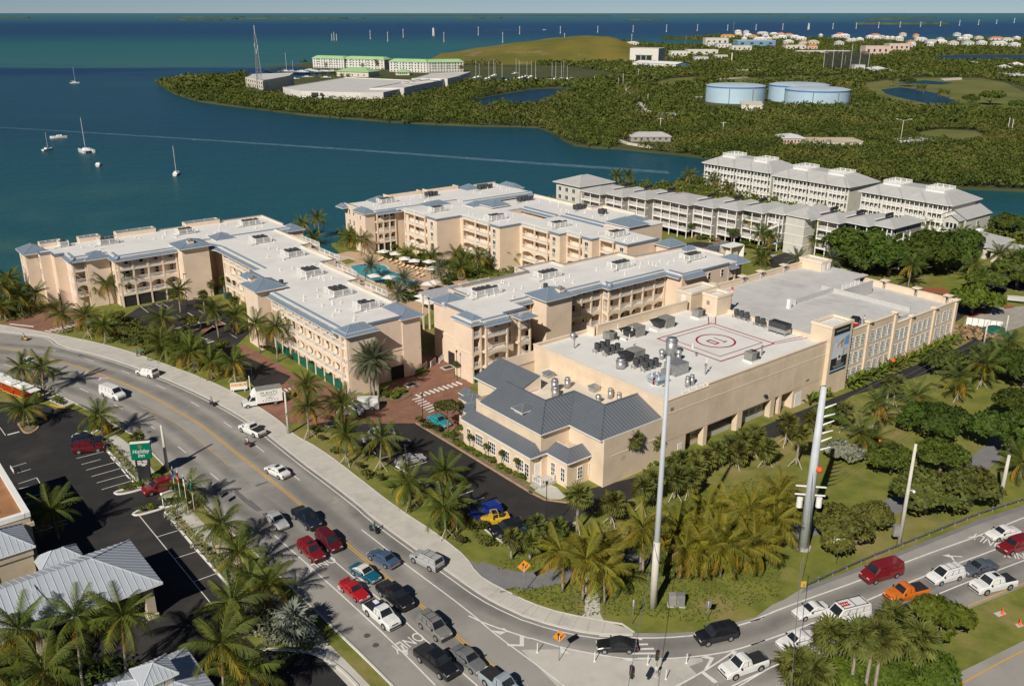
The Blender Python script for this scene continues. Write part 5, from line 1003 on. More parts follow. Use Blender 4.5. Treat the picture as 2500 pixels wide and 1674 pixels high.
edgewall(G,(72,21),(72,.8),9.5,10.9,M_gp,.25,False,'low_wall');edgewall(G,(58,18),(71.8,18),9.98,11.0,M_gp,.25,False,'low_wall');edgewall(G,(72.2,16),(84,16),7.9,10.9,M_gp,.25,False,'low_wall');edgewall(G,(58,18),(58,17.6),9.98,11.0,M_gp,.25,False,'low_wall')
for u,z in((55.9,11.4),(65.3,11.35),(71.6,9.3),(80.8,9.15),(89.6,9.1)):
 mb=G.mb();mb.box(u-.42,u+.42,-.32,.3,0,z+.1);mb.k=1;mb.box(u-.75,u+.75,-.6,.65,z+.1,z+.3);mb.box(u-.6,u+.6,-.45,.5,z+.3,z+.42);G.part('pilaster',mb,[M_conv,M_trim])
for v in(27.5,22,16.5,9,2):
 mb=G.mb();mb.box(89.7,90.3,v-.35,v+.35,7.9,9.6);mb.k=1;mb.box(89.2,90.8,v-.8,v+.8,9.6,9.8);mb.k=2;mb.box(89.3,89.6,v-.15,v+.15,9.1,9.5);G.part('lamp_pier',mb,[M_gp,M_trim,M_black])
for u in(52,62,68.5,77):mb=G.mb();mb.box(u-.35,u+.35,34,34.6,9.9,11.6);mb.k=1;mb.box(u-.8,u+.8,33.5,35.1,11.6,11.8);mb.k=2;mb.box(u-.15,u+.15,33.6,33.9,11.1,11.5);G.part('lamp_pier',mb,[M_gp,M_trim,M_black])
for(a,c,n,zs)in((49.6,55.3,3,(7.2,4.05,.9)),(56.6,64.8,4,(7.2,4.05,.9)),(66,71.1,3,(5.25,2.1)),(72.4,80.2,4,(5.25,2.1)),(81.5,89.1,3,(5.25,2.1))):
 for z in zs:
  for i in range(n):put_window(G,a+(c-a)*(i+.5)/n,-.005,z,0,1.45,2.35,3,4,None,'window',.1)
roofbox(G,42.4,49,-.75,3.5,0,13.5,None,'corner_tower');roofbox(G,83.8,87.6,29,34.9,7.8,12.2,(84.8,29,9.99,0))
mb=G.mb();mb.box(86.3,87.2,28.9,28.99,10.2,11.8);G.part('sign_panel',mb,M_white)
p=pd('gar',120,900,10);mb=G.mb();mb.box(p[0]-.35,p[0]+.35,p[1]-.35,p[1]+.35,9.98,11.9);G.part('white_pier',mb,M_white)
for i in range(4):G.put('gate_panel',rail_mesh(1.6,2.0,.3),73+i*1.65,16.25,9.98)
def decklines(prs,z):
 for p,q in prs:
  a,c=Vector((*p,0)),Vector((*q,0));d=(c-a).normalized();n=Vector((-d.y,d.x,0))*.07;mb=G.mb();mb.add([(v.x,v.y,z)for v in(a-n,c-n,c+n,a+n)],[(0,1,2,3)]);G.part('stall_line',mb,M_paint)
decklines([((50+i*2.75,28.8),(50+i*2.75,33.6))for i in range(12)]+[((60+i*2.7,12.6),(60+i*2.7,17.6))for i in range(4)]+[((50.5+i*2.7,.9),(50.5+i*2.7,5.6))for i in range(8)]+[((44,8+i*2.7),(48.5,8+i*2.7))for i in range(7)],9.99)
decklines([((74+i*2.7,.9),(74+i*2.7,5.4))for i in range(6)]+[((74+i*2.7,10.6),(74+i*2.7,15.4))for i in range(4)],7.91)
t=thing('banner','tall printed banner of a woman in a sun hat on the deck corner tower','banner',UV(45.7,-.75,4.3),TH);bw=2.55
def bpanel(name,pts,c,k,rough=.6):
 b=MB();n=len(pts);y=-.04-.012*k;b.add([(x,y,z)for x,z in pts]+[(x,y+.01,z)for x,z in pts],[tuple(range(n))]+[(i,(i+1)%n,n+(i+1)%n,n+i)for i in range(n)]);ob(name,b.mesh(name,mat('banner_%s'%name,c,rough,.05)),t)
def ell(cx,cz,rx,rz_,a=0,n=14):return[(cx+rx*math.cos(t_)*math.cos(a)-rz_*math.sin(t_)*math.sin(a),cz+rx*math.cos(t_)*math.sin(a)+rz_*math.sin(t_)*math.cos(a))for t_ in[2*math.pi*i/n for i in range(n)]]
bpanel('field',[(-bw,0),(bw,0),(bw,9.1),(-bw,9.1)],(.025,.027,.03),0);bpanel('sky_picture',[(-bw,2.9),(bw,2.9),(bw,7.3),(-bw,7.3)],(.50,.60,.72),1);bpanel('blue_patch',[(.9,5.0),(bw,4.9),(bw,6.7),(1.3,6.5)],(.16,.36,.62),2)
bpanel('shirt',[(-2.4,2.9),(.9,2.9),(.9,4.2),(.3,5.3),(-.6,5.5),(-1.6,5.9),(-2.2,4.6)],(.68,.68,.72),3);bpanel('arm',[(-1.3,5.2),(-.2,6.3),(.0,6.0),(-.9,4.9)],(.55,.36,.22),4);bpanel('face',ell(.25,5.2,.35,.65,.2),(.60,.36,.20),5);bpanel('hat',ell(.15,6.1,.95,.5,.5),(.62,.58,.40),6);bpanel('hat_band',ell(.2,5.85,.6,.14,.5),(.10,.10,.05),7);bpanel('hand',ell(1.1,3.7,.22,.8),(.55,.38,.16),5)
bpanel('emblem',[(-.75,2.3),(.55,2.3),(.55,3.5),(-.75,3.5)],(.75,.75,.74),6);bpanel('emblem_mark',ell(-.1,2.95,.4,.35),(.10,.10,.11),7);bpanel('text_line',[(-1.9,8.0),(1.9,8.0),(1.9,8.18),(-1.9,8.18)],(.40,.40,.40),2);bpanel('blue_stripe',[(-bw,.35),(bw,.35),(bw,.65),(-bw,.65)],(.35,.50,.66),2)
for i,(w_,z)in enumerate(((.8,1.95),(.75,1.62),(1.8,1.25),(1.5,.95))):bpanel('text_line',[(-w_,z),(w_,z),(w_,z+.12),(-w_,z+.12)],(.40,.40,.40),2)
# grey flats
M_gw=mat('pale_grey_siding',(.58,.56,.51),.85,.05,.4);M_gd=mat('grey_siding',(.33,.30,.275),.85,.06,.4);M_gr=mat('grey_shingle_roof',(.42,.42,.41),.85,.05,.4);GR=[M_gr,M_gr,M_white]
FC=(2.4,5.1,7.8);EZ=10.6
def flats(name,label,segs,dep,u0,v0,group='grey apartment blocks with pale grey roofs',ridge=1.5):
 B=Bld(name,label,'apartment building',u0,v0,group)
 for i,(u,v1,v0_)in enumerate(segs):
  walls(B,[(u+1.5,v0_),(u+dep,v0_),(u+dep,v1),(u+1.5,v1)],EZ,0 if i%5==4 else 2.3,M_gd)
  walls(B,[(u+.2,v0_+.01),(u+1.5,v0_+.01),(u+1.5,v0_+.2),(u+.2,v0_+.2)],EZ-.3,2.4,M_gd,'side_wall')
  gallery(B,(u,v1),(u,v0_),2 if v1-v0_<10 else 4,depth=1.5,floors=FC,fh=2.75,arch=False,cm=M_white,slabm=M_white,colw=.22,rsp=.34,winsize=(1.5,1.6),doors=False)
  mb=B.mb();hip(mb,u-.1,u+dep,v0_-.4,v1+.2,EZ+.012*i,ridge,.5,0);B.part('hip_roof',mb,GR)
 return B
E1=flats('apartment_block','grey block of flats with stepped white galleries next to the hotel',[(107,136,127),(109.7,127,119.5),(112.6,119.5,112),(116.2,112,97.5),(118.8,97.5,90),(121.4,90,83),(124.2,83,76),(127.2,76,70.6)],14.5,116,100)
walls(E1,[(108.3,138),(123,138),(123,150),(108.3,150)],EZ+.8,0,M_gw);mb=E1.mb();hip(mb,108,123.3,137.6,150.4,EZ+.8,2.4,.6,0);E1.part('hip_roof',mb,GR)
for z in FC:
 for v in(141,144.5,148):put_window(E1,108.27,v,z+.8,-math.pi/2,1.5,1.5,2,1)
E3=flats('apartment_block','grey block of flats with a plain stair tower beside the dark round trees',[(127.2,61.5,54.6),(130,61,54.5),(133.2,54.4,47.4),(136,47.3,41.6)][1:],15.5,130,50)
walls(E3,[(126.2,62.6),(131.5,62.6),(131.5,69),(126.2,69)],11.2,0,M_gw,'stair_tower');mb=E3.mb();hip(mb,125.8,132,61.3,69.2,11.2,1.6,.2,0);hip(mb,127,142,61,70,EZ+.1,2.6,.2,0);E3.part('hip_roof',mb,GR)
for z in(2.8,5.5,8.2):mb=E3.mb();mb.box(126.1,131.6,62.5,69.1,z,z+.16);E3.part('band_moulding',mb,M_white)
def stairflight(B,u,v,z0,z1,dv,w=1.4):
 n=10;mb=B.mb();d=dv/n
 for i in range(n):v_=v+d*i;mb.box(u,u+w,min(v_,v_+d),max(v_,v_+d),z0+(z1-z0)*i/n-.15,z0+(z1-z0)*(i+1)/n)
 for x in(u+.05,u+w-.05):mb.bar((x,v,z0+1.0),(x,v+dv,z1+1.0),.08,.1);mb.bar((x,v,z0+.1),(x,v+dv,z1+.1),.06,.35)
 B.part('stair_flight',mb,M_white)
for u,v in((125.6,75.4),(134.2,41.8)):
 B=E3;stairflight(B,u,v,0,2.4,-4.5);stairflight(B,u+1.6,v-4.5,2.4,5.1,4.5);stairflight(B,u,v,5.1,7.8,-4.5)
 for a_ in((u-.1,v+.1),(u-.1,v-4.7),(u+3.2,v+.1),(u+3.2,v-4.7)):mb=B.mb();mb.box(a_[0]-.12,a_[0]+.12,a_[1]-.12,a_[1]+.12,0,10.3);B.part('post',mb,M_white)
for v in(43,46):
 for z in FC:put_window(E3,138+(v-43)*2.2,41.58,z+.7,0,1.2,1.5,1,1)
def skyvents(B,lst):
 for k,(u,v,z)in enumerate(lst):
  me=cached('rvents',lambda:MB().box(-2,2,-.12,.12,0,.25).box(-1.6,-1.0,-.3,.3,.25,.85).box(-.6,0,-.3,.3,.25,.85).box(.4,1,-.3,.3,.25,.85).box(1.3,1.8,-.3,.3,.25,.85).mesh('roof_fans',M_black));B.put('roof_fans',me,u,v,z)
  me=cached('rchan',lambda:MB().box(-3.2,3.2,-.35,.35,0,.12).mesh('pale_roof_valley',M_roofw));B.put('roof_channel',me,u-3,v+.4,z-.3)
skyvents(E1,[(120,127.3,11.9),(122,119.9,11.9),(125,112.4,11.9),(127.5,97.8,11.9),(131,90.2,11.9),(134,83.2,11.9)]);skyvents(E3,[(138,61.2,12.2),(141,54.6,11.9),(144,47.4,11.9)])
for i,(ub,v1,v0,ds)in enumerate([(184.2,149.5,118,'farthest along the channel'),(181,114.5,84,'in the middle along the channel'),(178,77.5,47,'nearest the low grey gabled house')]):
 B=Bld('apartment_block','grey flats with roof terraces %s'%ds,'apartment building',ub,v0,'grey apartment blocks with pale grey roofs');n=4;w_=(v1-v0)/n
 walls(B,[(ub+1.5,v0),(ub+18,v0),(ub+18,v1),(ub+1.5,v1)],EZ,0,M_gw)
 for k in range(n):
  a,c=v0+w_*k+.6,v0+w_*(k+1)-.6;off=(k-1.5)*.35;u_=ub+.3
  gallery(B,(u_,c),(u_,a),4,depth=1.2,floors=FC,fh=2.75,arch=False,cm=M_white,slabm=M_white,colw=.24,rsp=.3,win=True,doors=False,winsize=(1.25,1.75))
  mb=B.mb();hip(mb,u_-.3,u_+9,a,c,EZ+.02,2.2,.5,0);B.part('bay_roof',mb,GR)
 mb=B.mb();hip(mb,ub+.8,ub+18.5,v0-.3,v1+.3,EZ,2.9,.6,0,flat=6.0);B.part('hip_roof',mb,GR)
 for v_ in(v0+w_*1.05,v0+w_*2.95):
  mb=B.mb();mb.box(ub+5.2,ub+12.2,v_-3,v_+3,EZ+1.9,EZ+3.0);B.part('terrace',mb,M_white)
  for k in range(4):
   for vv in(v_-3,v_+3):B.put('railing',rail_mesh(1.75,1.0,.25),ub+5.2+1.75*(k+.5),vv,EZ+3.0)
  for k in range(3):
   for uu in(ub+5.2,ub+12.2):B.put('railing',rail_mesh(2.0,1.0,.25),uu,v_-3+2*(k+.5),EZ+3.0,math.pi/2)
 B.put('door',door_mesh(1,2.1,M_white),ub+9,v0-.01,.05)
def gablehouse(B,u0,u1,v0,v1,z,h,wm,rm,ax='u',ov=.5):
 walls(B,[(u0,v0),(u1,v0),(u1,v1),(u0,v1)],z,0,wm);mb=B.mb()
 if ax=='u':
  m_=(v0+v1)/2;a=(u0-ov,v0-ov,z-.15);b_=(u1+ov,v0-ov,z-.15);c=(u1+ov,m_,z+h);d=(u0-ov,m_,z+h);e=(u1+ov,v1+ov,z-.15);f=(u0-ov,v1+ov,z-.15)
  slope(mb,a,b_,c,d,0);slope(mb,e,f,d,c,0);mb.k=1;mb.add([(u0,v0,z),(u0,v1,z),(u0,m_,z+h-.1)],[(0,2,1)]);mb.add([(u1,v0,z),(u1,v1,z),(u1,m_,z+h-.1)],[(0,1,2)])
 B.part('roof',mb,[rm,wm])
H1=Bld('gabled_house','grey gabled house at the end of the pale grey flats','house',178,42);gablehouse(H1,178.4,194,41.6,49.4,7.4,2.2,M_gw,M_gr);gablehouse(H1,175,178.3,42.2,46.8,7.2,1.4,M_gw,M_gr)
for v in(43,44.2,45.4):put_window(H1,174.97,v,4.6,-math.pi/2,1.0,1.7,1,1)
put_window(H1,186.5,41.57,4.4,0,1.6,1.6,2,1)
H2=Bld('clubhouse','low grey hip roofed clubhouse at the right edge behind the round trees','house',163,20)
for a_ in((164,179,27.5,40.5,3.6,2.2),(162.5,174,14,26.6,3.4,1.6),(178,182,36,40,3.3,1)):walls(H2,[(a_[0]+.5,a_[2]+.5),(a_[1]-.5,a_[2]+.5),(a_[1]-.5,a_[3]-.5),(a_[0]+.5,a_[3]-.5)],a_[4],0,M_gw);mb=H2.mb();hip(mb,*a_,.5,0);H2.part('hip_roof',mb,GR)
mb=H2.mb();mb.box(171,173,33.5,35,5.2,6.6);H2.part('chimney',mb,M_white)
# white metal roofed hotel at the bottom left
class Fr(Bld):
 def __init__(s,name,label,cat,origin,ang,group=None):s.u0=s.v0=0;s.root=thing(name,label,cat,origin,ang,group)
M_wm=mat('white_metal_roof',(.40,.44,.49),.35,.04,.4,spec=.5);M_wms=mat('white_metal_seam',(.50,.53,.57),.35,.04);WMM=[M_wm,M_wms,M_white];M_ston=mat('beige_stone',(.50,.42,.31),.9,.08,.6)
I=Fr('roadside_hotel','beige hotel with white metal roofs and entrance canopy at the bottom left','hotel building',(-40,87.4,0),R_(39.4))
mb=I.mb();hip(mb,-24,0,0,11.6,4.75,2.7,0,.75,.06,.22);I.part('canopy_roof',mb,WMM)
mb=I.mb();slope(mb,(-13.8,.05,4.9),(-10.6,.05,4.9),(-12.2,5.0,7.35),(-12.2,5.0,7.35),.5);I.part('canopy_gable',mb,WMM)
for x,y in((-1.4,1.4),(-1.4,10.2),(-13,1.4),(-13,10.2),(-22,1.4)):mb=I.mb();mb.box(x-.5,x+.5,y-.5,y+.5,0,4.6);mb.k=1;mb.box(x-.65,x+.65,y-.65,y+.65,0,.5);I.part('column',mb,[M_ston,M_trim])
for(x0,x1,y0,y1,z,h,nm)in((-10.2,-5.3,11.95,15.6,4.3,1.2,'porch'),(-22,-9.8,14.4,21,6.4,2.0,'lobby')):walls(I,[(x0+.4,y0+.4),(x1-.4,y0+.4),(x1-.4,y1-.4),(x0+.4,y1-.4)],z-.2,0,M_ston,nm+'_wall');mb=I.mb();hip(mb,x0,x1,y0,y1,z,h,0,.6);I.part(nm+'_roof',mb,WMM)
mb=I.mb();mb.box(-21.7,-10.1,14.62,14.8,5.3,6.2);I.part('cornice',mb,M_ston)
mb=I.mb();ar=[(-15.5+1.3*math.cos(math.pi*i/12),3.6+1.3*math.sin(math.pi*i/12))for i in range(13)]+[(-16.8,1.2),(-14.2,1.2)][::1]
n=len(ar);mb.add([(x,14.7,z)for x,z in ar]+[(x,14.8,z)for x,z in ar],[tuple(range(n))[::-1]]+[(i,n+i,n+(i+1)%n,(i+1)%n)for i in range(n)]);I.part('arched_panel',mb,M_ston)
walls(I,[(-24,21.3),(-8.8,21.3),(-8.8,40),(-24,40)],7.4,0,M_ston,'wing_wall');mb=I.mb();mb.box(-24,-8.9,21.4,40,6.7,6.8);mb.k=1;mb.box(-24,-9.3,21.2,21.9,6.9,7.5);mb.box(-9.4,-8.7,21.2,40,6.9,7.55);mb.k=2;mb.box(-11.9,-9.4,22.4,40,6.8,7.1);mb.box(-24,-11.9,22.4,24,6.8,7.05);mb.k=1;mb.box(-12.4,-11.9,24,40,6.8,7.5);mb.k=3;mb.box(-24,-12.4,24,40,6.8,6.9);I.part('flat_roof',mb,[M_roofw,M_white,mat('orange_brown_roof',(.34,.17,.08),.8,.12,.5),mat('grey_gravel_roof',(.34,.34,.34),.9,.2,1.2)])
mb=I.mb();mb.box(-8.75,-8.5,21.2,40,5.6,6.1);mb.box(-24,-8.5,21.0,21.25,5.6,6.1);I.part('cornice',mb,M_ston)
J=Fr('poolside_kiosk','small white metal roofed building with a louvred cupola at the bottom edge','kiosk',(-35.0,71.6,0),R_(39.4));walls(J,[(-4,-4),(4,-4),(4,4),(-4,4)],3.2,0,M_ston);mb=J.mb();hip(mb,-4,4,-4,4,3.3,1.7,.6,.6);J.part('roof',mb,WMM)
walls(J,[(-1.4,-1.4),(1.4,-1.4),(1.4,1.4),(-1.4,1.4)],5.6,4.2,M_ston,'cupola_wall');mb=J.mb();hip(mb,-1.4,1.4,-1.4,1.4,5.6,1.0,.4,.45);J.part('cupola_roof',mb,WMM)
for k in range(4):
 for i in range(3):J.put('louvre',cached('louvre',lambda:MB().box(-.36,.36,-.05,0,0,.75).mesh('louvre',M_white)),*((-.85+i*.85,-1.41),(1.41,-.85+i*.85),(-.85+i*.85,1.41),(-1.41,-.85+i*.85))[k],4.75,k*math.pi/2)
 # buildings far across the water
M_wht=mat('far_white_wall',(.66,.63,.58),.85,.04,.2);M_wht2=mat('far_cream_wall',(.62,.57,.48),.85,.05,.2);M_win=mat('far_window',(.05,.055,.06),.3,.2,1);M_grn=mat('mint_green_roof',(.30,.50,.24),.6,.05,.1);M_awn=mat('green_awning',(.03,.26,.16),.7,.1);M_pale=mat('far_roof_grey',(.55,.54,.52),.8,.05,.1)
def flat_frame(name,label,cat,a,c,group=None):
 a,c=Vector((a[0],a[1],0)),Vector((c[0],c[1],0));d=c-a;B=Fr(name,label,cat,a,math.atan2(d.y,d.x),group);return B,d.length
def winrow(B,x0,x1,n,y,z,w,h,m=None,rz=0,name='window'):
 me=cached(('fw',round(w,2),round(h,2),(m or M_win).name),lambda:MB().box(-w/2,w/2,-.06,.1,0,h).mesh('window',m or M_win))
 for i in range(n):t=x0+(x1-x0)*(i+.5)/n;B.put(name,me,*((t,y)if rz==0 else(y,t)),z,rz)
for i,(ra_,pa,rc_,pc_,ds)in enumerate([('p1',(1440,352),'p1',(2035,372),'farthest left of the four'),('p1',(2050,368),'p2',(615,392),'second from the left of the four'),('p2',(712,430),'p2',(1425,452),'third from the left of the four'),('p2',(1445,452),'p2',(2120,440),'farthest right of the four beside the grass hill')]):
 B,L=flat_frame('waterfront_block','white block with a mint green roof, '+ds,'apartment building',at(ra_,*pa),at(rc_,*pc_),'white blocks with mint green roofs');dp=15;hh=11.6
 walls(B,[(0,0),(L,0),(L,dp),(0,dp)],hh,0,M_wht);mb=B.mb();hip(mb,0,L,0,dp,hh,3.0,.8,0,flat=5);B.part('hip_roof',mb,[M_grn,M_grn,M_white])
 for z in(.5,3.4,6.2,9.0):
  winrow(B,1,L-1,12,-.02,z,1.6,1.5)
  if z>3:winrow(B,4,L-6,4,-.3,z+1.3,2.4,.7,M_awn,0,'awning')
  winrow(B,1,dp-1,4,L+.02,z,1.6,1.5,None,math.pi/2)
for(r,a,c,dp,hh,h2,lb)in(('p1',(1890,520),('p2',(310,540)),22,5.5,4.0,'cream low house with a mint green hip roof by the marina'),('p2',(830,500),('p2',(1090,500)),14,3.2,3.2,'small mint green pyramid roofed pavilion beside the marina')):
 B,L=flat_frame('marina_house',lb,'house',at(r,*a),at(c[0],*c[1]));walls(B,[(0,0),(L,0),(L,dp),(0,dp)],hh,0,M_wht2);mb=B.mb();hip(mb,0,L,0,dp,hh,h2,1,0);B.part('hip_roof',mb,[M_grn,M_grn,M_white]);winrow(B,2,L-2,5,-.03,1.2,1.4,1.6)
def prism3(name,label,cat,r,pts,z,depth,wm=None,rm=None,group=None,para=.6):
 near=[at(rr,x,y,z)for rr,x,y in pts];c=near[len(near)//2];B=Fr(name,label,cat,(c.x,c.y,0),0,group);P_=[(p.x-c.x,p.y-c.y)for p in near]
 dv=Vector(depth);back=[(P_[-1][0]+dv.x,P_[-1][1]+dv.y),(P_[0][0]+dv.x,P_[0][1]+dv.y)];poly=P_+back
 walls(B,poly,z,0,wm or M_wht);mb=B.mb();mb.prism(poly,z-para-.2,z-para);B.part('roof',mb,rm or M_pale)
 n=len(P_)
 for i in range(n-1):edgewall(B,P_[i],P_[i+1],z-para-.3,z,wm or M_wht,.4,False)
 for zz in(z*.35,z*.65):
  for i in range(n-1):
   p,q=Vector((*P_[i],0)),Vector((*P_[i+1],0));d=(q-p).normalized();nn=Vector((d.y,-d.x,0))*.04;mb=B.mb();mb.add([((p+nn).x,(p+nn).y,zz),((q+nn).x,(q+nn).y,zz),((q+nn).x,(q+nn).y,zz+.22),((p+nn).x,(p+nn).y,zz+.22)],[(0,1,2,3)]);B.part('joint_band',mb,M_pale)
 return B,P_
BW,P_=prism3('white_hall','broad white windowless hall curving along the mangrove shore','warehouse','p1',[('p1',862,722),('p1',1000,765),('p1',1215,800),('p1',1620,812),('p1',2340,828),('p2',590,825)],8.4,(30,120))
for a,c in(((1405,825),(1535,875)),((1572,830),(1618,878))):p,q=at('p1',a[0],a[1],7.8),at('p1',c[0],a[1],7.8);p,q=BW.root.matrix_world.inverted()@p if False else p-BW.root.location,q-BW.root.location;mb=BW.mb();mb.box(p.x,q.x,min(p.y,q.y)-.35,min(p.y,q.y)+.3,5.2,7.6);BW.part('window',mb,M_win)
for k,(pts,z,dpt,lb)in enumerate([([('p2',330,742),('p2',985,738),('p2',1060,718)],9.2,(18,60),'white windowless hall wing with a shaded end behind a dark pine'),([('p2',960,660),('p2',1135,700),('p2',1208,688)],9.0,(18,60),'narrow white hall wing between two larger wings'),([('p2',940,628),('p2',1540,612),('p2',1592,598)],8.8,(20,60),'white hall wing third along the shore'),([('p2',1130,560),('p2',1815,562),('p2',1998,520)],9.2,(10,70),'white hall wing with four small windows beside the lagoon')]):B,P_=prism3('white_hall_wing',lb,'warehouse','p2',pts,z,dpt,group='white hall wings on the mangrove spit')
OB,P_=prism3('office_block','cream four storey office block standing under the lattice mast','office building','p1',[('p1',145,535),('p1',475,602),('p1',990,506)],11.8,(-6,42),M_wht2)
for z in(8.6,5.4,2.2):
 p,q=Vector((*P_[0],0)),Vector((*P_[1],0));d=(q-p);rz=math.atan2(d.y,d.x);n=Vector((d.y,-d.x,0)).normalized()
 for i in range(8):c=p+d*((i+.5)/8)+n*.03;OB.put('window',cached('ow',lambda:MB().box(-1.1,1.1,-.06,.1,0,1.8).mesh('window',M_win)),c.x,c.y,z,rz)
 p2,q2=Vector((*P_[1],0)),Vector((*P_[2],0));d2=q2-p2;rz2=math.atan2(d2.y,d2.x);c=p2+d2*.15;OB.put('balcony',cached('obal',lambda:MB().box(-4,4,-1.2,0,0,.9).mesh('balcony',M_pale)),c.x,c.y,z-.3,rz2)
t=thing('lattice_mast','tall steel lattice mast with antennas on the mangrove point','radio mast',at('p1',432,850));mb=MB();HM=49
for k in range(3):
 a=2*math.pi*k/3;a2=2*math.pi*(k+1)/3
 mb.bar((3.4*math.cos(a),3.4*math.sin(a),0),(.7*math.cos(a),.7*math.sin(a),HM),.34)
 for i in range(16):
  z0,z1=HM*i/16,HM*(i+1)/16;r0,r1=3.4-2.7*z0/HM,3.4-2.7*z1/HM
  mb.bar((r0*math.cos(a),r0*math.sin(a),z0),(r1*math.cos(a2),r1*math.sin(a2),z1),.16);mb.bar((r1*math.cos(a),r1*math.sin(a),z1),(r1*math.cos(a2),r1*math.sin(a2),z1),.14)
ob('lattice',mb.mesh('lattice',M_steel),t)
for k,(x,y,z,h)in enumerate(((1.4,0,36,4),(-1.3,.6,38,3.5),(.4,-1.4,33,4),(0,0,49,7),(1.2,1,42,3))):ob('antenna',MB().cyl(x,y,z,z+h,.2,6).mesh('antenna',M_white),t)
B,L=flat_frame('incinerator','tall white incinerator hall with a big dark doorway behind the trees','industrial building',at('p3',215,566),at('p3',622,576));walls(B,[(0,0),(L,0),(L,30),(0,30)],20.8,0,M_wht);mb=B.mb();mb.prism([(0,0),(L,0),(L,30),(0,30)],20.6,20.85);B.part('roof',mb,M_pale);mb=B.mb();mb.box(L*.22,L*.77,-.3,.5,0,11.5);B.part('doorway',mb,M_dark);mb=B.mb();mb.box(L*.2,L*.79,-.5,-.1,11.4,12.2);B.part('lintel',mb,M_awn)  # doorway is a solid dark slab, its inner shade painted as colour
for x in(.4,.58):mb=B.mb();mb.box(L*x-.4,L*x+.4,-.6,-.2,0,11.4);B.part('door_post',mb,M_pale)
for z in(3,5):mb=B.mb();mb.box(L*.23,L*.76,-.5,-.32,z,z+.4);B.part('cross_beam',mb,M_pale)
M_bl=mat('blue_shed_end',(.16,.30,.46),.6,.1,.3);M_bl2=mat('light_blue_roof',(.36,.50,.62),.6,.06,.2)
pa,pb,pc_=at('p3',510,585,3),at('p3',872,658),at('p3',1030,600);B,L=flat_frame('metal_shed','white roofed shed with a blue gable end next to the incinerator','shed',(pb.x-46,pb.y+48),(pb.x,pb.y));walls(B,[(0,0),(L,0),(L,30),(0,30)],7,0,M_wht);mb=B.mb();slope(mb,(-.5,-.5,7),(L+.5,-.5,7),(L+.5,15,9.2),(-.5,15,9.2),0);slope(mb,(L+.5,30.5,7),(-.5,30.5,7),(-.5,15,9.2),(L+.5,15,9.2),0);B.part('roof',mb,M_white);mb=B.mb();mb.add([(L+.05,0,.5),(L+.05,30,.5),(L+.05,30,7),(L+.05,15,9),(L+.05,0,7)],[(0,1,2,3,4)]);B.part('gable_end',mb,M_bl)
M_tank=mat('pale_blue_tank',(.42,.56,.66),.6,.05,.1,patch=[((.34,.47,.58),.06,.5,.8)]);M_tr=mat('tank_rim_blue',(.07,.20,.42),.6,.08);M_tt=mat('tank_roof',(.42,.50,.57),.7,.05,.1)
for x0,x1,yb,yt,ds in((175,570,712,582,'leftmost of the three, behind the white pump house'),(604,1000,705,585,'half hidden in the middle of the three'),(712,1138,742,622,'rightmost of the three, behind dark trees')):
 a,c=at('n3',x0,yb-22),at('n3',x1,yb-22);r=(c-a).length/2;ctr=(a+c)/2;hh=height('n3',((x0+x1)/2,yb),((x0+x1)/2,yt+18));hh=12.2
 t=thing('water_tank','pale blue water tank, %s'%ds,'water tank',(ctr.x,ctr.y,0),0,'pale blue water tanks');b=MB();b.cyl(0,0,0,hh-1,r,56,cap=False);ob('shell',b.mesh('shell',M_tank,True),t);b=MB();b.cyl(0,0,hh-1,hh,r+.12,56,cap=False);ob('rim',b.mesh('rim',M_tr,True),t);b=MB();b.dome(0,0,hh-.05,r+.05,1.6,56,3);ob('roof',b.mesh('roof',M_tt,True),t)
 for a_ in(-1.2,-2.0):ob('ladder',MB().box(r*math.cos(a_)-.3,r*math.cos(a_)+.3,r*math.sin(a_)-.3,r*math.sin(a_)-.1,0,hh).mesh('ladder',M_steel),t)
B,L=flat_frame('pump_house','white pump house standing in front of the leftmost tank','building',at('n3',415,765),at('n3',560,768));walls(B,[(0,0),(L,0),(L,26),(0,26)],5.2,0,M_wht);mb=B.mb();mb.prism([(-.3,-.3),(L+.3,-.3),(L+.3,26.3),(-.3,26.3)],5.2,5.5);B.part('roof',mb,M_wht2)
def house(r,x0,x1,y,dp,h,rh,wall,roofm,label,roof='hip',group=None,cat='house',n=3):
 B,L=flat_frame('house',label,cat,at(r,x0,y),at(r,x1,y),group);walls(B,[(0,0),(L,0),(L,dp),(0,dp)],h,0,wall);mb=B.mb()
 if roof=='hip':hip(mb,0,L,0,dp,h,rh,.5,0)
 else:mb.prism([(-.2,-.2),(L+.2,-.2),(L+.2,dp+.2),(-.2,dp+.2)],h,h+.4)
 B.part('roof',mb,[roofm,roofm,M_white])
 if n:winrow(B,.8,L-.8,n,-.04,h*.4,max(.8,L/n*.35),h*.3)
 return B
rc=lambda name,c:mat('roof_'+name,c,.75,.06,.2)
R1,R2,R3,R4,R5,R6=rc('white',(.72,.70,.67)),rc('grey',(.42,.43,.44)),rc('terracotta',(.50,.20,.09)),rc('teal',(.25,.45,.42)),rc('tan',(.50,.42,.30)),rc('silver',(.56,.58,.60))
W1,W2,W3,W4=M_wht,M_wht2,mat('yellow_wall',(.62,.48,.22),.85,.05,.2),mat('pink_wall',(.62,.46,.40),.85,.05,.2)
house('n2',1980,2250,965,9,2.8,2.0,M_gd,M_gr,'grey hip roofed house on the seawall across the channel',n=6)
b=MB();sw=[Vector((*p,0))for p in ats('n2',[(1890,960),(1960,985),(2050,1000),(2120,1010)])];
kerbstrip(sw,1.0,1.2,mat('pale_seawall',(.58,.53,.44),.9,.1,.5),'seawall')
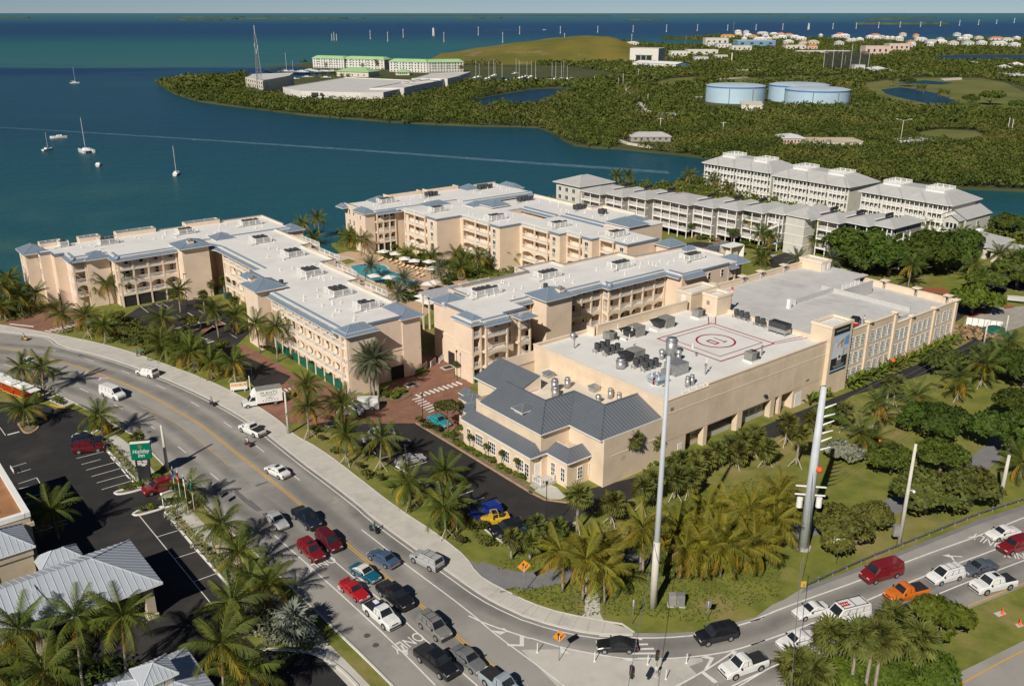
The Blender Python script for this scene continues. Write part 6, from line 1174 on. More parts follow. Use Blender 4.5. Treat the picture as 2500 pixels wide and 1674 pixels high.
house('n3',692,850,985,14,3.4,1.6,W4,R6,'pink walled low building with a silver roof in the mangroves',n=6);house('n3',870,1240,1005,16,3.2,.9,W2,R5,'low tan building beside the pink walled one',n=6);house('n3',1560,1720,1000,12,3.0,.6,W1,R2,'flat grey roofed hut beyond the street lamp','flat');house('n3',1480,1560,1000,10,2.8,.5,W1,R1,'small white flat roofed hut by the street lamp','flat')
house('n2',2170,2290,815,10,3,.6,W1,R6,'pale flat roofed shed at the end of the far road','flat')
hs=[('p3',1300,1625,305,30,15,.5,W2,R1,'tall cream hall with a white roof across the trees','flat'),('p3',1340,1480,322,20,9,1,W1,M_bl2,'light blue fronted hall left of the cream one','flat'),('p3',1470,1670,345,25,9,1,W1,M_bl2,'light blue roofed building in front of the cream hall','hip'),('p3',1680,1960,385,25,9,.5,W2,R1,'cream building with tall columns beside the blue roofs','flat'),('p3',1755,2300,320,40,12,1,M_bl,R6,'long silver roofed building with a blue wall','flat'),('p3',810,1040,475,25,9,.5,W1,R1,'white cube building with a tan panel','flat'),('p3',1045,1480,440,28,8,.4,W2,R1,'long yellow white building with a white roof','flat'),('p3',1150,1340,540,18,7,.4,M_pale,R2,'grey substation among the trees','flat'),('p3',1440,1620,490,18,5,.4,W2,R2,'low grey roofed building left of the leaning palm','flat'),('p3',190,350,300,20,6,2,W1,R1,'white shore house behind the hill','hip'),('n2',1585,1670,283,14,4,1,W1,R1,'left white hut behind the hill top','flat'),('n2',1703,1770,285,14,4,1,W1,R1,'right white hut behind the hill top','flat'),('n3',1258,1420,378,25,14,.5,W4,W2,'tall left part of the pale pink hotel by the lagoon','flat'),('n3',1420,1560,352,25,13,.5,W4,W2,'right part of the pale pink hotel by the lagoon','flat'),('n3',1290,1430,505,22,5,3,W1,R6,'grey roofed golf clubhouse by the fairway','hip'),('n3',1430,1480,515,10,3.5,2,W1,R1,'small white annex right of the golf clubhouse','hip'),('n3',1185,1255,500,12,9,.5,M_pale,R2,'grey netted tower by the driving range','flat'),('n3',333,365,500,10,4,.5,W1,R1,'small white box hut beyond the tanks','flat'),('n3',397,550,505,14,4,1,M_gd,R6,'low arched building beyond the tanks','hip'),('n3',2185,2255,490,14,5,3,W1,R6,'left white house among trees at the right edge','hip'),('n3',2265,2342,470,14,5,3,W1,R1,'right white house among trees at the right edge','hip'),('n3',2260,2400,545,30,5,.6,M_pale,R6,'flat pale roof cut off by the right edge','flat'),('n3',1985,2030,450,10,4,2,W1,R1,'small white roofed house in trees above the sand bunker','hip'),('n3',800,1160,365,18,4,.4,W4,R1,'long low pinkish strip building behind the driving range','flat'),('n3',720,860,340,24,8,.5,W2,R5,'tan building left of the pinkish strip building','flat'),('n3',85,150,690,8,3,.4,W1,R1,'white lean-to left of the tanks','flat'),('p3',1570,1690,582,12,4,.4,W1,R1,'small white building by the chimney','flat')]
for q in hs:house(*q[:8],q[8],q[9],q[10],n=4)
t=thing('chimney','tan round chimney standing in the trees','chimney',at('p3',1672,570));ob('shaft',MB().cyl(0,0,0,15,1.0,12,.8).mesh('shaft',M_wht2),t)
far_h=[(560,740,192,R3,W3,'g'),(755,835,122,R1,W1,'h'),(760,845,165,R1,W3,'h'),(870,940,125,R2,W1,'h'),(870,990,180,R1,W1,'g'),(850,910,230,R1,W1,'h'),(960,1050,195,R3,W3,'h'),(1060,1200,150,R6,W2,'h'),(1010,1180,238,R1,W1,'h'),(1130,1210,185,R6,W1,'h'),(1175,1250,230,R1,W3,'h'),(1230,1335,162,R1,W3,'h'),(1265,1330,210,R6,W1,'h'),(1340,1420,160,R3,W2,'h'),(1330,1455,205,R1,W1,'h'),(1430,1540,175,R3,W2,'h'),(1510,1630,205,R1,W1,'h'),(1420,1545,278,R6,W2,'h'),(1590,1720,228,R1,W1,'h'),(1640,1720,285,R3,W1,'h'),(1750,1890,285,R2,W3,'h'),(1905,1940,182,R1,W2,'h'),(2135,2240,165,R3,W3,'h'),(2175,2310,185,R1,W1,'h'),(2080,2190,195,R6,W1,'h'),(2120,2230,295,R2,W2,'h'),(2280,2342,250,R6,W1,'h'),(1740,1870,352,R3,W4,'g'),(1590,1715,345,R2,W2,'g')]
for i,(x0,x1,y,rm_,wm_,k)in enumerate(far_h):
 a=at('f',1660+x0/5.576,60+y/5.576);house('f',1660+x0/5.576,1660+x1/5.576,60+y/5.576,13,7.5,3.4,wm_,rm_,'%s house with a %s roof, %s from the left on the left shore'%({W1.name:'white',W2.name:'cream',W3.name:'yellow',W4.name:'pink'}[wm_.name],{R1.name:'white',R2.name:'grey',R3.name:'terracotta',R6.name:'silver'}[rm_.name],ordw(i)),'hip','houses along the far shore',n=3)
far_2=[(0,55,250,R6,W1),(70,155,240,R1,W1),(205,290,205,R1,W1),(262,385,180,R3,W4),(290,390,215,R1,W1),(385,460,205,R2,W2),(460,520,218,R1,W1),(525,590,220,R1,W1),(595,700,225,R1,W2),(660,740,162,R5,W2),(850,910,178,R3,W3),(760,860,285,R3,W3),(870,1020,240,R6,W1),(1020,1170,275,R2,W2),(1170,1255,240,R2,W3),(1150,1290,275,R1,W1),(1400,1480,160,R4,W1),(1520,1640,195,R1,W1),(1690,1785,218,R5,W2),(1520,1600,238,R1,W4),(1520,1660,295,R4,W1),(1720,1835,290,R6,W1),(1890,2060,230,R3,W2),(2055,2195,245,R5,W1),(1915,2110,300,R6,W1),(2220,2290,222,R1,W1),(2165,2290,322,R6,W1),(1330,1450,295,R2,W1),(1460,1510,230,R1,W1),(800,865,315,R6,W1),(1050,1110,310,R1,W1)]
for i,(x0,x1,y,rm_,wm_)in enumerate(far_2):house('f',2080+x0/5.576,2080+x1/5.576,60+y/5.576,13,7.5,3.4,wm_,rm_,'%s house with a %s roof, %s from the left on the right shore'%({W1.name:'white',W2.name:'cream',W3.name:'yellow',W4.name:'pink'}[wm_.name],{R1.name:'white',R2.name:'grey',R3.name:'terracotta',R4.name:'teal',R5.name:'tan',R6.name:'silver'}[rm_.name],ordw(i)),'hip','houses along the far shore',n=3)
t=thing('range_net','dark driving range net hung between tall poles','net',at('n3',1120,495));a,c=at('n3',972,495),at('n3',1275,495);hn=24
for i in range(6):p=a.lerp(c,i/5)-t.location;ob('pole',MB().cyl(p.x,p.y,0,hn+(2 if i!=3 else 8),.25,6).mesh('pole',M_pale),t)
mb=MB();pa,pc_=a-t.location,c-t.location
for i in range(40):f=i/39;p=pa.lerp(pc_,f);mb.box(p.x-.35,p.x+.35,p.y-.05,p.y+.05,1,hn)
for z in range(2,hn,1):mb.bar((pa.x,pa.y,z),(pc_.x,pc_.y,z),.1,.38)
ob('netting',mb.mesh('netting',mat('dark_netting',(.05,.055,.05),.9)),t)['kind']='stuff'
def pole(name,label,cat,p,h,r0=.18,r1=.12,m=None,arms=None,group=None,lean=(0,0),n=8):
 t=thing(name,label,cat,p,0,group);b=MB();b.tube([(0,0,0),(lean[0]*h,lean[1]*h,h)],r0,n,r1);ob('shaft',b.mesh('shaft',m or M_conc,True),t)
 for(nm,pts,w,mm)in arms or[]:b=MB();b.bar(pts[0],pts[1],w);ob(nm,b.mesh(nm,mm),t)
 return t
M_pole=mat('pale_concrete_pole',(.56,.53,.46),.85,.08,.8)
pole('street_lamp','twin armed street lamp beyond the channel','street lamp',at('n3',1497,992),13,.2,.12,M_pole,[('arm',((0,0,12.9),(3.4,0,13.6)),.15,M_pole),('arm',((0,0,12.9),(-3.0,0,13.7)),.15,M_pole),('lamp_head',((3.2,0,13.6),(4.4,0,13.7)),.35,M_pole),('lamp_head',((-2.9,0,13.7),(-4.0,0,13.8)),.35,M_pole)])
for i,(r,x,y,yt,lb)in enumerate([('n3',290,920,830,'pale utility pole with a crossarm in the mangroves left of the pink building'),('n3',1285,985,932,'short pale pole right of the pink building'),('n3',1108,900,852,'slim pale pole behind the tan building'),('n3',2225,922,798,'left of two leaning pale poles by the cleared field'),('n3',2250,932,812,'right of two leaning pale poles by the cleared field'),('n2',2178,915,800,'pale utility pole beside the seawall house'),('n2',1925,600,500,'pale pole at the top of the far road'),('n2',1895,600,530,'second pale pole at the top of the far road'),('n2',1731,570,515,'pale pole in the trees left of the far road'),('p3',342,775,635,'utility pole with a crossarm above the far road'),('p3',475,1130,985,'pale pole beside the bend of the far road'),('p3',1018,290,150,'pole in front of the bay right of the incinerator'),('p3',245,270,135,'pole behind the grass hill'),('n3',1118,470,375,'tall pale pole at the driving range'),('n3',362,240,155,'radio pole with dishes among the far houses')]):
 h=height(r,(x,y),(x,yt));pole('utility_pole',lb,'pole',at(r,x,y),h,.22,.16,M_pole,[('crossarm',((-1.6,0,h-.6),(1.6,0,h-.6)),.2,M_pole)]if i in(0,5,9,14)else None,'pale poles across the channel')
lst=[(118,212,165),(324,208,168),(517,205,165),(699,203,160),(874,202,158),(1040,198,158),(1199,196,155),(1351,192,150),(1497,187,148),(1637,183,148),(1772,179,145),(1902,175,138),(2031,171,135),(2154,164,135),(2274,157,125)]
l2=[(207,266,205),(326,282,215),(431,255,195),(636,245,190),(708,285,218),(942,240,180),(1108,290,218),(1223,233,178),(1500,228,178),(1528,280,225),(1754,222,177),(1995,220,172),(2222,218,167),(1985,290,232)]
M_spole=mat('sea_pole',(.60,.58,.55),.85)
k=0
for r,L_ in(('n2',l2),('n3',lst)):
 for x,y,yt in L_:
  h=height(r,(x,y),(x,yt));wd=max(.5,.0011*at(r,x,y).y);tw=x in(636,874);t=thing('sea_pole','%s transmission pole from the left standing in the sea%s'%(ordw(k),', a braced double one' if tw else ''),'pole',at(r,x,y,-.9),0,'transmission poles across the sea');k+=1
  if tw:b=MB();b.bar((-2,0,0),(-1,0,h),wd*.8);b.bar((2,0,0),(1,0,h),wd*.8);b.bar((-1.6,0,h*.4),(1.4,0,h*.7),wd*.6);b.bar((1.6,0,h*.4),(-1.4,0,h*.7),wd*.6)
  else:b=MB();b.cyl(0,0,0,h,wd*.3,6,wd*.2);b.cyl(0,0,0,1.5,wd*.6,6)
  ob('shaft',b.mesh('shaft',M_spole),t);ob('crossarm',MB().box(-wd*.7,wd*.7,-wd*.15,wd*.15,h*.85,h*.85+wd*.2).mesh('crossarm',M_spole),t)
for x,y,yt in((2260,277,228),(2275,277,218),(2292,277,230)):
 h=height('n1',(x,y),(x,yt));t=thing('sea_pole','%s of three poles standing close together in the sea'%('left','middle','right')[(x>2265)+(x>2280)],'pole',at('n1',x,y,-.9),0,'transmission poles across the sea');ob('shaft',MB().cyl(0,0,0,h,.9,6,.6).mesh('shaft',M_spole),t)
 # vegetation kit
def leafmat(name,c,c2,rand=.22,tr=.25,sc=.6):return mat(name,c,.65,c2=c2,scale=sc,rand=rand,trans=tr,spec=.25)
M_fr=leafmat('palm_frond_green',(.125,.150,.022),(.070,.100,.016));M_fy=leafmat('palm_frond_yellow',(.36,.24,.02),(.23,.18,.018));M_fd=leafmat('date_frond',(.16,.18,.105),(.10,.12,.065));M_fan=leafmat('fan_frond',(.16,.17,.035),(.09,.11,.024));M_silver=leafmat('silver_frond',(.25,.27,.23),(.15,.17,.14))
M_lf=leafmat('tree_leaf',(.085,.125,.016),(.045,.075,.011));M_lf2=leafmat('bright_leaf',(.15,.20,.02),(.085,.13,.015));M_lf3=leafmat('olive_leaf',(.135,.145,.03),(.075,.09,.02));M_lfs=leafmat('silver_leaf',(.28,.29,.21),(.18,.195,.135))
M_mg=mat('mangrove_leaf',(.125,.15,.024),.65,c2=(.055,.08,.013),scale=.07,trans=.2,spec=.25,patch=[((.17,.155,.04),.025,.52,.68),((.045,.075,.015),.04,.55,.7)]);M_bark=mat('bark',(.19,.155,.12),.95,.2,3);M_ptr=mat('palm_trunk',(.29,.25,.20),.95,.18,4);M_nut=mat('coconut',(.42,.20,.03),.6,.2,3);M_stake=mat('timber_stake',(.50,.43,.33),.9,.1,3)
def npmesh(name,V,F,m,extra=None):
 me=bpy.data.meshes.new(name);V=np.asarray(V,np.float32);F=np.asarray(F,np.int32);n,k=F.shape
 me.vertices.add(len(V));me.vertices.foreach_set('co',V.ravel());me.loops.add(n*k);me.loops.foreach_set('vertex_index',F.ravel());me.polygons.add(n);me.polygons.foreach_set('loop_start',np.arange(0,n*k,k,dtype=np.int32));me.polygons.foreach_set('loop_total',np.full(n,k,np.int32))
 for q in(m if isinstance(m,list)else[m]):me.materials.append(q)
 if extra is not None:me.polygons.foreach_set('material_index',np.asarray(extra,np.int32))
 me.update(calc_edges=True);return me
def frond(L,droop,w,nl,seed,hang=.55,e0=0.0):
 r=np.random.default_rng(seed);S_=9;pts=[np.zeros(3)];tan=[]
 for i in range(S_):a=e0-droop*((i+.5)/S_)**1.25;t=np.array([math.cos(a),0,math.sin(a)]);tan.append(t);pts.append(pts[-1]+t*L/S_)
 V,F=[],[]
 def quad(a,b,c,d):k=len(V);V.extend([a,b,c,d]);F.append((k,k+1,k+2,k+3))
 for i in range(S_):h=.05*(1-i/S_)+.012;quad(pts[i]+[0,-h,0],pts[i+1]+[0,-h,0],pts[i+1]+[0,h,0],pts[i]+[0,h,0])
 for k in range(nl):
  s=.1+.9*(k+.5)/nl;f=s*S_;i=min(S_-1,int(f));p=pts[i]+(pts[i+1]-pts[i])*(f-i);t=tan[i]
  for sd in(-1,1):
   l=w*(math.sin(math.pi*min(1,.12+.80*s))**.7)*r.uniform(.85,1.1);hg=hang*r.uniform(.7,1.3)
   d=t*.45+np.array([0,sd*math.cos(hg),-math.sin(hg)]);d/=np.linalg.norm(d);b=t*(.80*L/nl*.5);tip=p+d*l+np.array([0,0,-.10*l])
   quad(p-b,p+b,tip+b*.25,tip-b*.15)
 return np.array(V),np.array(F)
def rotm(roll,pitch,az):
 return np.array(Matrix.Rotation(az,3,'Z')@Matrix.Rotation(-pitch,3,'Y')@Matrix.Rotation(roll,3,'X'))
CO=[frond(3.8,.5,.95,24,1),frond(4.1,.95,1.1,24,2),frond(4.1,1.35,1.15,24,3,.75),frond(3.8,1.5,1.05,22,4,.95)]
YL=[leafmat('frond_golden',(.24,.215,.022),(.15,.155,.018)),M_fy]
def frobj(k,m):return cached(('fr',k,m.name),lambda:npmesh('frond',*CO[k],m))
def coco_layout(seed,n=22):
 r=random.Random(seed);out=[]
 for i in range(n):
  f=i/(n-1);pitch=R_(72-100*f+r.uniform(-8,8));az=i*2.399963+r.uniform(-.25,.25);k=0 if f<.22 else 1 if f<.55 else 2 if f<.8 else 3
  out.append((k,pitch,az,r.uniform(-.3,.3),r.uniform(.85,1.08),f>.86 or(f>.7 and r.random()<.4)))
 return out
def joined(name,items,ms):
 V,F,X=[],[],[];n=0
 for v,f,M,sc,mi in items:v2=(v*sc)@M.T;V.append(v2);F.append(f+n);X+=[mi]*len(f);n+=len(v2)
 return npmesh(name,np.concatenate(V),np.concatenate(F),ms,X)
def coco_crown(seed):return cached(('cc',seed),lambda:joined('crown',[(CO[k][0],CO[k][1],rotm(ro,p,a),s,int(y))for k,p,a,ro,s,y in coco_layout(seed)],[M_fr,M_fy]))
DT=[frond(3.2,.35,.5,22,11,.25),frond(3.4,.8,.55,22,12,.35),frond(3.4,1.3,.55,20,13,.6)]
def date_crown(seed):
 def mk():
  r=random.Random(seed);it=[]
  for i in range(34):f=i/33;it.append((*DT[0 if f<.3 else 1 if f<.7 else 2],rotm(r.uniform(-.4,.4),R_(80-105*f+r.uniform(-9,9)),i*2.4+r.uniform(-.2,.2)),r.uniform(.85,1.1),0))
  return joined('crown',it,[M_fd])
 return cached(('dc',seed),mk)
def fan(seed,nb=11,L=.85):
 V=[np.array([0.,0,0]),np.array([.9,0,0])];F=[(0,1,1,0)];V=[];F=[]
 V+=[np.array([0,-.03,0]),np.array([1.0,-.02,.05]),np.array([1.0,.02,.05]),np.array([0,.03,0])];F.append((0,1,2,3))
 for i in range(nb):
  a=math.pi*1.25*(i/(nb-1)-.5);d=np.array([math.cos(a),math.sin(a),-.10-.25*abs(math.sin(a))]);n=np.array([-d[1],d[0],0])*.10;c=np.array([1.0,0,.05]);k=len(V);V+=[c-n*.3,c+n*.3,c+d*L*.7+n,c+d*L*1.05+np.array([0,0,-.22])];F.append((k,k+3,k+2,k+1))
 return np.array(V),np.array(F)
FA=fan(0)
def fan_crown(seed,m,n=38):
 def mk():
  r=random.Random(seed);it=[]
  for i in range(n):f=i/(n-1);it.append((*FA,rotm(r.uniform(-.4,.4),R_(85-130*f+r.uniform(-10,10)),i*2.4+r.uniform(-.3,.3)),r.uniform(.8,1.1),0))
  return joined('crown',it,[m])
 return cached(('fc',seed,m.name,n),mk)
def trunk_mesh(h,r0,r1,cx,cy,m,key):
 def mk():
  b=MB();n=7;b.tube([(cx*(i/n)**1.6,cy*(i/n)**1.6,h*i/n)for i in range(n+1)],r0,7,r1);return b.mesh('trunk',m,True)
 return cached(('tr',key),mk)
def palm(kind,base,h,label,group,near=True,stakes=False,sc=1.0,seed=0):
 r=random.Random(seed*7+3);hq=max(1.2,round(h*2)/2);v=seed%3;cx,cy=((.5,.2),(-.4,.35),(.15,-.5))[v];cx*=hq/6;cy*=hq/6
 if kind in('date','fan','silver'):cx*=.2;cy*=.2
 nm={'coco':'coconut_palm','date':'date_palm','fan':'cabbage_palm','silver':'silver_fan_palm'}[kind]
 t=thing(nm,label,'palm',base,r.uniform(0,6.28),group);rr={'coco':(.17,.10),'date':(.24,.22),'fan':(.20,.17),'silver':(.22,.2)}[kind]
 ob('trunk',trunk_mesh(hq,*rr,cx,cy,M_ptr,(kind,hq,v)),t);top=(cx,cy,hq-.05)
 if kind=='coco':
  if near:
   for k,p,a,ro,s,y in coco_layout(seed):ob('frond',frobj(k,M_fy if y else(YL[0]if 'yellow' in(group or '')else M_fr)),t,top,rot=(ro,-p,a),sc=s*sc)
   ob('coconuts',cached('nuts',lambda:MB().ball(.2,.1,-.15,.14,6).ball(-.15,.18,-.2,.14,6).ball(.02,-.22,-.18,.14,6).mesh('coconuts',M_nut)),t,top)
  else:ob('crown',coco_crown(seed%5),t,top,r.uniform(0,6),sc*r.uniform(.9,1.08))
 elif kind=='date':ob('crown',date_crown(seed%2),t,top,0,sc)
 else:ob('crown',fan_crown(seed%3,M_silver if kind=='silver' else M_fan,46 if near else 30),t,top,0,sc)
 if stakes:
  for k in range(3):a=k*2.1+r.uniform(-.3,.3);ob('stake',cached('stake',lambda:MB().bar((0,0,1.6),(1.25,0,0),.09).mesh('stake',M_stake)),t,(0,0,0),a)
 return t
PC=[0]
def palms(r,lst,where,group,kind='coco',near=True,stakes=False,sc=1.0,hmin=1.2,hmax=11,noun=None):
 items=[]
 for q in lst:
  x,y,tx,ty=q[:4];b=at(r,x,y);h=min(hmax,max(hmin,height(r,(x,y),(tx,ty))));items.append((frame_of(b),b,h))
 items.sort(key=lambda i:i[0]);noun=noun or{'coco':'coconut palm','date':'grey green date palm','fan':'fan leaved cabbage palm','silver':'silver fan palm'}[kind]
 for i,(_,b,h)in enumerate(items):
  PC[0]+=1;lab='%s %s'%(noun,where)if len(items)==1 else '%s %s, %s from the left'%(noun,where,ordw(i))if i else '%s %s, leftmost'%(noun,where)
  palm(kind,b,h,lab,group,near,stakes,sc,PC[0])
def blob_leaves(r,n,size,clumps):
 C=np.array([c[:3]for c in clumps]);Rr=np.array([c[3:]for c in clumps]);wts=(Rr[:,0]*Rr[:,1]);idx=r.choice(len(clumps),n,p=wts/wts.sum())
 d=r.normal(size=(n,3));d[:,2]=np.abs(d[:,2])*.9-.25+d[:,2]*.25;d/=np.linalg.norm(d,axis=1)[:,None];P_=C[idx]+d*Rr[idx]*r.uniform(.72,1.06,(n,1))
 nr=d+r.normal(size=(n,3))*.55;nr/=np.linalg.norm(nr,axis=1)[:,None];a=np.cross(nr,r.normal(size=(n,3)));a/=np.linalg.norm(a,axis=1)[:,None]+1e-9;b=np.cross(nr,a);s=(size*r.uniform(.6,1.3,(n,1)))
 V=np.stack([P_-a*s,P_+b*s*.6,P_+a*s,P_-b*s*.6],1).reshape(-1,3);F=np.arange(4*n).reshape(-1,4);return V,F
def crown_mesh(v,m,n,size,fl=.62,w=1.0):
 def mk():
  r=np.random.default_rng(100+v);cl_=[]
  for i in range(15+v%4):a=r.uniform(0,6.28);q=math.sqrt(r.uniform(0,1))*.72;z=fl*(.55*(1-q*q)+r.uniform(-.1,.22));s=r.uniform(.28,.46);cl_.append((q*math.cos(a)*w,q*math.sin(a),z,s*w,s,s*fl*1.05))
  V,F=blob_leaves(r,n,size,cl_);return npmesh('crown',V,F,m)
 return cached(('crown',v,m.name,n,size,fl),mk)
def limb_mesh(v):
 def mk():
  r=random.Random(v);b=MB();b.tube([(0,0,0),(.02,.01,.35),(.0,.03,.7)],.075,7,.05)
  for i in range(6):a=i*1.05+r.uniform(-.2,.2);b.tube([(0,.02,.45+.04*i),(.25*math.cos(a),.25*math.sin(a),.8),(.6*math.cos(a),.6*math.sin(a),1.02+r.uniform(-.1,.1))],.04,5,.012)
  return b.mesh('trunk',M_bark,True)
 return cached(('limb',v),mk)
def tree(base,rad,h,label,group,m=None,dense=1500,v=0,name='broadleaf_tree',leaf=.105,fl=.62,cat='tree'):
 t=thing(name,label,cat,base,random.uniform(0,6.28),group);th=max(.3,h-rad*fl*1.15);ob('trunk',limb_mesh(v%3),t,sc=(rad*.9,rad*.9,th));ob('crown',crown_mesh(v%5,m or M_lf,dense,leaf,fl),t,(0,0,th),0,rad);return t
TC=[0]
def trees(r,lst,where,group,m=None,dense=1500,leaf=.105,fl=.62,noun='tree',name='broadleaf_tree',hf=1.5,cat='tree'):
 items=sorted(((frame_of(at(r,q[0],q[1])),at(r,q[0],q[1]),q[2],q[3]if len(q)>3 else q[2]*hf)for q in lst),key=lambda i:i[0])
 for i,(_,b,rad,h)in enumerate(items):
  TC[0]+=1;lab='%s %s'%(noun,where)if len(items)==1 else('%s %s, %s from the left'%(noun,where,ordw(i))if i else '%s %s, leftmost'%(noun,where))
  tree(b,rad,h,lab,group,m,dense,TC[0],name,leaf,fl,cat)
def shrubs(r,lst,where,group,m=None,noun='shrub',rad=.8,name='shrub',dense=320,leaf=.17):trees(r,[(x,y,rad*random.uniform(.75,1.25),rad*random.uniform(1.2,1.6))for x,y in lst],where,group,m,dense,leaf,.8,noun,name,cat='shrub')
palms('w',[(430,1095,410,960),(605,1130,590,985),(725,1160,715,1035),(1115,1270,1100,1150),(1240,1310,1235,1180),(1325,1330,1310,1185),(1420,1328,1420,1240)],'on the left car park verge','palms along the main road verge',stakes=True)
palms('r1',[(1490,180,1470,60),(1590,230,1570,50),(1730,290,1730,150),(1920,310,1900,150),(1350,130,1335,40)],'past the two walkers','palms along the main road verge',stakes=True)
palms('w',[(630,900,610,745),(750,905,725,755),(870,900,860,710),(1230,960,1210,800),(1120,1130,1110,990),(1490,1130,1460,940),(1610,1110,1600,975),(1770,1230,1720,1020),(1890,1290,1855,1050)],'around the left hotel car park','palms in the hotel gardens')
palms('w',[(1435,840,1430,755),(1395,960,1375,840),(1595,850,1580,745),(1530,830,1525,740),(1605,960,1600,870)],'by the green electrical boxes','palms in the hotel gardens','fan',sc=.8)
palms('w',[(40,1000,30,780),(160,985,130,840),(250,950,225,830),(20,1005,5,900),(75,900,60,730),(-40,960,-50,760),(110,880,100,800),(-80,1010,-90,860)],'in the shade at the left shore','palms at the left shore',stakes=True)
palms('r1',[(220,330,190,190),(360,390,320,185)],'beside the red and yellow road train','palms by the roadside hotel');palms('r1',[(240,670,235,520)],'in the brick kerbed bed of the dark car park','palms by the roadside hotel');palms('r1',[(840,750,810,560)],'on the kerbed island by the maroon cars','palms by the roadside hotel');palms('r5',[(480,225,440,-10)],'alone between the car park and the metal roofed entrance','palms by the roadside hotel',sc=1.05);palms('r1',[(1530,1320,1550,1190)],'standing by the flagpoles','palms by the roadside hotel',stakes=True)
palms('r5',[(1850,355,1810,120),(1990,515,1990,330),(2230,765,2190,560),(2060,640,2030,560)],'in the roadside silver hedge','palms by the roadside hotel',stakes=True)
palms('r5',[(700,1560,620,900),(1060,1500,1085,830),(1850,1650,1800,1030),(210,1360,130,930),(1900,1010,1860,740),(60,1750,60,1240),(420,1900,420,1330),(2080,1620,2090,1330)],'close at the bottom left corner','tall palms at the bottom left',hmax=12,sc=1.05)
palms('r1',[(1130,835,1110,770)],'low and pale behind the green hotel sign','palms by the roadside hotel','fan',sc=.8);palms('r6',[(400,1140,420,1040)],'in the silver hedge near the hotel drive','palms by the roadside hotel','silver',sc=1.5,noun='large spiky silver fan palm')
palms('r2',[(500,640,475,400),(515,835,480,590),(790,745,770,550),(825,1045,820,800),(1100,1095,1075,820),(1345,1405,1330,1200),(1640,1290,1645,1090),(1700,1560,1690,1340)],'on the restaurant car park verge','palms along the main road verge',stakes=True)
palms('r6',[(1620,378,1640,130)],'on the verge beside the yellow open car','palms along the main road verge',stakes=True)
palms('r2',[(1020,490,950,200),(1050,505,1030,190),(1085,505,1140,190)],'clumped at the brick drive','date palm clump at the brick drive','date',sc=1.3,hmax=8)
palms('r7',[(350,372,350,270),(520,392,525,300),(160,542,175,380),(310,542,310,420),(1220,655,1240,430),(1400,690,1420,570),(1600,668,1600,590)],'around the lot corner','cabbage palms on the corner lawn','fan',sc=.95,hmin=1.8,noun='low bushy fan palm')
palms('r7',[(690,325,700,30),(965,270,970,100),(1210,170,1215,-40),(1285,90,1290,-90),(1475,60,1475,-120),(1590,40,1590,-110)],'staked beyond the car park end','cabbage palms on the corner lawn','fan',stakes=True,sc=1.15)
palms('r7',[(575,800,540,520),(735,875,735,560),(912,900,940,640),(930,700,960,440),(800,640,745,430),(1200,645,1110,310)],'left of the tall steel pole','yellowing palms on the corner lawn')
palms('r7',[(1520,700,1535,440),(1690,725,1720,460),(1845,695,1880,410),(1960,680,1960,450),(2115,645,2135,440),(1440,560,1440,300),(1640,520,1690,330),(1745,290,1745,170),(2030,500,2010,280),(2250,480,2260,260),(1800,560,1800,340),(1930,330,1920,130),(2110,360,2130,140),(2280,400,2290,120),(1560,600,1590,370)],'right of the tall steel pole','yellowing palms on the corner lawn')
palms('r8',[(120,715,165,500),(255,600,280,340),(60,560,110,270),(320,430,300,120)],'at the right end of the grove','yellowing palms on the corner lawn')
palms('r3',[(1145,1395,1150,1110),(1312,1305,1320,1110),(985,1410,980,1250)],'against the blank hall wall','cabbage palms along the service drive','fan')
palms('r3',[(1530,1440,1530,1300),(1620,1400,1610,1280),(1730,1390,1720,1260),(1830,1330,1830,1200),(1930,1290,1930,1170),(2060,1240,2060,1090),(2120,1250,2110,1130),(2230,1330,2230,1180),(1650,1460,1640,1340),(2000,1340,1990,1230)],'across from the loading bays','cabbage palms along the service drive','fan',sc=1.15,stakes=True)
palms('r4',[(30,1260,60,1120),(130,1220,130,1080),(480,1330,490,1060),(390,1160,400,980),(610,1060,600,950),(860,1040,870,880),(1215,840,1240,640),(1270,850,1300,650),(1920,590,1925,420)],'on the lawn beside the drive','cabbage palms along the service drive','fan',sc=1.1,stakes=True)
palms('r4',[(1100,1060,1105,820),(1455,930,1460,750),(1795,800,1830,620),(1985,690,2040,480),(2180,500,2200,330),(2310,1440,2320,1300),(985,1250,985,1060),(1090,1225,1090,1110),(2090,560,2120,420)],'on the lawn under the power lines','palms on the lawn under the power lines',stakes=True)
palms('C',[(145,570,160,460),(62,525,45,420),(700,575,693,470),(620,625,620,560),(935,695,922,570),(830,735,830,650),(1040,660,1040,590),(1145,650,1138,560),(470,615,460,555),(780,600,775,555),(850,620,860,580),(30,500,20,440),(100,520,95,450)],'in the pool courtyard','palms round the pool',near=False);palms('C',[(215,725,205,635),(680,730,690,650),(440,790,445,720),(400,880,410,830)],'beside the pool','palms round the pool','date',sc=1.1)
palms('B',[(1545,362,1530,150),(1357,315,1355,210),(1480,430,1500,385)],'by the beach between two hotel wings','palms round the pool',near=False);palms('D',[(2330,1000,2240,870)],'behind the hall parapet','palms in the hotel gardens',near=False);palms('hel',[(510,1010,530,770)],'before the front wing galleries','palms in the hotel gardens')
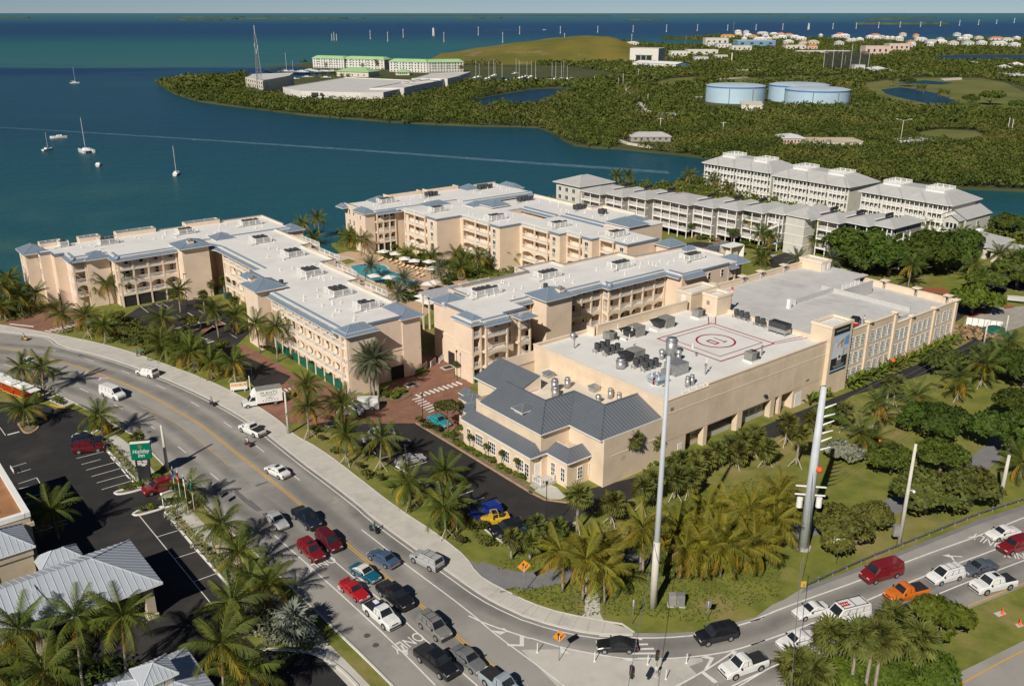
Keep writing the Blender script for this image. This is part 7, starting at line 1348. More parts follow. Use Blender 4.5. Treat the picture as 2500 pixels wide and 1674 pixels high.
palms('e',[(390,610,380,490),(450,650,460,470),(510,785,520,570),(600,705,600,600),(545,800,550,740),(1550,965,1570,790),(700,345,700,245),(1155,415,1165,320),(1000,420,1010,330),(1260,440,1260,370),(1740,600,1740,510),(1890,660,1890,570),(2010,700,2015,610),(2130,895,2130,720),(1965,920,1975,790),(900,725,935,620),(1020,700,1010,640),(220,310,220,210),(60,280,50,190),(130,300,140,240),(330,330,320,270),(600,350,600,310),(2240,830,2250,740),(2320,820,2320,740),(850,400,860,350),(930,410,940,370),(1330,440,1330,390),(1690,600,1690,540),(1820,640,1810,560)],'among the grey flats','palms among the grey flats',near=False)
palms('e',[(905,370,905,290),(810,395,810,330),(430,320,430,270),(560,320,560,270),(490,330,490,280)],'between two rows of flats','palms among the grey flats','fan',near=False);palms('e',[(790,860,800,760),(1020,850,1010,760)],'behind the deck stair tower','palms among the grey flats','date',sc=1.2)
palms('r8',[(650,1445,690,1180),(840,1600,880,1220),(950,1600,970,1200),(1020,1600,1065,1220),(1310,1525,1340,1220),(400,1620,405,1400),(540,1700,545,1490),(1140,1180,1130,1080)],'in the bottom right median','cabbage palms in the road median','fan',sc=1.35,hmax=9)
palms('n3',[(1440,590,1450,540),(1655,640,1663,595),(1620,620,1620,595),(1775,660,1775,625),(1815,665,1818,630),(2130,790,2150,740)],'by the golf pond','palms on the golf course',near=False)
palms('n2',[(1930,950,1920,885),(1960,955,1965,890),(1880,1240,1880,1190),(1960,1240,1950,1190),(2160,920,2160,870)],'at the channel edge','palms on the channel edge',near=False)
palms('p2',[(440,390,430,230),(480,400,470,290),(740,400,740,290),(1270,430,1270,330),(1310,430,1320,330),(2100,450,2110,340),(2060,450,2060,350),(200,390,195,310)],'by the green roofed blocks','palms at the marina',near=False);palms('p1',[(1700,360,1700,290),(1800,355,1800,280),(1910,360,1910,285),(1970,360,1970,300),(1990,560,1990,500),(2110,580,2110,510),(1600,570,1600,480),(1750,580,1750,490),(1850,590,1850,490),(1450,560,1450,480)],'left of the marina','palms at the marina',near=False)
palms('p3',[(1665,420,1690,385),(900,490,900,445),(1230,450,1230,420),(1080,560,1080,480)],'near the far white buildings','palms near the far white buildings',near=False)
trees('e',[(1200,800,8.5,11),(1330,790,7,10.5),(1080,760,5.5,9),(1420,880,8,11),(1230,850,7,9),(1600,870,8.5,11),(1750,840,8.5,11.5),(1870,830,7.5,10),(1700,800,7,10),(1940,760,6,9),(1480,800,6,9),(1640,760,6,9)],'behind the parking deck','round dark trees behind the deck',M_lf,3000,.075,.8,'big dark round tree',hf=1.3)
trees('e',[(1985,1135,6,7.5)],'by the red mulch ring beyond the deck',None,M_lf2,2500,.085,.7,'bright green spreading tree');trees('e',[(2080,1000,5,6),(2290,960,6.5,8),(2360,900,6,8),(2230,620,6,8)],'near the white cars at the right edge','trees at the right edge',M_lf,2000)
trees('r8',[(760,545,4.6,5.6),(1395,285,5.5,6.5),(1680,250,4.5,6),(980,420,3.2,4.2),(1540,230,3.5,4.6)],'behind the guard rail','trees behind the guard rail',M_lf3,3600,.07)
trees('r4',[(2200,1230,6.0,7),(2300,1010,5,6.5),(1620,1110,5.2,6.2),(1480,1060,4.2,5.0),(1720,600,5.4,5.4),(1250,1400,3.8,4.8),(1650,1390,4.4,5.4),(2230,620,5,6),(2330,700,5,6),(760,1010,3,4),(2130,530,4,5)],'on the lawn under the power lines','trees on the lawn under the power lines',M_lf,3600,.07)
trees('r4',[(840,1270,3.4,3.2)],'beside the big steel power pole',None,M_lfs,2600,.08,.6,'silver grey bush')
trees('r8',[(1500,1300,3.6,6),(1420,1540,3.2,3),(1160,1530,3,2.6),(760,1540,3,2.4),(1040,1480,2.6,2.4),(620,1570,2.6,2.2)],'in the road median','trees in the road median',M_lf2,2600,.08)
trees('w',[(990,1240,3.2,4.6),(840,1150,2.8,4),(1160,1210,2.6,4),(1290,1080,2.2,3.6),(930,1170,2.6,4),(1870,1130,2,2.6),(700,1130,2,3),(1060,1180,2.6,4),(1230,1160,2,3),(1340,1290,2,3),(800,1050,2,3.4),(1500,1240,2,3)],'on the verge before the left car park','bushy trees on the road verge',M_lf3,2200,.1)
trees('r2',[(1650,805,2.6,6.2)],'by the parked teal car',None,M_lf3,1500,.1,.6,'thin young tree');trees('D',[(1850,950,2.2,5),(1000,1400,1.8,3.2),(700,1480,1.7,3),(1220,1330,2,4),(440,1490,1.4,3.2),(1200,1250,1.8,4),(1360,1150,2.4,3)],'along the front hotel wing','young trees along the hotel',M_lf,1500,.11)
trees('hel',[(840,860,2,3),(720,830,1.6,2.6)],'behind the hall parapet','young trees along the hotel',M_lf,1200,.12);trees('c1',[(1760,870,2.2,5),(1660,840,1.6,4)],'before the galleries of the grey flats','young trees along the hotel',M_lf,1200,.12);trees('c2',[(380,1400,2.2,5.4),(1560,1480,2.4,5),(1830,1440,3,6),(570,1440,1.6,2.6),(1060,1460,1.6,2.6)],'before the grey stair tower','young trees along the hotel',M_lf,1200,.12)
trees('n3',[(1550,590,8,9),(2110,715,10,11),(1975,715,7,8),(2300,745,7,7)],'standing alone on the golf course','trees on the golf course',M_lf,1600,.09)
shrubs('l',[(60,990),(150,1050),(230,1110),(310,1150),(390,1190),(500,1260),(610,1310),(700,1350),(830,1430),(930,1490),(1040,1530),(140,960),(1100,1568),(1180,1590)],'under the restaurant windows','shrubs under the restaurant windows',M_lf2,rad=.75)
trees('l',[(250,1030,.7,3.2),(395,1180,.6,3.2),(625,1300,.6,3),(850,1420,.6,3.2),(1075,1540,.7,3.4),(1270,1570,.6,2.8)],'against the restaurant wall','climbing shrubs on the restaurant wall',M_lf3,400,.2,1.6,'climbing shrub','climbing_shrub',cat='shrub')
shrubs('B2',[(270,920),(330,950),(420,930),(480,960),(540,1010),(640,1050),(700,1080),(760,1110),(900,1180),(1000,1230),(1080,1270),(1180,1300),(1260,1340),(200,900)],'along the green panels of the hotel wing','shrubs along the hotel wing',M_lf,rad=.9)
shrubs('B2',[(1560,1420),(1640,1440),(1720,1430),(1600,1460),(1700,1470),(1780,1410),(1480,1440),(1990,1180),(1950,1150),(2030,1170)],'round the date palm clump','shrubs in the brick drive beds',M_lf2,rad=.8)
shrubs('C',[(300,590),(340,600),(480,620),(540,640),(590,650),(640,660),(720,640),(780,680),(850,690),(880,720),(960,700),(1010,680),(760,740),(720,770),(360,800),(420,850),(460,870),(520,820),(330,780),(1080,660),(240,520),(310,520),(360,530),(600,600),(560,590),(490,880)],'in the pool garden','shrubs in the pool garden',M_lf,rad=1.5,dense=420)
shrubs('e',[(140,630),(180,630),(220,640),(420,680),(470,690),(520,700),(570,700),(620,705),(660,700),(330,690),(500,650)],'in the mulch beds by the grey flats','shrubs by the grey flats',M_lf2,rad=1.3)
shrubs('r1',[(660,740),(720,715),(790,700),(850,690),(880,720),(1010,1200),(1060,1190),(1130,1170),(1220,1130),(1280,1100),(1150,1375),(1230,1350),(1380,1310),(1430,1300),(460,470),(500,490),(230,670),(290,670)],'on the islands of the dark car park','shrubs by the roadside hotel',M_lf2,rad=.7)
shrubs('r2',[(620,860),(930,1090),(1000,1150),(1090,1190),(1160,1240),(1280,1350),(740,960),(980,980),(560,800),(1420,710),(1480,760),(1560,790),(1690,830),(1720,900)],'on the restaurant verge','shrubs on the road verges',M_lf3,rad=.9);shrubs('r6',[(1280,90),(1590,280),(1560,310),(1740,430),(1830,300),(1880,420),(1960,440),(1780,260),(1900,300)],'near the lot corner','shrubs on the road verges',M_lf3,rad=1.0)
shrubs('r3',[(1420,1300),(1470,1290),(1500,1270),(1290,1340),(1340,1330),(1040,1400),(1080,1390)],'at the foot of the hall','shrubs on the road verges',M_lf2,rad=.7);shrubs('h',[(300,1500),(2200,420),(2100,400)][:0],'','')
def banana(b,label):
 t=thing('banana_plant',label,'plant',b,random.uniform(0,6),'banana plants along the parking deck')
 def mk():return joined('leaves',[(np.array([[0,0,0],[.8,-.28,.5],[1.7,0,.35],[.8,.28,.5]]),np.array([[0,1,2,3]]),rotm(.2,R_(60-12*i),i*2.4),1.15,0)for i in range(8)],[M_lf2])
 ob('leaves',cached('banana',mk),t,(0,0,.7),0,random.uniform(.9,1.3));ob('stem',cached('bstem',lambda:MB().cyl(0,0,0,.9,.14,6).mesh('stem',M_bark)),t)
for i in range(30):u=49.5+i*1.4;banana(UV(u,-1.3+random.uniform(-.3,.3)),'banana plant under the deck windows, %s'%('leftmost of the row' if i==0 else ordw(i)+' from the left'))
for i in range(4):banana(UV(37.5+i*1.6,-1.2),'banana plant left of the printed banner tower, %s from the left'%ordw(i))
# masses of foliage nobody could count
def inpoly(P_,poly):
 x,y=P_[:,0],P_[:,1];c=np.zeros(len(P_),bool);n=len(poly)
 for i in range(n):
  x0,y0=poly[i];x1,y1=poly[(i+1)%n]
  if y0==y1:continue
  c^=((y0>y)!=(y1>y))&(x<(x1-x0)*(y-y0)/(y1-y0)+x0)
 return c
def scatter(poly,spacing,excl=(),circ=(),ymin=-1e9,ymax=1e9):
 A=np.array(poly);lo,hi=A.min(0),A.max(0);lo[1]=max(lo[1],ymin);hi[1]=min(hi[1],ymax)
 if hi[1]<=lo[1]:return np.zeros((0,2))
 gx,gy=np.meshgrid(np.arange(lo[0],hi[0],spacing),np.arange(lo[1],hi[1],spacing));P_=np.stack([gx.ravel(),gy.ravel()],1)+rng.uniform(-.45,.45,(gx.size,2))*spacing
 P_=P_[np.abs(P_[:,0])<P_[:,1]*.66+40];P_=P_[inpoly(P_,poly)]
 for e in excl:P_=P_[~inpoly(P_,e)]
 for(x,y,r)in circ:P_=P_[(P_[:,0]-x)**2+(P_[:,1]-y)**2>r*r]
 return P_
def foliage(name,P_,rad,hgt,per,size,m,label=None):
 if not len(P_):return
 n=len(P_);z=hgt*rng.uniform(.55,1.2,n);rr=rad*rng.uniform(.75,1.3,n);d=rng.normal(size=(n,per,3));d[...,2]=np.abs(d[...,2])-.2;d/=np.linalg.norm(d,axis=2)[...,None]
 C=np.stack([P_[:,0],P_[:,1],z*.45],1)[:,None,:];Q=C+d*np.stack([rr,rr,z*.6],1)[:,None,:]*rng.uniform(.75,1.05,(n,per,1));nr=d+rng.normal(size=d.shape)*.5;nr/=np.linalg.norm(nr,axis=2)[...,None]
 a=np.cross(nr,rng.normal(size=d.shape));a/=np.linalg.norm(a,axis=2)[...,None]+1e-9;b=np.cross(nr,a);s=size*rng.uniform(.6,1.35,(n,per,1));V=np.stack([Q-a*s,Q+b*s*.62,Q+a*s,Q-b*s*.62],2).reshape(-1,3)
 o=ob(name,npmesh(name,V,np.arange(len(V)).reshape(-1,4),m));o['kind']='stuff';return o
pp_=lambda r,l:ats(r,l)
EX=[pp_('d',[(1042,240),(1100,223),(1160,211),(1210,203),(1262,200),(1310,201),(1296,216),(1258,233),(1215,246),(1140,243),(1110,250),(1075,243)]),pp_('d',[(1965,192),(2010,185),(2060,178),(2150,176),(2250,178),(2310,190),(2400,212),(2400,266),(2280,260),(2200,247),(2120,252),(2060,248),(2005,230),(1970,210)]),pp_('d',[(1600,190),(1680,179),(1800,175),(1960,171),(1995,178),(1900,186),(1780,188),(1680,198)]),pp_('d',[(1490,190),(1530,179),(1600,175),(1620,182),(1560,196),(1520,206)]),pp_('d',[(2075,306),(2150,295),(2235,299),(2275,318),(2200,332),(2105,328)]),pp_('d',[(2115,131),(2180,126),(2280,125),(2500,125),(2500,136),(2300,138),(2200,138),(2145,137)]),[tuple(p)for p in fr]+[tuple(p)for p in fr2[::-1]],pp_('p1',[(120,560),(130,700),(480,900),(840,900),(860,960),(1215,1000),(2342,1010),(2342,500),(900,400),(560,430)]),pp_('p2',[(0,990),(985,970),(1070,990),(1220,930),(1560,830),(1900,760),(2120,690),(2120,480),(2300,440),(2300,340),(0,330)]),pp_('d',[(1050,150),(1060,192),(1290,190),(1430,182),(1440,172),(1300,152)]),[(hc.x-HW,hc.y-HD*.96),(hc.x+HW,hc.y-HD*.96),(hc.x+HW,hc.y+HD),(hc.x-HW,hc.y+HD)],pp_('n3',[(130,760),(590,775),(600,735),(1160,745),(1160,640),(160,640)]),pp_('n3',[(690,1010),(1250,1030),(1250,960),(690,960)]),pp_('n2',[(1880,1010),(2280,1030),(2280,930),(1890,935)]),pp_('d',[(600,150),(720,145),(1060,145),(1060,165),(700,165),(600,160)])]
for a_,c_,rr_,pr_,sz_,hh_ in((355,560,2.5,52,.55,4.6),(560,820,3.3,30,.85,5.2),(820,1300,5.6,22,1.5,6.0),(1300,3000,8.0,12,2.2,3.4)):
 circ=[(o.matrix_local.translation.x+6,o.location.y-(0 if c_<1300 else 14),13 if c_<1300 else 26)for o in COL.objects if o.parent is None and o.get('category')in('house','building','shed','industrial building','water tank')and o.location.y>400]
 foliage('mangrove' if c_<900 else 'far_wood',scatter(far_pts,rr_*(1.45 if a_<1300 else 2.1),EX,circ,a_,c_),rr_,hh_,pr_,sz_,M_mg)
foliage('mangrove',np.concatenate([scatter(uvs([(101,152),(110,159),(128,163),(150,169),(175,162),(197,157),(201,140),(201,118),(184,150),(150,150),(132,139),(124,140),(124,151)]),3.4),scatter(uvs([(142,70),(150,84),(178,60),(178,84),(180,118),(183,150),(150,150),(132,125),(134,110),(140,92)]),3.6),scatter(uvs([(197,46),(202,110),(203,-60),(186,-60),(184,26),(180,40)]),3.4)]),2.3,4.2,40,.5,leafmat('thicket_leaf',(.17,.19,.028),(.09,.115,.018),0,.25,.1))
hedge=offset([p for p in cls if p.y<at('r1',1020,700).y and p.y>at('r6',640,1060).y],-5.2);hp=np.array([(p.x+q*.9*.8,p.y+q*.9*.6)for p in hedge for q in(-2.2,-1.1,0,1.0)])+rng.uniform(-.5,.5,(len(hedge)*4,2));hp=hp[~inpoly(hp,ats('r1',[(1180,1180),(1440,1080),(1660,1290),(1330,1345)]))]
hp=hp[~inpoly(hp,hl)]
foliage('silver_hedge',hp,.8,.75,26,.2,M_lfs);foliage('silver_hedge',scatter(ats('r6',[(-30,820),(120,800),(330,960),(560,1150),(640,1250),(560,1290),(200,1260),(20,1100)]),1.1),.8,1.1,26,.22,M_lfs);foliage('silver_hedge',scatter(ats('r1',[(380,350),(560,470),(480,480),(300,380),(0,290),(0,262)]),1.2),.8,.8,22,.22,M_lfs)
foliage('ground_cover',scatter(ats('r8',[(300,1610),(430,1545),(660,1450),(900,1440),(1160,1480),(1420,1420),(1560,1470),(1450,1600)]),.9),.7,1.0,24,.18,leafmat('median_leaf',(.10,.13,.016),(.05,.08,.01),0,.25,.4))
foliage('undergrowth',scatter(ats('r5',[(-400,1050),(500,1180),(1100,1260),(1500,1230),(2100,1180),(2342,1240),(2342,1330),(1700,1330),(1680,1900),(-400,1900)]),1.5,[[tuple(q)for q in ats('r5',[(1040,1380),(1340,1180),(1540,1290),(1690,1600),(1000,1600)])]]),1.1,1.5,30,.26,M_lf)
foliage('undergrowth',np.concatenate([scatter(ats('w',[(0,900),(160,880),(300,930),(180,1000),(0,1020)]),1.6),scatter(ats('w',[(660,1060),(860,1000),(1040,1070),(1300,1110),(1460,1260),(1440,1320),(1100,1230),(800,1150)]),1.6),scatter(ats('C',[(560,620),(900,600),(1200,640),(1200,690),(900,740),(760,700)]),1.8)]),1.0,1.3,30,.25,M_lf3)
lawnp=np.concatenate([scatter(ats('r7',[(0,800),(80,560),(700,330),(1500,60),(2342,-160),(2342,830),(1700,1060),(1100,1000),(720,1000),(300,880)]),.55,[ats('r7',[(-40,640),(560,620),(900,500),(900,620),(560,740),(0,790)])])]);foliage('grass',lawnp,.25,.18,4,.13,leafmat('grass_blade',(.13,.16,.025),(.075,.105,.015),0,.2,.4))
# vehicles
M_tyre=mat('tyre',(.018,.018,.019),.85);M_rim=mat('alloy_rim',(.42,.42,.43),.35,.1,3,metal=.6);M_head=mat('headlight',(.70,.70,.68),.15);M_tail=mat('tail_light',(.38,.012,.012),.25);M_plast=mat('black_plastic',(.028,.028,.03),.6);M_base=mat('car_paint',(.7,.7,.7),.3)
PAINT={n:mat('paint_'+n,c,.28,.03,1,coat=.6,spec=.5)for n,c in dict(white=(.74,.74,.72),silver=(.38,.385,.39),black=(.012,.013,.016),navy=(.012,.018,.035),maroon=(.10,.008,.014),red=(.42,.012,.014),crimson=(.19,.010,.014),teal=(.008,.11,.17),grey=(.15,.155,.16),slate=(.085,.10,.125),blue=(.06,.10,.17),paleblue=(.30,.35,.39),orange=(.62,.15,.012),yellow=(.62,.40,.02),cobalt=(.012,.035,.26),turquoise=(.02,.27,.29),pewter=(.20,.195,.185)).items()}
KN=dict(sedan=(4.75,1.8,.98,1.43,.92,.98,.95,.25,-.95,-1.5,.33,'car'),coupe=(4.5,1.76,.92,1.32,.86,.93,.75,.05,-.85,-1.5,.33,'car'),suv=(4.75,1.88,1.12,1.76,1.08,1.12,1.1,.45,-2.1,-2.3,.38,'suv'),pickup=(5.5,1.95,1.18,1.82,1.12,1.12,1.25,.65,-.35,-.5,.40,'pickup'),crew=(5.8,2.0,1.22,1.9,1.18,1.15,1.45,.85,-.75,-.9,.42,'pickup'),van=(5.6,2.0,1.3,2.1,1.22,1.3,1.85,1.15,-2.65,-2.75,.37,'van'),minivan=(4.8,1.9,1.08,1.75,1.02,1.08,1.35,.45,-2.1,-2.3,.34,'suv'),jeep=(3.9,1.7,1.12,1.75,1.1,1.1,.65,.35,-1.75,-1.85,.40,'suv'))
def carbody(k):
 L,Wd,zb,zr,zh,zd,xh,xf,xr_,xd,wr,st=KN[k];h=L/2;w=Wd/2;lo=wr*.72;rd=.09
 if st=='pickup':prof=[(-h,zd-.1,.94),(-h+.08,zd,.98),(xd-.1,zd,1),(xd+.05,zb,1),(xh-.05,zb-.03,1),(h-.5,zh-.04,.97),(h-.1,zh-.2,.92),(h,zh-.38,.86)]
 elif st=='car':prof=[(-h,zd-.28,.86),(-h+.12,zd-.06,.92),(xd,zd,.98),(xd+.5,zb,1),(xh,zb-.04,1),(h-.7,zh-.06,.97),(h-.15,zh-.22,.9),(h,zh-.4,.82)]
 else:prof=[(-h,zd-.12,.95),(-h+.06,zd,.98),(xd+.3,zb,1),(xh,zb-.02,1),(h-.5,zh-.05,.97),(h-.1,zh-.2,.92),(h,zh-.42,.86)]
 b=MB();ring=[]
 for x,z,f in prof:W_=w*f;ring.append([(x,-W_*.94,lo),(x,-W_,lo+(z-lo)*.55),(x,-W_*.97,z-rd),(x,-W_*.88,z),(x,0,z+.03),(x,W_*.88,z),(x,W_*.97,z-rd),(x,W_,lo+(z-lo)*.55),(x,W_*.94,lo)])
 vs=[p for r in ring for p in r];n=9;fs=[]
 for i in range(len(ring)-1):
  for j in range(n):j2=(j+1)%n;fs.append((i*n+j,(i+1)*n+j,(i+1)*n+j2,i*n+j2)[::-1])
 fs+=[tuple(range(n))[::1],tuple(range((len(ring)-1)*n,len(ring)*n))[::-1]];b.add(vs,fs)
 b.k=1;b.box(-h+.1,h-.1,-w*.8,w*.8,lo-.12,lo+.02)
 for x in(h*.62,-h*.58):
  for s in(-1,1):b.add([(x+wr*1.16*math.cos(a),s*(w+.004),wr+wr*1.16*math.sin(a))for a in[math.pi*i/8 for i in range(9)]]+[(x,s*(w-.2),wr)],[tuple(range(9))[::s]])
 if st=='pickup':b.box(-h+.12,xd-.12,-w*.84,w*.84,zd+.012,zd+.036)
 return b.mesh('body',[M_base,M_plast])
def carcabin(k):
 L,Wd,zb,zr,zh,zd,xh,xf,xr_,xd,wr,st=KN[k];w=Wd/2*.93;wt=Wd/2*(.78 if st!='van' else.84);sec=[(xh,zb-.05,w),(xf,zr-.05,wt),(xf-.25,zr,wt),((xf+xr_)/2,zr+.03,wt),(xr_+.2,zr-.01,wt),(xr_,zr-.06,wt),(xd,zb-.03,w)]
 b=MB();vs=[]
 for x,z,W_ in sec:vs+=[(x,-W_,z),(x,-W_*.9,z+.045),(x,W_*.9,z+.045),(x,W_,z)]
 n=len(sec);fs=[(i*4+j,i*4+j+1,(i+1)*4+j+1,(i+1)*4+j)for i in range(n-1)for j in range(3)]
 for s in(0,3):f=[i*4+s for i in range(n)];fs.append(tuple(f if s else f[::-1]))
 return b.add(vs,fs).mesh('cabin',M_base)
def quadmesh(name,pts,m):
 P_=[Vector(p)for p in pts];c=sum(P_,Vector())/len(P_);nrm=(P_[1]-P_[0]).cross(P_[2]-P_[0]).normalized();b=MB();q=[c+(p-c)*.93+nrm*.016 for p in P_];n=len(q)
 return b.add([tuple(p)for p in q]+[tuple(p-nrm*.05)for p in q],[tuple(range(n))]+[(i,n+i,n+(i+1)%n,(i+1)%n)for i in range(n)]).mesh(name,m)
def carglass(k):
 L,Wd,zb,zr,zh,zd,xh,xf,xr_,xd,wr,st=KN[k];w=Wd/2*.93;wt=Wd/2*(.78 if st!='van' else.84);out=[('windshield',[(xh-.02,-w*.9,zb),(xh-.02,w*.9,zb),(xf+.02,wt*.9,zr-.02),(xf+.02,-wt*.9,zr-.02)]),('rear_window',[(xd+.02,w*.88,zb+.04),(xd+.02,-w*.88,zb+.04),(xr_-.02,-wt*.88,zr-.03),(xr_-.02,wt*.88,zr-.03)])]
 cuts={'car':(0,.52,1),'pickup':(0,.62,1),'suv':(0,.36,.68,1),'van':(0,.24,.5,.75,1)}[st]
 for s in(-1,1):
  for i in range(len(cuts)-1):
   a,c=cuts[i],cuts[i+1];B0,T0=xh-.12,xf-.03;B1,T1=xd+.12,xr_+.05;p=[(B0+(B1-B0)*a,s*w,zb+.03),(B0+(B1-B0)*c,s*w,zb+.03),(T0+(T1-T0)*c,s*(wt+.012),zr-.1),(T0+(T1-T0)*a,s*(wt+.012),zr-.1)];out.append(('side_window',p if s>0 else p[::-1]))
 return[(n,quadmesh(n,p if n!='side_window' else p[::-1],M_glass))for n,p in out]
def wheelm(r):return cached(('wh',r),lambda:(cyly(r,.22,M_tyre,'wheel'),cyly(r*.62,.235,M_rim,'rim')))
def cyly(r,t,m,nm):b=MB();b.add([(r*math.cos(a),s*t/2,r*math.sin(a))for s in(-1,1)for a in[2*math.pi*i/14 for i in range(14)]],[tuple(range(14)),tuple(range(14,28))[::-1]]+[(i,14+i,14+(i+1)%14,(i+1)%14)for i in range(14)]);return b.mesh(nm,m)
def paint(o,p):o.material_slots[0].link='OBJECT';o.material_slots[0].material=p;return o
def vehicle(k,r,rear,front,col,label,cat='car',group=None,top=None,glass=True,z=0.0,extra=None,hidecab=False):
 a,c=at(r,*rear,.75+z),at(r,*front,.75+z);d=c-a;p=(a+c)/2;p.z=z+.018;t=thing({'pickup':'pickup_truck','crew':'pickup_truck','coupe':'car','sedan':'car'}.get(k,k),label,cat,p,math.atan2(d.y,d.x),group)
 L,Wd,zb,zr,zh,zd,xh,xf,xr_,xd,wr,st=KN[k];P_=PAINT[col];h=L/2;w=Wd/2
 paint(ob('body',cached(('cb',k),lambda:carbody(k)),t),P_)
 if not hidecab:
  paint(ob('cabin',cached(('cc',k),lambda:carcabin(k)),t),top or P_)
  for n,me in cached(('cg',k),lambda:carglass(k)):ob(n,me,t)
 ty,ri=wheelm(wr)
 for x in(h*.62,-h*.58):
  for s in(-1,1):o=ob('wheel',ty,t,(x,s*(w-.09),wr));ob('rim',ri,o)
 hl_=cached(('hl',k),lambda:MB().box(-.05,.03,-.19,.19,-.07,.07).mesh('headlight',M_head));tl_=cached(('tl',k),lambda:MB().box(-.03,.05,-.1,.1,-.13,.13).mesh('tail_light',M_tail))
 for s in(-1,1):ob('headlight',hl_,t,(h-.06,s*w*.62,zh-.33));ob('tail_light',tl_,t,(-h+.01,s*w*.8,zd-.26));ob('mirror',cached('mir',lambda:MB().box(-.07,.07,-.1,.1,0,.16).mesh('mirror',M_plast)),t,(xh-.2,s*(w+.06),zb))
 bm=cached(('bu',k),lambda:MB().box(-.06,.06,-w*.84,w*.84,-.09,.09).mesh('bumper',M_plast if st in('pickup','suv','van')else M_acg));ob('bumper',bm,t,(h-.02,0,wr+.1));ob('bumper',bm,t,(-h-.01,0,wr+.14))
 if st in('pickup',):ob('grille',cached(('gr',k),lambda:MB().box(-.03,.04,-w*.42,w*.42,-.12,.12).mesh('grille',M_plast)),t,(h-.05,0,zh-.34))
 if extra:extra(t,KN[k])
 return t
def rack(t,q):
 b=MB();z=q[3]+.15
 for x in(1.0,-.6,-2.2):b.box(x-.03,x+.03,-.8,.8,z,z+.05)
 for y in(-.78,.78):b.box(-2.3,1.1,y-.03,y+.03,z,z+.05)
 ob('roof_rack',b.mesh('roof_rack',M_plast),t)
def ladder(t,q):rack(t,q);l=thing('ladder','red ladder lying on the white van roof rack','ladder',t.location+Vector((0,0,2.35)),t.rotation_euler[2]);b=MB();[b.box(.0,1.2,y-.05,y+.05,0,.08)for y in(-.1,.4)];[b.box(x,x+.08,-.05,.35,0,.06)for x in(.1,.4,.7,1.0)];ob('rails',b.mesh('rails',PAINT['red']),l)
def roofrails(t,q):ob('roof_rails',MB().box(-1.6,.3,-.6,-.55,q[3]+.04,q[3]+.09).box(-1.6,.3,.55,.6,q[3]+.04,q[3]+.09).box(-.2,-.15,-.55,.55,q[3]+.05,q[3]+.09).box(-1.2,-1.15,-.55,.55,q[3]+.05,q[3]+.09).mesh('roof_rails',M_plast),t)
def sunroof(t,q):ob('sunroof',MB().box(-.45,.15,-.4,.4,q[3]+.05,q[3]+.085).mesh('sunroof',M_glass),t)
def cooler(t,q):c=thing('cooler','blue and white cool box in the white pickup bed','cool box',t.location+t.rotation_euler.to_matrix()@Vector((-1.4,.2,1.16)),t.rotation_euler[2]);ob('box',MB().box(-.35,.35,-.22,.22,0,.35).mesh('box',PAINT['cobalt']),c);ob('lid',MB().box(-.37,.37,-.24,.24,.35,.45).mesh('lid',M_white),c)
def spoiler(t,q):ob('spoiler',MB().box(-2.2,-1.95,-.75,.75,q[5]+.12,q[5]+.17).box(-2.1,-2.0,-.6,-.55,q[5]-.05,q[5]+.12).box(-2.1,-2.0,.55,.6,q[5]-.05,q[5]+.12).mesh('spoiler',PAINT['red']),t)
SOFTW=mat('white_soft_top',(.62,.60,.56),.8);SOFTB=mat('black_soft_top',(.02,.02,.022),.8)
G1='cars waiting on the main road';G2='cars on the curving road at the right';G3='parked cars'
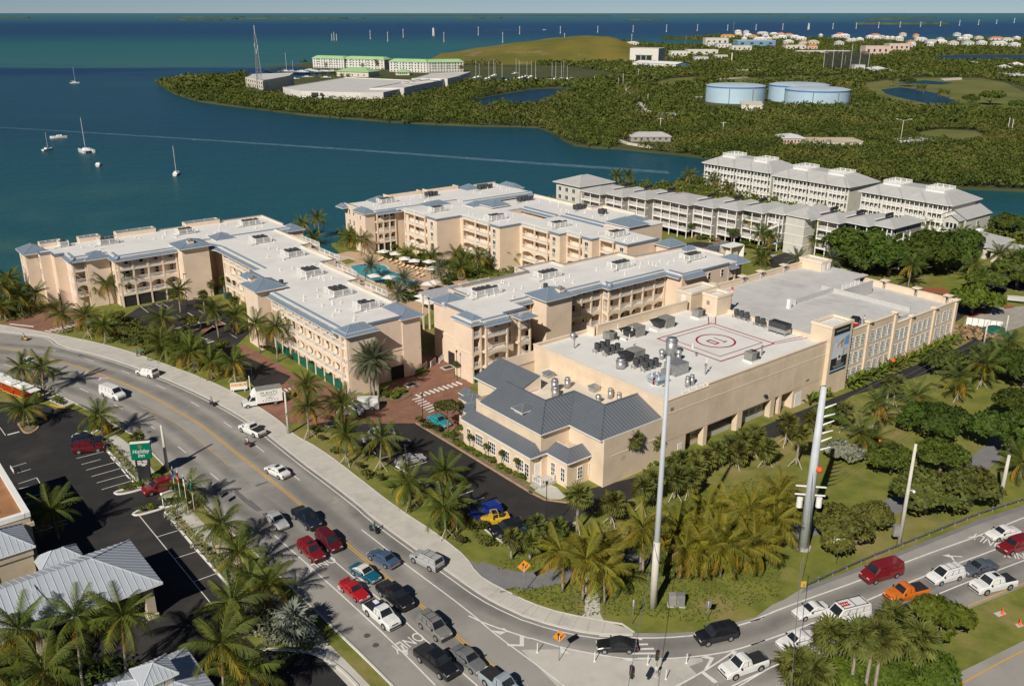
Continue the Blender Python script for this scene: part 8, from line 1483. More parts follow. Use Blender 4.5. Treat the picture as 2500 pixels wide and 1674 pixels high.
for a in[('sedan','r6',(195,175),(300,265),'silver','silver saloon heading towards the camera behind the dark blue pickup',G1),('crew','r6',(420,145),(565,275),'navy','dark blue pickup with an open black bed beside the silver saloon',G1),('minivan','r6',(610,335),(735,450),'maroon','dark maroon minivan beside the yellow centre line',G1),('suv','r6',(470,420),(590,525),'crimson','dark red crossover in the lane left of the maroon minivan',G1,None,sunroof),('coupe','r6',(885,595),(1045,690),'teal','teal convertible with a white soft top',G1,SOFTW),('coupe','r6',(800,725),(955,845),'red','bright red coupe with a rear spoiler',G1,None,spoiler),('crew','r6',(1110,755),(1305,915),'black','big black pickup beside the white pickup with a cool box',G1),('pickup','r6',(1000,905),(1200,1070),'white','white pickup carrying a blue cool box',G1,None,cooler),('suv','r6',(1440,1015),(1610,1155),'pewter','boxy grey off roader with roof rails',G1,None,roofrails),('crew','r6',(1400,1255),(1680,1480),'black','largest black pickup at the bottom next to the grey saloon',G1),('sedan','r6',(1700,1260),(1900,1420),'grey','dark grey saloon beside the largest black pickup',G1),('pickup','r6',(1960,1470),(2180,1640),'paleblue','pale blue pickup cut off by the bottom edge',G1),('sedan','r6',(1200,575),(1020,475),'blue','blue grey saloon driving away next to the teal convertible',G1),('suv','r6',(1550,590),(1375,500),'silver','large silver grey off roader driving away by the pavement',G1,None,roofrails),('van','r1',(850,375),(990,425),'white','white passenger van with many side windows',G1),('suv','r1',(1255,240),(1150,215),'white','white estate off roader driving away on the upper bend',G1,None,roofrails),('pickup','r1',(2135,725),(1985,660),'white','white pickup with a black bed driving away',G1),('sedan','r1',(2320,1055),(2210,1000),'white','white saloon with a sunroof driving away',G1,None,sunroof),('sedan','r1',(210,120),(280,145),'white','white car half hidden by the two roadside palms',G1),('suv','r1',(600,800),(830,775),'navy','dark blue off roader parked behind the maroon one',G3),('suv','r1',(600,850),(850,825),'maroon','maroon off roader parked in the dark car park',G3,None,roofrails),('suv','r1',(1400,1125),(1190,1195),'crimson','dark red estate entering the dark car park',G3),('sedan','r2',(1535,665),(1620,705),'turquoise','turquoise saloon parked on the bricks',G3),('van','r2',(1065,560),(860,565),'white','white panel van with windows parked on the brick drive',G3),('sedan','r2',(930,610),(770,600),'white','white car mostly hidden behind a palm by the panel van',G3),('pickup','r2',(1215,775),(940,830),'white','white pickup parked behind the verge palms',G3),('suv','r2',(1140,900),(1320,855),'navy','dark navy off roader parked beside the white pickup',G3),('sedan','r2',(1250,1025),(1440,975),'silver','silver saloon alone in the restaurant car park',G3),('minivan','r6',(2035,130),(1835,190),'cobalt','bright blue rounded car parked at the lot corner',G3),('suv','r6',(2240,265),(1990,320),'black','black off roader parked beside the yellow open car',G3),('coupe','r6',(2330,300),(2190,360),'teal','blue car at the very corner of the restaurant lot',G3),('coupe','r8',(670,965),(430,1025),'white','long white two door car by the guard rail end',G2),('van','r8',(940,1000),(680,1065),'white','white work van with a ladder rack',G2,None,ladder),('van','r8',(1195,685),(950,755),'crimson','dark red high roof van next to the guard rail',G2),('pickup','r8',(1370,840),(1145,895),'orange','orange pickup with a small load in its bed',G2),('minivan','r8',(1660,705),(1440,765),'white','white minivan with roof bars behind the orange pickup',G2,None,roofrails),('sedan','r8',(1900,655),(1705,700),'slate','blue grey saloon behind the white minivan',G2),('crew','r8',(2050,770),(1760,835),'white','white two tone pickup with a covered bed',G2,None,sunroof),('sedan','r8',(2075,405),(1885,440),'white','white saloon at the right edge near the guard rail',G2),('suv','r8',(2160,490),(1975,545),'crimson','dark red off roader cut off by the right edge',G2),('suv','r8',(1400,985),(1205,1055),'slate','dark grey off roader behind the median palms',G2),('sedan','r8',(555,1190),(335,1250),'white','small white saloon in the middle lane',G2),('suv','r8',(790,1260),(610,1315),'silver','silver off roader half hidden by a median palm',G2),('pickup','r7',(2180,1345),(1890,1445),'white','white pickup with a black bed at the stop line',G2),('suv','r7',(1965,1110),(1660,1180),'black','black off roader on the inside bend',G2,None,roofrails),('coupe','r7',(1170,1225),(850,1225),'black','black convertible crossing the zebra bars',G2,SOFTB),('suv','e',(2160,890),(2270,890),'white','white off roader at the right edge beyond the deck',G3),('coupe','gar',(2000,800),(1850,770),'crimson','dark red car behind the deck parapet',G3),('suv','e',(260,690),(160,690),'slate','blue grey off roader before the grey flats',G3),('suv','e',(330,665),(240,655),'grey','grey off roader parked behind the blue grey one',G3)]:vehicle(*a[:6],'car' if a[0]in('sedan','coupe','minivan','suv')else 'pickup truck' if a[0]in('pickup','crew')else 'van',a[6],a[7]if len(a)>7 else None,extra=a[8]if len(a)>8 else None)
t=vehicle('jeep','gar',(860,1080),(900,1020),'red','red open off roader with a black hood on the deck top','car',G3,SOFTB,z=9.98)
def openbars(t,q):b=MB();[b.tube([(x,-.7,1.1),(x,-.65,1.75),(x,.65,1.75),(x,.7,1.1)],.05,5)for x in(-.3,.55)];b.bar((-.3,-.65,1.75),(.55,-.65,1.75),.07);b.bar((-.3,.65,1.75),(.55,.65,1.75),.07);ob('roll_bars',b.mesh('roll_bars',PAINT['yellow']),t);[ob('seat',cached('cseat',lambda:MB().box(-.25,.25,-.25,.25,.9,1.1).box(-.3,-.15,-.25,.25,1.1,1.6).mesh('seat',M_plast)),t,(x,y,.1))for x in(.1,-.8)for y in(-.38,.38)]
vehicle('jeep','r6',(2100,200),(1930,225),'yellow','yellow open topped car with roll bars','car',G3,extra=openbars,hidecab=True)
for i,(r,a,c,col,lb)in enumerate([('p3',(195,935),(195,915),'black','black vehicle high on the far road'),('p3',(185,880),(185,865),'grey','farthest grey car on the far road'),('n2',(2028,755),(2028,740),'white','white van at the bottom of the far road'),('n2',(1990,755),(1985,735),'slate','dark car at the left edge of the far road'),('n2',(1975,725),(1970,710),'crimson','red car on the left of the far road'),('n2',(2060,745),(2055,730),'silver','first silver car parked right of the far road'),('n2',(2080,725),(2075,712),'silver','second silver car parked right of the far road'),('n2',(2035,690),(2065,690),'black','dark car beside the far road bend'),('n2',(2110,765),(2140,768),'white','white car parked at the end of the far road')]):vehicle('suv',r,a,c,col,lb,'car','tiny cars on the far road')
a,c=at('r2',250,510,.8),at('r2',15,545,.8);t=thing('box_truck','white plant nursery box truck turning out of the brick drive','truck',((a+c)/2).to_2d().to_3d(),math.atan2((c-a).y,(c-a).x));PW=PAINT['white']
ob('cargo_box',MB().box(-3.5,1.0,-1.1,1.1,.75,3.15).mesh('cargo_box',M_white),t);ob('box_roof',MB().box(-3.5,1.0,-1.1,1.1,3.15,3.2).mesh('box_roof',M_acg),t);b=MB();b.add([(1.0,-1.05,2.1),(1.9,-.95,2.1),(1.9,.95,2.1),(1,1.05,2.1),(1.0,-1.05,3.15),(1.35,-.95,3.0),(1.35,.95,3.0),(1.0,1.05,3.15)],[(0,1,5,4),(1,2,6,5),(2,3,7,6),(4,5,6,7)]);ob('wind_fairing',b.mesh('wind_fairing',M_white),t)
b=MB();b.hexa([(1.0,-1,.5),(3.45,-.9,.5),(3.45,.9,.5),(1.0,1,.5)],[(1.0,-1,1.3),(3.4,-.85,1.1),(3.4,.85,1.1),(1.0,1,1.3)]);b.hexa([(1.0,-1,1.3),(2.5,-.95,1.25),(2.5,.95,1.25),(1.0,1,1.3)],[(1.0,-.9,2.1),(1.85,-.85,2.1),(1.85,.85,2.1),(1.0,.9,2.1)]);ob('cab',b.mesh('cab',PW),t);ob('windshield',quadmesh('windshield',[(2.5,-.9,1.27),(2.5,.9,1.27),(1.87,.82,2.06),(1.87,-.82,2.06)],M_glass),t)
for s in(-1,1):q=[(2.3,s*.96,1.35),(1.15,s*.985,1.35),(1.15,s*.91,2.0),(1.8,s*.9,2.0)];ob('side_window',quadmesh('side_window',q if s>0 else q[::-1],M_glass),t)
for x in(2.6,-2.2):
 for s in(-1,1):o=ob('wheel',wheelm(.4)[0],t,(x,s*.92,.4));ob('rim',wheelm(.4)[1],o)
ob('bumper',MB().box(3.4,3.52,-.85,.85,.42,.7).mesh('bumper',M_plast),t);M_gt=mat('green_lettering',(.03,.25,.06),.6);M_dt=mat('dark_lettering',(.10,.11,.12),.6)
s_=-1 if(Matrix.Rotation(t.rotation_euler[2],3,'Z')@Vector((0,-1,0))).y<0 else 1;rl=(R_(90),0,0 if s_<0 else math.pi)
ob('lettering',text_mesh('PLANTS',.85,M_gt,.006),t,(-1.2,s_*1.115,2.55),rot=rl)
for x0,x1,z in((-2.4,.2,2.05),(-1.6,-1.1,1.75),(-2.0,-.6,1.5)):ob('small_print',MB().box(x0,x1,s_*1.104-.006,s_*1.104+.006,z,z+.09).mesh('small_print',M_dt),t)
for i in range(6):ob('small_print',MB().box(-2.7+i*.5,-2.5+i*.5,s_*1.104-.006,s_*1.104+.006,1.1,1.25).mesh('small_print',M_dt),t)
for i,(x,y)in enumerate([(-75,265),(20,295),(105,338),(200,372)]):
 p,q=at('r1',x,y+40,.4),at('r1',x+90,y+78,.4);t=thing('tram_car','red and yellow open road train coach with a white roof, %s'%(['leftmost','second from the left','third from the left','next to the engine'][i]),'tram',p.to_2d().to_3d(),math.atan2((q-p).y,(q-p).x),'coaches of the road train');ob('body',MB().box(-1.9,1.9,-.95,.95,.45,1.15).mesh('body',PAINT['red']),t);ob('skirt',MB().box(-1.95,1.95,-.98,.98,.25,.45).mesh('skirt',PAINT['yellow']),t);ob('roof',MB().box(-2.0,2.0,-1.1,1.1,2.1,2.2).box(-.9,.9,-.5,.5,2.2,2.4).mesh('roof',M_white),t)
 for dx in(-1.8,1.8):
  for dy in(-.9,.9):ob('post',cached('tpost',lambda:MB().box(-.05,.05,-.05,.05,1.15,2.1).mesh('post',PAINT['yellow'])),t,(dx,dy,0));o=ob('wheel',wheelm(.3)[0],t,(dx*.6,dy*.95,.3))
 for dx in(-1.2,-.2,.8):ob('bench',cached('tb',lambda:MB().box(-.2,.25,-.85,.85,.75,.85).box(-.25,-.2,-.85,.85,.8,1.4).mesh('bench',PAINT['yellow'])),t,(dx,0,0))
p=at('r1',300,450,.4);t=thing('tram_engine','black road train engine with a small white canopy','tram',p.to_2d().to_3d(),R_(-35));ob('body',MB().box(-1.3,.2,-.7,.7,.4,1.2).cyl(.9,0,.5,1.3,.5,12).box(.2,1.5,-.45,.45,.5,1.1).mesh('body',PAINT['black']),t);ob('canopy',MB().box(-1.5,.3,-.9,.9,2.0,2.1).mesh('canopy',M_white),t);ob('chimney',MB().cyl(1.2,0,1.1,1.9,.12,8,.22).mesh('chimney',PAINT['yellow']),t);[ob('post',MB().box(x-.04,x+.04,y-.04,y+.04,1.2,2).mesh('post',M_black),t)for x in(-1.4,.2)for y in(-.8,.8)];[ob('wheel',wheelm(.33)[0],t,(x,y,.33))for x in(-.9,.9)for y in(-.7,.7)]
# people
M_skin=mat('skin',(.42,.25,.17),.6);M_hair=mat('dark_hair',(.03,.02,.015),.7)
def person(loc,rz,pose,shirt,legs,label):
 J={'stand':[(0,0,.92),(0,0,1.15),(0,0,1.42),(.02,0,1.53),(.03,0,1.68),(0,.19,1.4),(.03,.24,1.12),(.1,.24,.88),(0,-.19,1.4),(-.05,-.25,1.12),(0,-.25,.88),(0,.1,.86),(.1,.1,.48),(.06,.1,.06),(.18,.1,.03),(0,-.1,.86),(-.05,-.1,.48),(-.16,-.1,.07),(-.05,-.1,.03)],'ride':[(0,0,.78),(.05,0,1.02),(.12,0,1.28),(.16,0,1.39),(.2,0,1.53),(.12,.2,1.25),(.3,.25,1.05),(.52,.24,1.0),(.12,-.2,1.25),(.3,-.25,1.05),(.52,-.24,1.0),(.05,.12,.75),(.42,.17,.7),(.35,.17,.3),(.48,.17,.27),(.05,-.12,.75),(.42,-.17,.7),(.35,-.17,.3),(.48,-.17,.27)]}[pose]
 def mk():
  E_=[(0,1),(1,2),(2,3),(3,4),(2,5),(5,6),(6,7),(2,8),(8,9),(9,10),(0,11),(11,12),(12,13),(13,14),(0,15),(15,16),(16,17),(17,18)];rad=[.13,.13,.15,.06,.105,.07,.05,.04,.07,.05,.04,.1,.07,.05,.05,.1,.07,.05,.05]
  me=bpy.data.meshes.new('p');me.from_pydata(J,E_,[]);o=bpy.data.objects.new('p',me);COL.objects.link(o);o.modifiers.new('s','SKIN');o.modifiers.new('d','SUBSURF').levels=1
  for v,r_ in zip(me.skin_vertices[0].data,rad):v.radius=(r_,r_)
  me.skin_vertices[0].data[0].use_root=True;dg=bpy.context.evaluated_depsgraph_get();m2=bpy.data.meshes.new_from_object(o.evaluated_get(dg));bpy.data.objects.remove(o);m2.name='body';m2.materials.clear();[m2.materials.append(m)for m in(M_skin,M_base,M_plast)]
  hz,nz=J[0][2],J[3][2]-.03
  for p in m2.polygons:c=p.center;arm=abs(c.y)>.21 and c.z<J[5][2]-.12 and c.z>J[10][2]-.2 and c.x>-.2 and(pose=='stand' or c.x>.2);p.material_index=0 if c.z>nz or arm else 1 if c.z>hz+.02 else 2;p.use_smooth=True
  return m2
 t=thing('person',label,'person',loc,rz);o=ob('body',cached(('per',pose),mk),t)
 for i,m in((1,shirt),(2,legs)):o.material_slots[i].link='OBJECT';o.material_slots[i].material=m
 h=J[4];ob('hair',cached(('hair',pose),lambda:MB().dome(h[0]-.02,h[1],h[2]-.02,.125,.16,8,3).mesh('hair',M_hair,True)),t);return t
SH=lambda n,c:mat('cloth_'+n,c,.85)
gs=SH('green',(.01,.25,.20));dk=SH('dark',(.04,.04,.05));wh=SH('white',(.62,.60,.58));gr_=SH('greyblue',(.12,.15,.18))
person(at('r1',1124,104),R_(130),'stand',gs,dk,'person in a green shirt and dark trousers walking, left of the pair');person(at('r1',1155,100),R_(130),'stand',gs,dk,'person in a green shirt and dark trousers walking, right of the pair');person(at('gar',975,1080,9.98)+Vector((0,0,0)),R_(200),'stand',wh,gr_,'person in a white shirt standing on the parking deck roof');person(at('r8',805,1170),R_(20),'stand',wh,dk,'person in white standing by the cones in the road')
def scooter(r,p,hd,col,shirt,lb,rl):
 loc=at(r,*p);loc.z=.02;t=thing('motor_scooter',lb,'scooter',loc,hd,'scooters on the main road');b=MB();b.hexa([(-.75,-.16,.35),(.1,-.16,.3),(.1,.16,.3),(-.75,.16,.35)],[(-.8,-.14,.72),(-.05,-.12,.66),(-.05,.12,.66),(-.8,.14,.72)]);b.box(.0,.45,-.15,.15,.25,.33);b.hexa([(.42,-.18,.3),(.55,-.15,.3),(.55,.15,.3),(.42,.18,.3)],[(.5,-.2,.95),(.62,-.12,.95),(.62,.12,.95),(.5,.2,.95)]);ob('body',b.mesh('body',PAINT[col]),t);ob('seat',MB().box(-.75,.0,-.14,.14,.7,.8).mesh('seat',M_plast),t);ob('handlebar',MB().bar((.5,-.33,1.02),(.5,.33,1.02),.05).mesh('handlebar',M_plast),t);[ob('wheel',wheelm(.24)[0],t,(x,0,.24))for x in(-.55,.68)]
 person(loc,hd,'ride',shirt,gr_,rl)
for a in[('r1',(1735,500),R_(135),'black',SH('tan',(.45,.33,.24)),'black scooter on the upper bend near the box truck','person in a tan shirt riding the black scooter'),('r1',(2030,832),R_(140),'crimson',wh,'red scooter behind the white pickup','person in a white shirt riding the red scooter'),('r6',(1035,325),R_(-40),'black',gs,'black scooter alone in the right lanes','person in a green shirt riding towards the camera'),('w',(170,1145),R_(160),'yellow',wh,'yellow scooter at the far left end of the road','person in a white shirt riding the yellow scooter')]:scooter(*a)
# poles, signs and street furniture
pole('steel_power_pole','very tall pale steel pole on the corner lawn','power pole',at('r7',1303,930),31.8,.42,.2,mat('pale_steel',(.46,.49,.53),.5,.05,.2),None,None,(.0,.0),12)
b=MB();b.cyl(0,0,0,9,.46,12,.40);o=tag(ob('pole_sleeve',b.mesh('pole_sleeve',M_pole,True),None,at('r7',1303,930)),'pale concrete lower sleeve of the very tall corner pole','pole')
P1=at('r8',490,540);h1=23.0;t=thing('power_pole','stout galvanised power pole with white insulators behind the guard rail','power pole',P1);ob('shaft',MB().cyl(0,0,0,h1,.72,14,.36).mesh('shaft',mat('galvanised_pole',(.50,.53,.56),.5,.08,.5),True),t);ob('base_collar',MB().cyl(0,0,0,.3,1.0,14).mesh('base_collar',M_conc),t)
ins=[]
for i in range(6):z=h1-3.0-i*1.15;q=(2.0,.5,z+(.25 if i%2 else.45));ins.append(q);ob('insulator',MB().tube([(.3,.05,z),q],.14,6,.07).mesh('insulator',M_white),t)
for z in(9.2,8.0):ob('crossarm',MB().bar((-1.9,.2,z),(1.9,-.2,z-.1),.16).mesh('crossarm',M_white),t)
for x in(-1.3,1.2):ob('transformer',MB().cyl(x,-.2,6.3,7.6,.38,10).mesh('transformer',M_white),t)
p=P1+Vector((.6,-.5,11.8));tag(ob('marker_ball',MB().ball(0,0,0,.45,12).mesh('marker_ball',mat('orange_ball',(.80,.10,.02),.5),True),None,p),'orange aviation ball beside the galvanised pole','marker ball')
far_=at('r4',2480,290,14);nxt=[at('r4',2342+40*i,220+30*i,16-i*1.2)for i in range(6)]
def wire(a,c,sag,label,r=.022):
 n=22;b=MB();b.tube([tuple(a.lerp(c,i/n)-Vector((0,0,sag*4*(i/n)*(1-i/n)))-a)for i in range(n+1)],r,4);return tag(ob('power_line',b.mesh('power_line',M_steel),None,a),label,'power line','power lines over the lawn')
for i,q in enumerate(ins):wire(P1+Vector(q),nxt[i]+Vector((55,60,1)),1.2,'thin power line from the galvanised pole, %s from the top'%ordw(i))
for x,y,z,lb in((1275,468,10.5,'orange aviation ball on the lines before the deck windows'),(1165,1122,7,'small orange ball on the lowest power line')):tag(ob('marker_ball',MB().ball(0,0,0,.38 if z>8 else.2,12).mesh('marker_ball',MATS['orange_ball'],True),None,at('r4',x,y,z)),lb,'marker ball')
for r,b_,t_,lb,r0 in[('r8',(1202,516),(1308,-235),'pale wooden pole with a grey box by the guard rail',.3),('r4',(2145,1603),(2192,1238),'pale pole cut by the lawn at the right edge',.34),('r4',(2010,350),(2030,150),'pale pole at the end of the service drive',.22),('r4',(2180,290),(2225,100),'second pale pole at the end of the service drive',.22),('r1',(1368,1020),(1303,660),'square pale concrete pole beside the green hotel sign',.3),('r2',(350,800),(328,455),'square pale concrete pole on the pavement by the driveway',.26)]:
 q=at(r,*b_);h=height(r,b_,t_);t=pole('utility_pole',lb,'pole',q,h,r0,r0*.6,M_pole,n=4 if 'square' in lb else 10)
 if 'grey box' in lb:ob('meter_box',MB().box(-1.1,-.3,-.4,.2,1.5,3.0).mesh('meter_box',M_acg),t);ob('camera_lamp',MB().bar((0,0,h*.55),(.8,0,h*.55),.08).ball(.8,0,h*.55-.2,.2,8).mesh('camera_lamp',M_white),t)
for x,y,ty,r,lb in[(1448,710,490,'r2','black lamp post at the lot kerb by the teal car'),(1310,1080,905,'r2','black lamp post behind the silver saloon'),(60,400,205,'r2','black lamp post by the left car park exit'),(1425,300,105,'r2','black lantern post at the hotel wing corner'),(1727,360,135,'r2','black lantern post at the front wing corner'),(440,355,-60,'r7','tall black lamp post at the lot corner')]:q=at(r,x,y);h=max(3.5,min(8,height(r,(x,y),(x,ty))));t=pole('lamp_post',lb,'lamp post',q,h,.07,.05,M_black,None,'black lamp posts');ob('lantern',MB().cyl(0,0,h,h+.4,.13,6,.2).cyl(0,0,h+.4,h+.5,.22,6,.05).mesh('lantern',M_black),t)
for x,y,ty,lb in[(1275,905,695,'black lamp post by the hotel garden path'),(1345,1065,860,'black lamp post on the car park island')]:q=at('w',x,y);h=height('w',(x,y),(x,ty));t=pole('lamp_post',lb,'lamp post',q,h,.07,.05,M_black,None,'black lamp posts');ob('lamp_head',MB().box(-.1,.7,-.12,.12,h-.05,h+.1).mesh('lamp_head',M_black),t)
for i,(x,y,ty)in enumerate([(175,740,600),(275,770,620),(645,730,590)]):q=at('C',x,y);t=pole('lamp_post','slim black lamp post beside the pool, %s from the left'%ordw(i),'lamp post',q,4.2,.06,.04,M_black,None,'black lamp posts');ob('lantern',MB().cyl(0,0,4.2,4.6,.12,6,.2).mesh('lantern',M_black),t)
q=at('r1',1337,1330);t=pole('globe_lamp','white post with a round globe lamp by the flagpoles','lamp post',q,1.9,.08,.08,M_white);ob('globe',MB().ball(0,0,2.1,.24,10).mesh('globe',M_white,True),t)
M_sgo=mat('orange_yellow_sign',(.78,.30,.02),.5,.05,2)
for b_,t_,lb,m in[((262,812),(278,600),'orange diamond merge sign on the corner lawn',.85),((545,1362),(553,1165),'orange diamond merge sign on the painted gore',.75)]:
 q=at('r7',*b_);h=height('r7',b_,t_);t=pole('merge_sign',lb,'road sign',q,h,.04,.04,M_steel);d=(-q).normalized();rz=math.atan2(-q.y,-q.x)+math.pi/2+.25;pl_=ob('plate',MB().add([(-m,0,h),(0,0,h-m),(m,0,h),(0,0,h+m),(-m,.03,h),(0,.03,h-m),(m,.03,h),(0,.03,h+m)],[(0,1,2,3),(7,6,5,4),(0,4,5,1),(1,5,6,2),(2,6,7,3),(3,7,4,0)]).mesh('plate',M_sgo),t,(0,0,0),rz)
 b=MB();b.bar((-.12,-.02,h-.45),(-.12,-.02,h+.25),.1,.02);b.add([(-.32,-.03,h+.2),(.08,-.03,h+.2),(-.12,-.03,h+.5)],[(0,1,2)]);b.bar((.42,-.02,h+.2),(.2,-.02,h-.12),.1,.02);b.add([(.05,-.03,h+.02),(.32,-.03,h-.12),(.1,-.03,h-.28)][::-1],[(0,1,2)]);b.bar((.1,-.02,h-.4),(.12,-.02,h-.2),.08,.02);ob('arrow_symbol',b.mesh('arrow_symbol',M_black),pl_)
def signal(loc,h,lb,hanging):
 t=thing('traffic_signal',lb,'traffic light',loc);b=MB();M_sig=M_black
 if not hanging:ob('post',MB().cyl(0,0,0,h,.06,8).mesh('post',M_steel),t);ob('base',MB().cyl(0,0,0,.35,.25,8).mesh('base',M_conc),t);ob('push_box',MB().box(-.15,.15,-.12,-.05,.9,1.3).mesh('push_box',M_trim),t)
 for k in range(2 if hanging else 1):
  o=ob('signal_head',MB().box(-.2,.2,-.14,.14,h-.9,h+.25).mesh('signal_head',M_sig),t,(0,.45*k,-.1*k),.9+k*1.4)
  for j,c in enumerate(((.25,.01,.01),(.3,.18,.01),(.01,.2,.05))):ob('lens',MB().cyl(0,0,0,.1,.11,8).mesh('lens',mat('lens_%d'%j,c,.3)),o,(0,-.12,h+.05-j*.36),rot=(R_(90),0,0))
 return t
signal(at('r7',1330,1485),3.0,'black traffic signal on a thin post at the crossing island',False);q=at('r7',1140,1440,5.6);signal(q-Vector((0,0,5.6)),5.6,'pair of black traffic signals hanging from a wire',True)
wire(at('r7',1110,1700,7.4)+Vector((-1,-3,1)),at('r7',1330,330,9),.3,'span wire carrying the hanging traffic signals',.03);wire(at('r8',470,830,.4),P1+Vector((0,0,12)),0,'steel guy wire down to the yellow guard rail end',.03);wire(at('r8',400,1600,4),at('r8',475,640,9),.1,'long guy wire crossing the right hand road',.035)
for i,(x,y)in enumerate([(370,1295),(833,1368),(1262,1393),(1575,1382),(1408,1512)]):tag(ob('flexible_post',cached('flex',lambda:MB().cyl(0,0,0,.06,.14,8).cyl(0,0,.06,1.25,.05,8).mesh('flexible_post',M_white)),None,at('r7',x,y)),'white flexible marker post on the gore, %s from the left'%ordw([0,1,2,4,3][i]),'marker post','white marker posts on the painted gore')
t=thing('utility_cabinet','twin door grey utility cabinet on the corner lawn','cabinet',at('r7',1490,915),R_(-4));ob('left_box',MB().box(-.95,-.02,-.4,.4,0,1.55).mesh('left_box',M_acg),t);ob('right_box',MB().box(.02,.95,-.4,.4,0,1.6).mesh('right_box',M_steel),t);ob('plinth',MB().box(-1.05,1.05,-.5,.5,0,.1).mesh('plinth',M_conc),t)
for r,b_,t_,lb,w_ in[('r7',(1138,1065),(1150,870),'slim metal sign seen edge on by the kerb',.12),('r7',(1742,1040),(1750,880),'back of a small grey sign by the bend',.3),('r8',(735,660),(757,470),'white road sign behind the guard rail',.7)]:q=at(r,*b_);h=height(r,b_,t_);t=pole('road_sign',lb,'road sign',q,h,.04,.04,M_steel);ob('plate',MB().box(-w_,w_,-.02,.02,h-.9,h).mesh('plate',M_white if w_>.5 else M_steel),t)
gp=resample(ats('r8',[(490,845),(700,750),(1000,620),(1400,460),(1800,300),(2135,195),(2600,30)]),step=2.6);t=thing('guard_rail','galvanised guard rail along the right hand road','guard rail',gp[0]);g0=gp[0]
for i in range(len(gp)-1):
 a,c=gp[i]-g0,gp[i+1]-g0;ob('post',cached('gpost',lambda:MB().box(-.07,.07,-.07,.07,0,.85).mesh('post',M_steel)),t,a);d=c-a;L_=d.length
 b=MB();pr=[(0,.45),(.06,.52),(.02,.60),(.06,.68),(0,.75)];b.add([(x,-y-.09,z)for x in(0,L_)for y,z in pr],[(j,5+j,6+j,j+1)for j in range(4)]+[(j+1,6+j,5+j,j)for j in range(4)]);ob('rail',b.mesh('rail',M_steel),t,a,math.atan2(d.y,d.x))
ob('end_marker',MB().box(-.35,.3,-.06,.06,.3,1.1).mesh('end_marker',PAINT['yellow']),t)
for i,(x,y)in enumerate([(1972,1035),(2103,1115),(750,1165),(840,1235),(1160,1140)]):tag(ob('traffic_cone',cached('cone',lambda:MB().box(-.2,.2,-.2,.2,0,.05).cyl(0,0,.05,.75,.16,10,.04).mesh('traffic_cone',mat('cone_orange',(.80,.12,.02),.6))),None,at('r8',x,y)+Vector((0,0,.1))),'orange traffic cone '+('on a concrete pad in the median grass','at the right end of the median grass','left of the median palms on the road','beside the person in white','at the foot of the tallest median palm')[i],'traffic cone','orange traffic cones')
lot('concrete_pad',ats('r8',[(1905,1030),(1970,1010),(2005,1035),(1945,1060)]),.11,M_walk);lot('concrete_pad',ats('r8',[(2065,1110),(2110,1100),(2135,1125),(2090,1140)]),.11,M_walk)
q=at('r1',1190,1115);t=thing('hotel_sign','tall green hotel sign with a black letter board','sign',q,R_(12));t.scale=(.76,.8,.9);ob('pedestal',MB().box(-1.15,1.15,-.35,.35,0,2.6).mesh('pedestal',M_black),t);ob('letter_board',MB().box(-1.3,1.3,-.38,.38,2.6,4.2).mesh('letter_board',M_black),t);ob('sign_box',MB().box(-1.85,1.85,-.42,.42,4.2,7.1).mesh('sign_box',mat('sign_green',(.0,.16,.09),.45,.03)),t);ob('sign_top',MB().box(-1.87,1.87,-.44,.44,7.1,7.16).mesh('sign_top',M_white),t)
for s,y,z in(('Holiday',-.43,5.65),('Inn',-.43,4.9)):ob('lettering',text_mesh(s,1.0,M_white,.01,shear=.25),t,(0,y,z),rot=(R_(90),0,0))
b=MB();[b.add([(.16*math.cos(a),-.44,6.5+.16*math.sin(a)),(.42*math.cos(a+.3),-.44,6.5+.42*math.sin(a+.3)),(.16*math.cos(a+.6),-.44,6.5+.16*math.sin(a+.6))],[(0,1,2)])for a in[i*math.pi/4 for i in range(8)]];ob('star_emblem',b.mesh('star_emblem',mat('emblem_orange',(.75,.30,.04),.5)),t)
for i,(x0,x1,z)in enumerate(((-.9,-.15,3.8),(.05,.95,3.8),(-.9,.0,3.5),(.15,.9,3.5),(-.9,.8,3.2),(-.2,.5,2.95))):ob('board_line',MB().box(x0,x1,-.395,-.385,z,z+.16).mesh('board_line',M_white),t)
FL4=[mat('flag_%d'%i,c,.8)for i,c in enumerate(((.02,.12,.42),(.45,.05,.06),(.62,.60,.58),(.02,.22,.22)))]
for i,(x,y,ty,c,lb)in enumerate([(1450,1330,1075,(.02,.12,.42),'blue flag'),(1490,1360,1160,(.45,.05,.06),'striped red and white flag'),(1540,1400,1200,(.62,.60,.58),'white flag with a red cross'),(1600,1440,1260,(.02,.22,.22),'dark green flag')]):
 q=at('r1',x,y);h=6.5;t=pole('flagpole','thin flagpole with a %s'%lb,'flagpole',q,h,.045,.03,M_white,None,'flagpoles by the hotel entrance');nx_=6;mf=FL4[i]
 vs=[(.05+.18*j,.12*math.sin(j*1.3+i),h-.2-kk*1.1-.06*j)for kk in(0,1)for j in range(nx_)];b=MB();b.add(vs,[(j,j+1,nx_+j+1,nx_+j)for j in range(nx_-1)]);ob('flag',b.mesh('flag',mf),t,(0,0,0),R_(-70))
 if i in(1,2):b=MB();b.add([(v[0],v[1]-.02,v[2]+dz)for dz in(0,-.12)for v in[(.05+.18*j,.12*math.sin(j*1.3+i),h-.65-.06*j)for j in range(nx_)]],[(j,j+1,nx_+j+1,nx_+j)for j in range(nx_-1)]);ob('flag_band',b.mesh('flag_band',FL4[2]if i==1 else FL4[1]),t,(0,0,0),R_(-70))
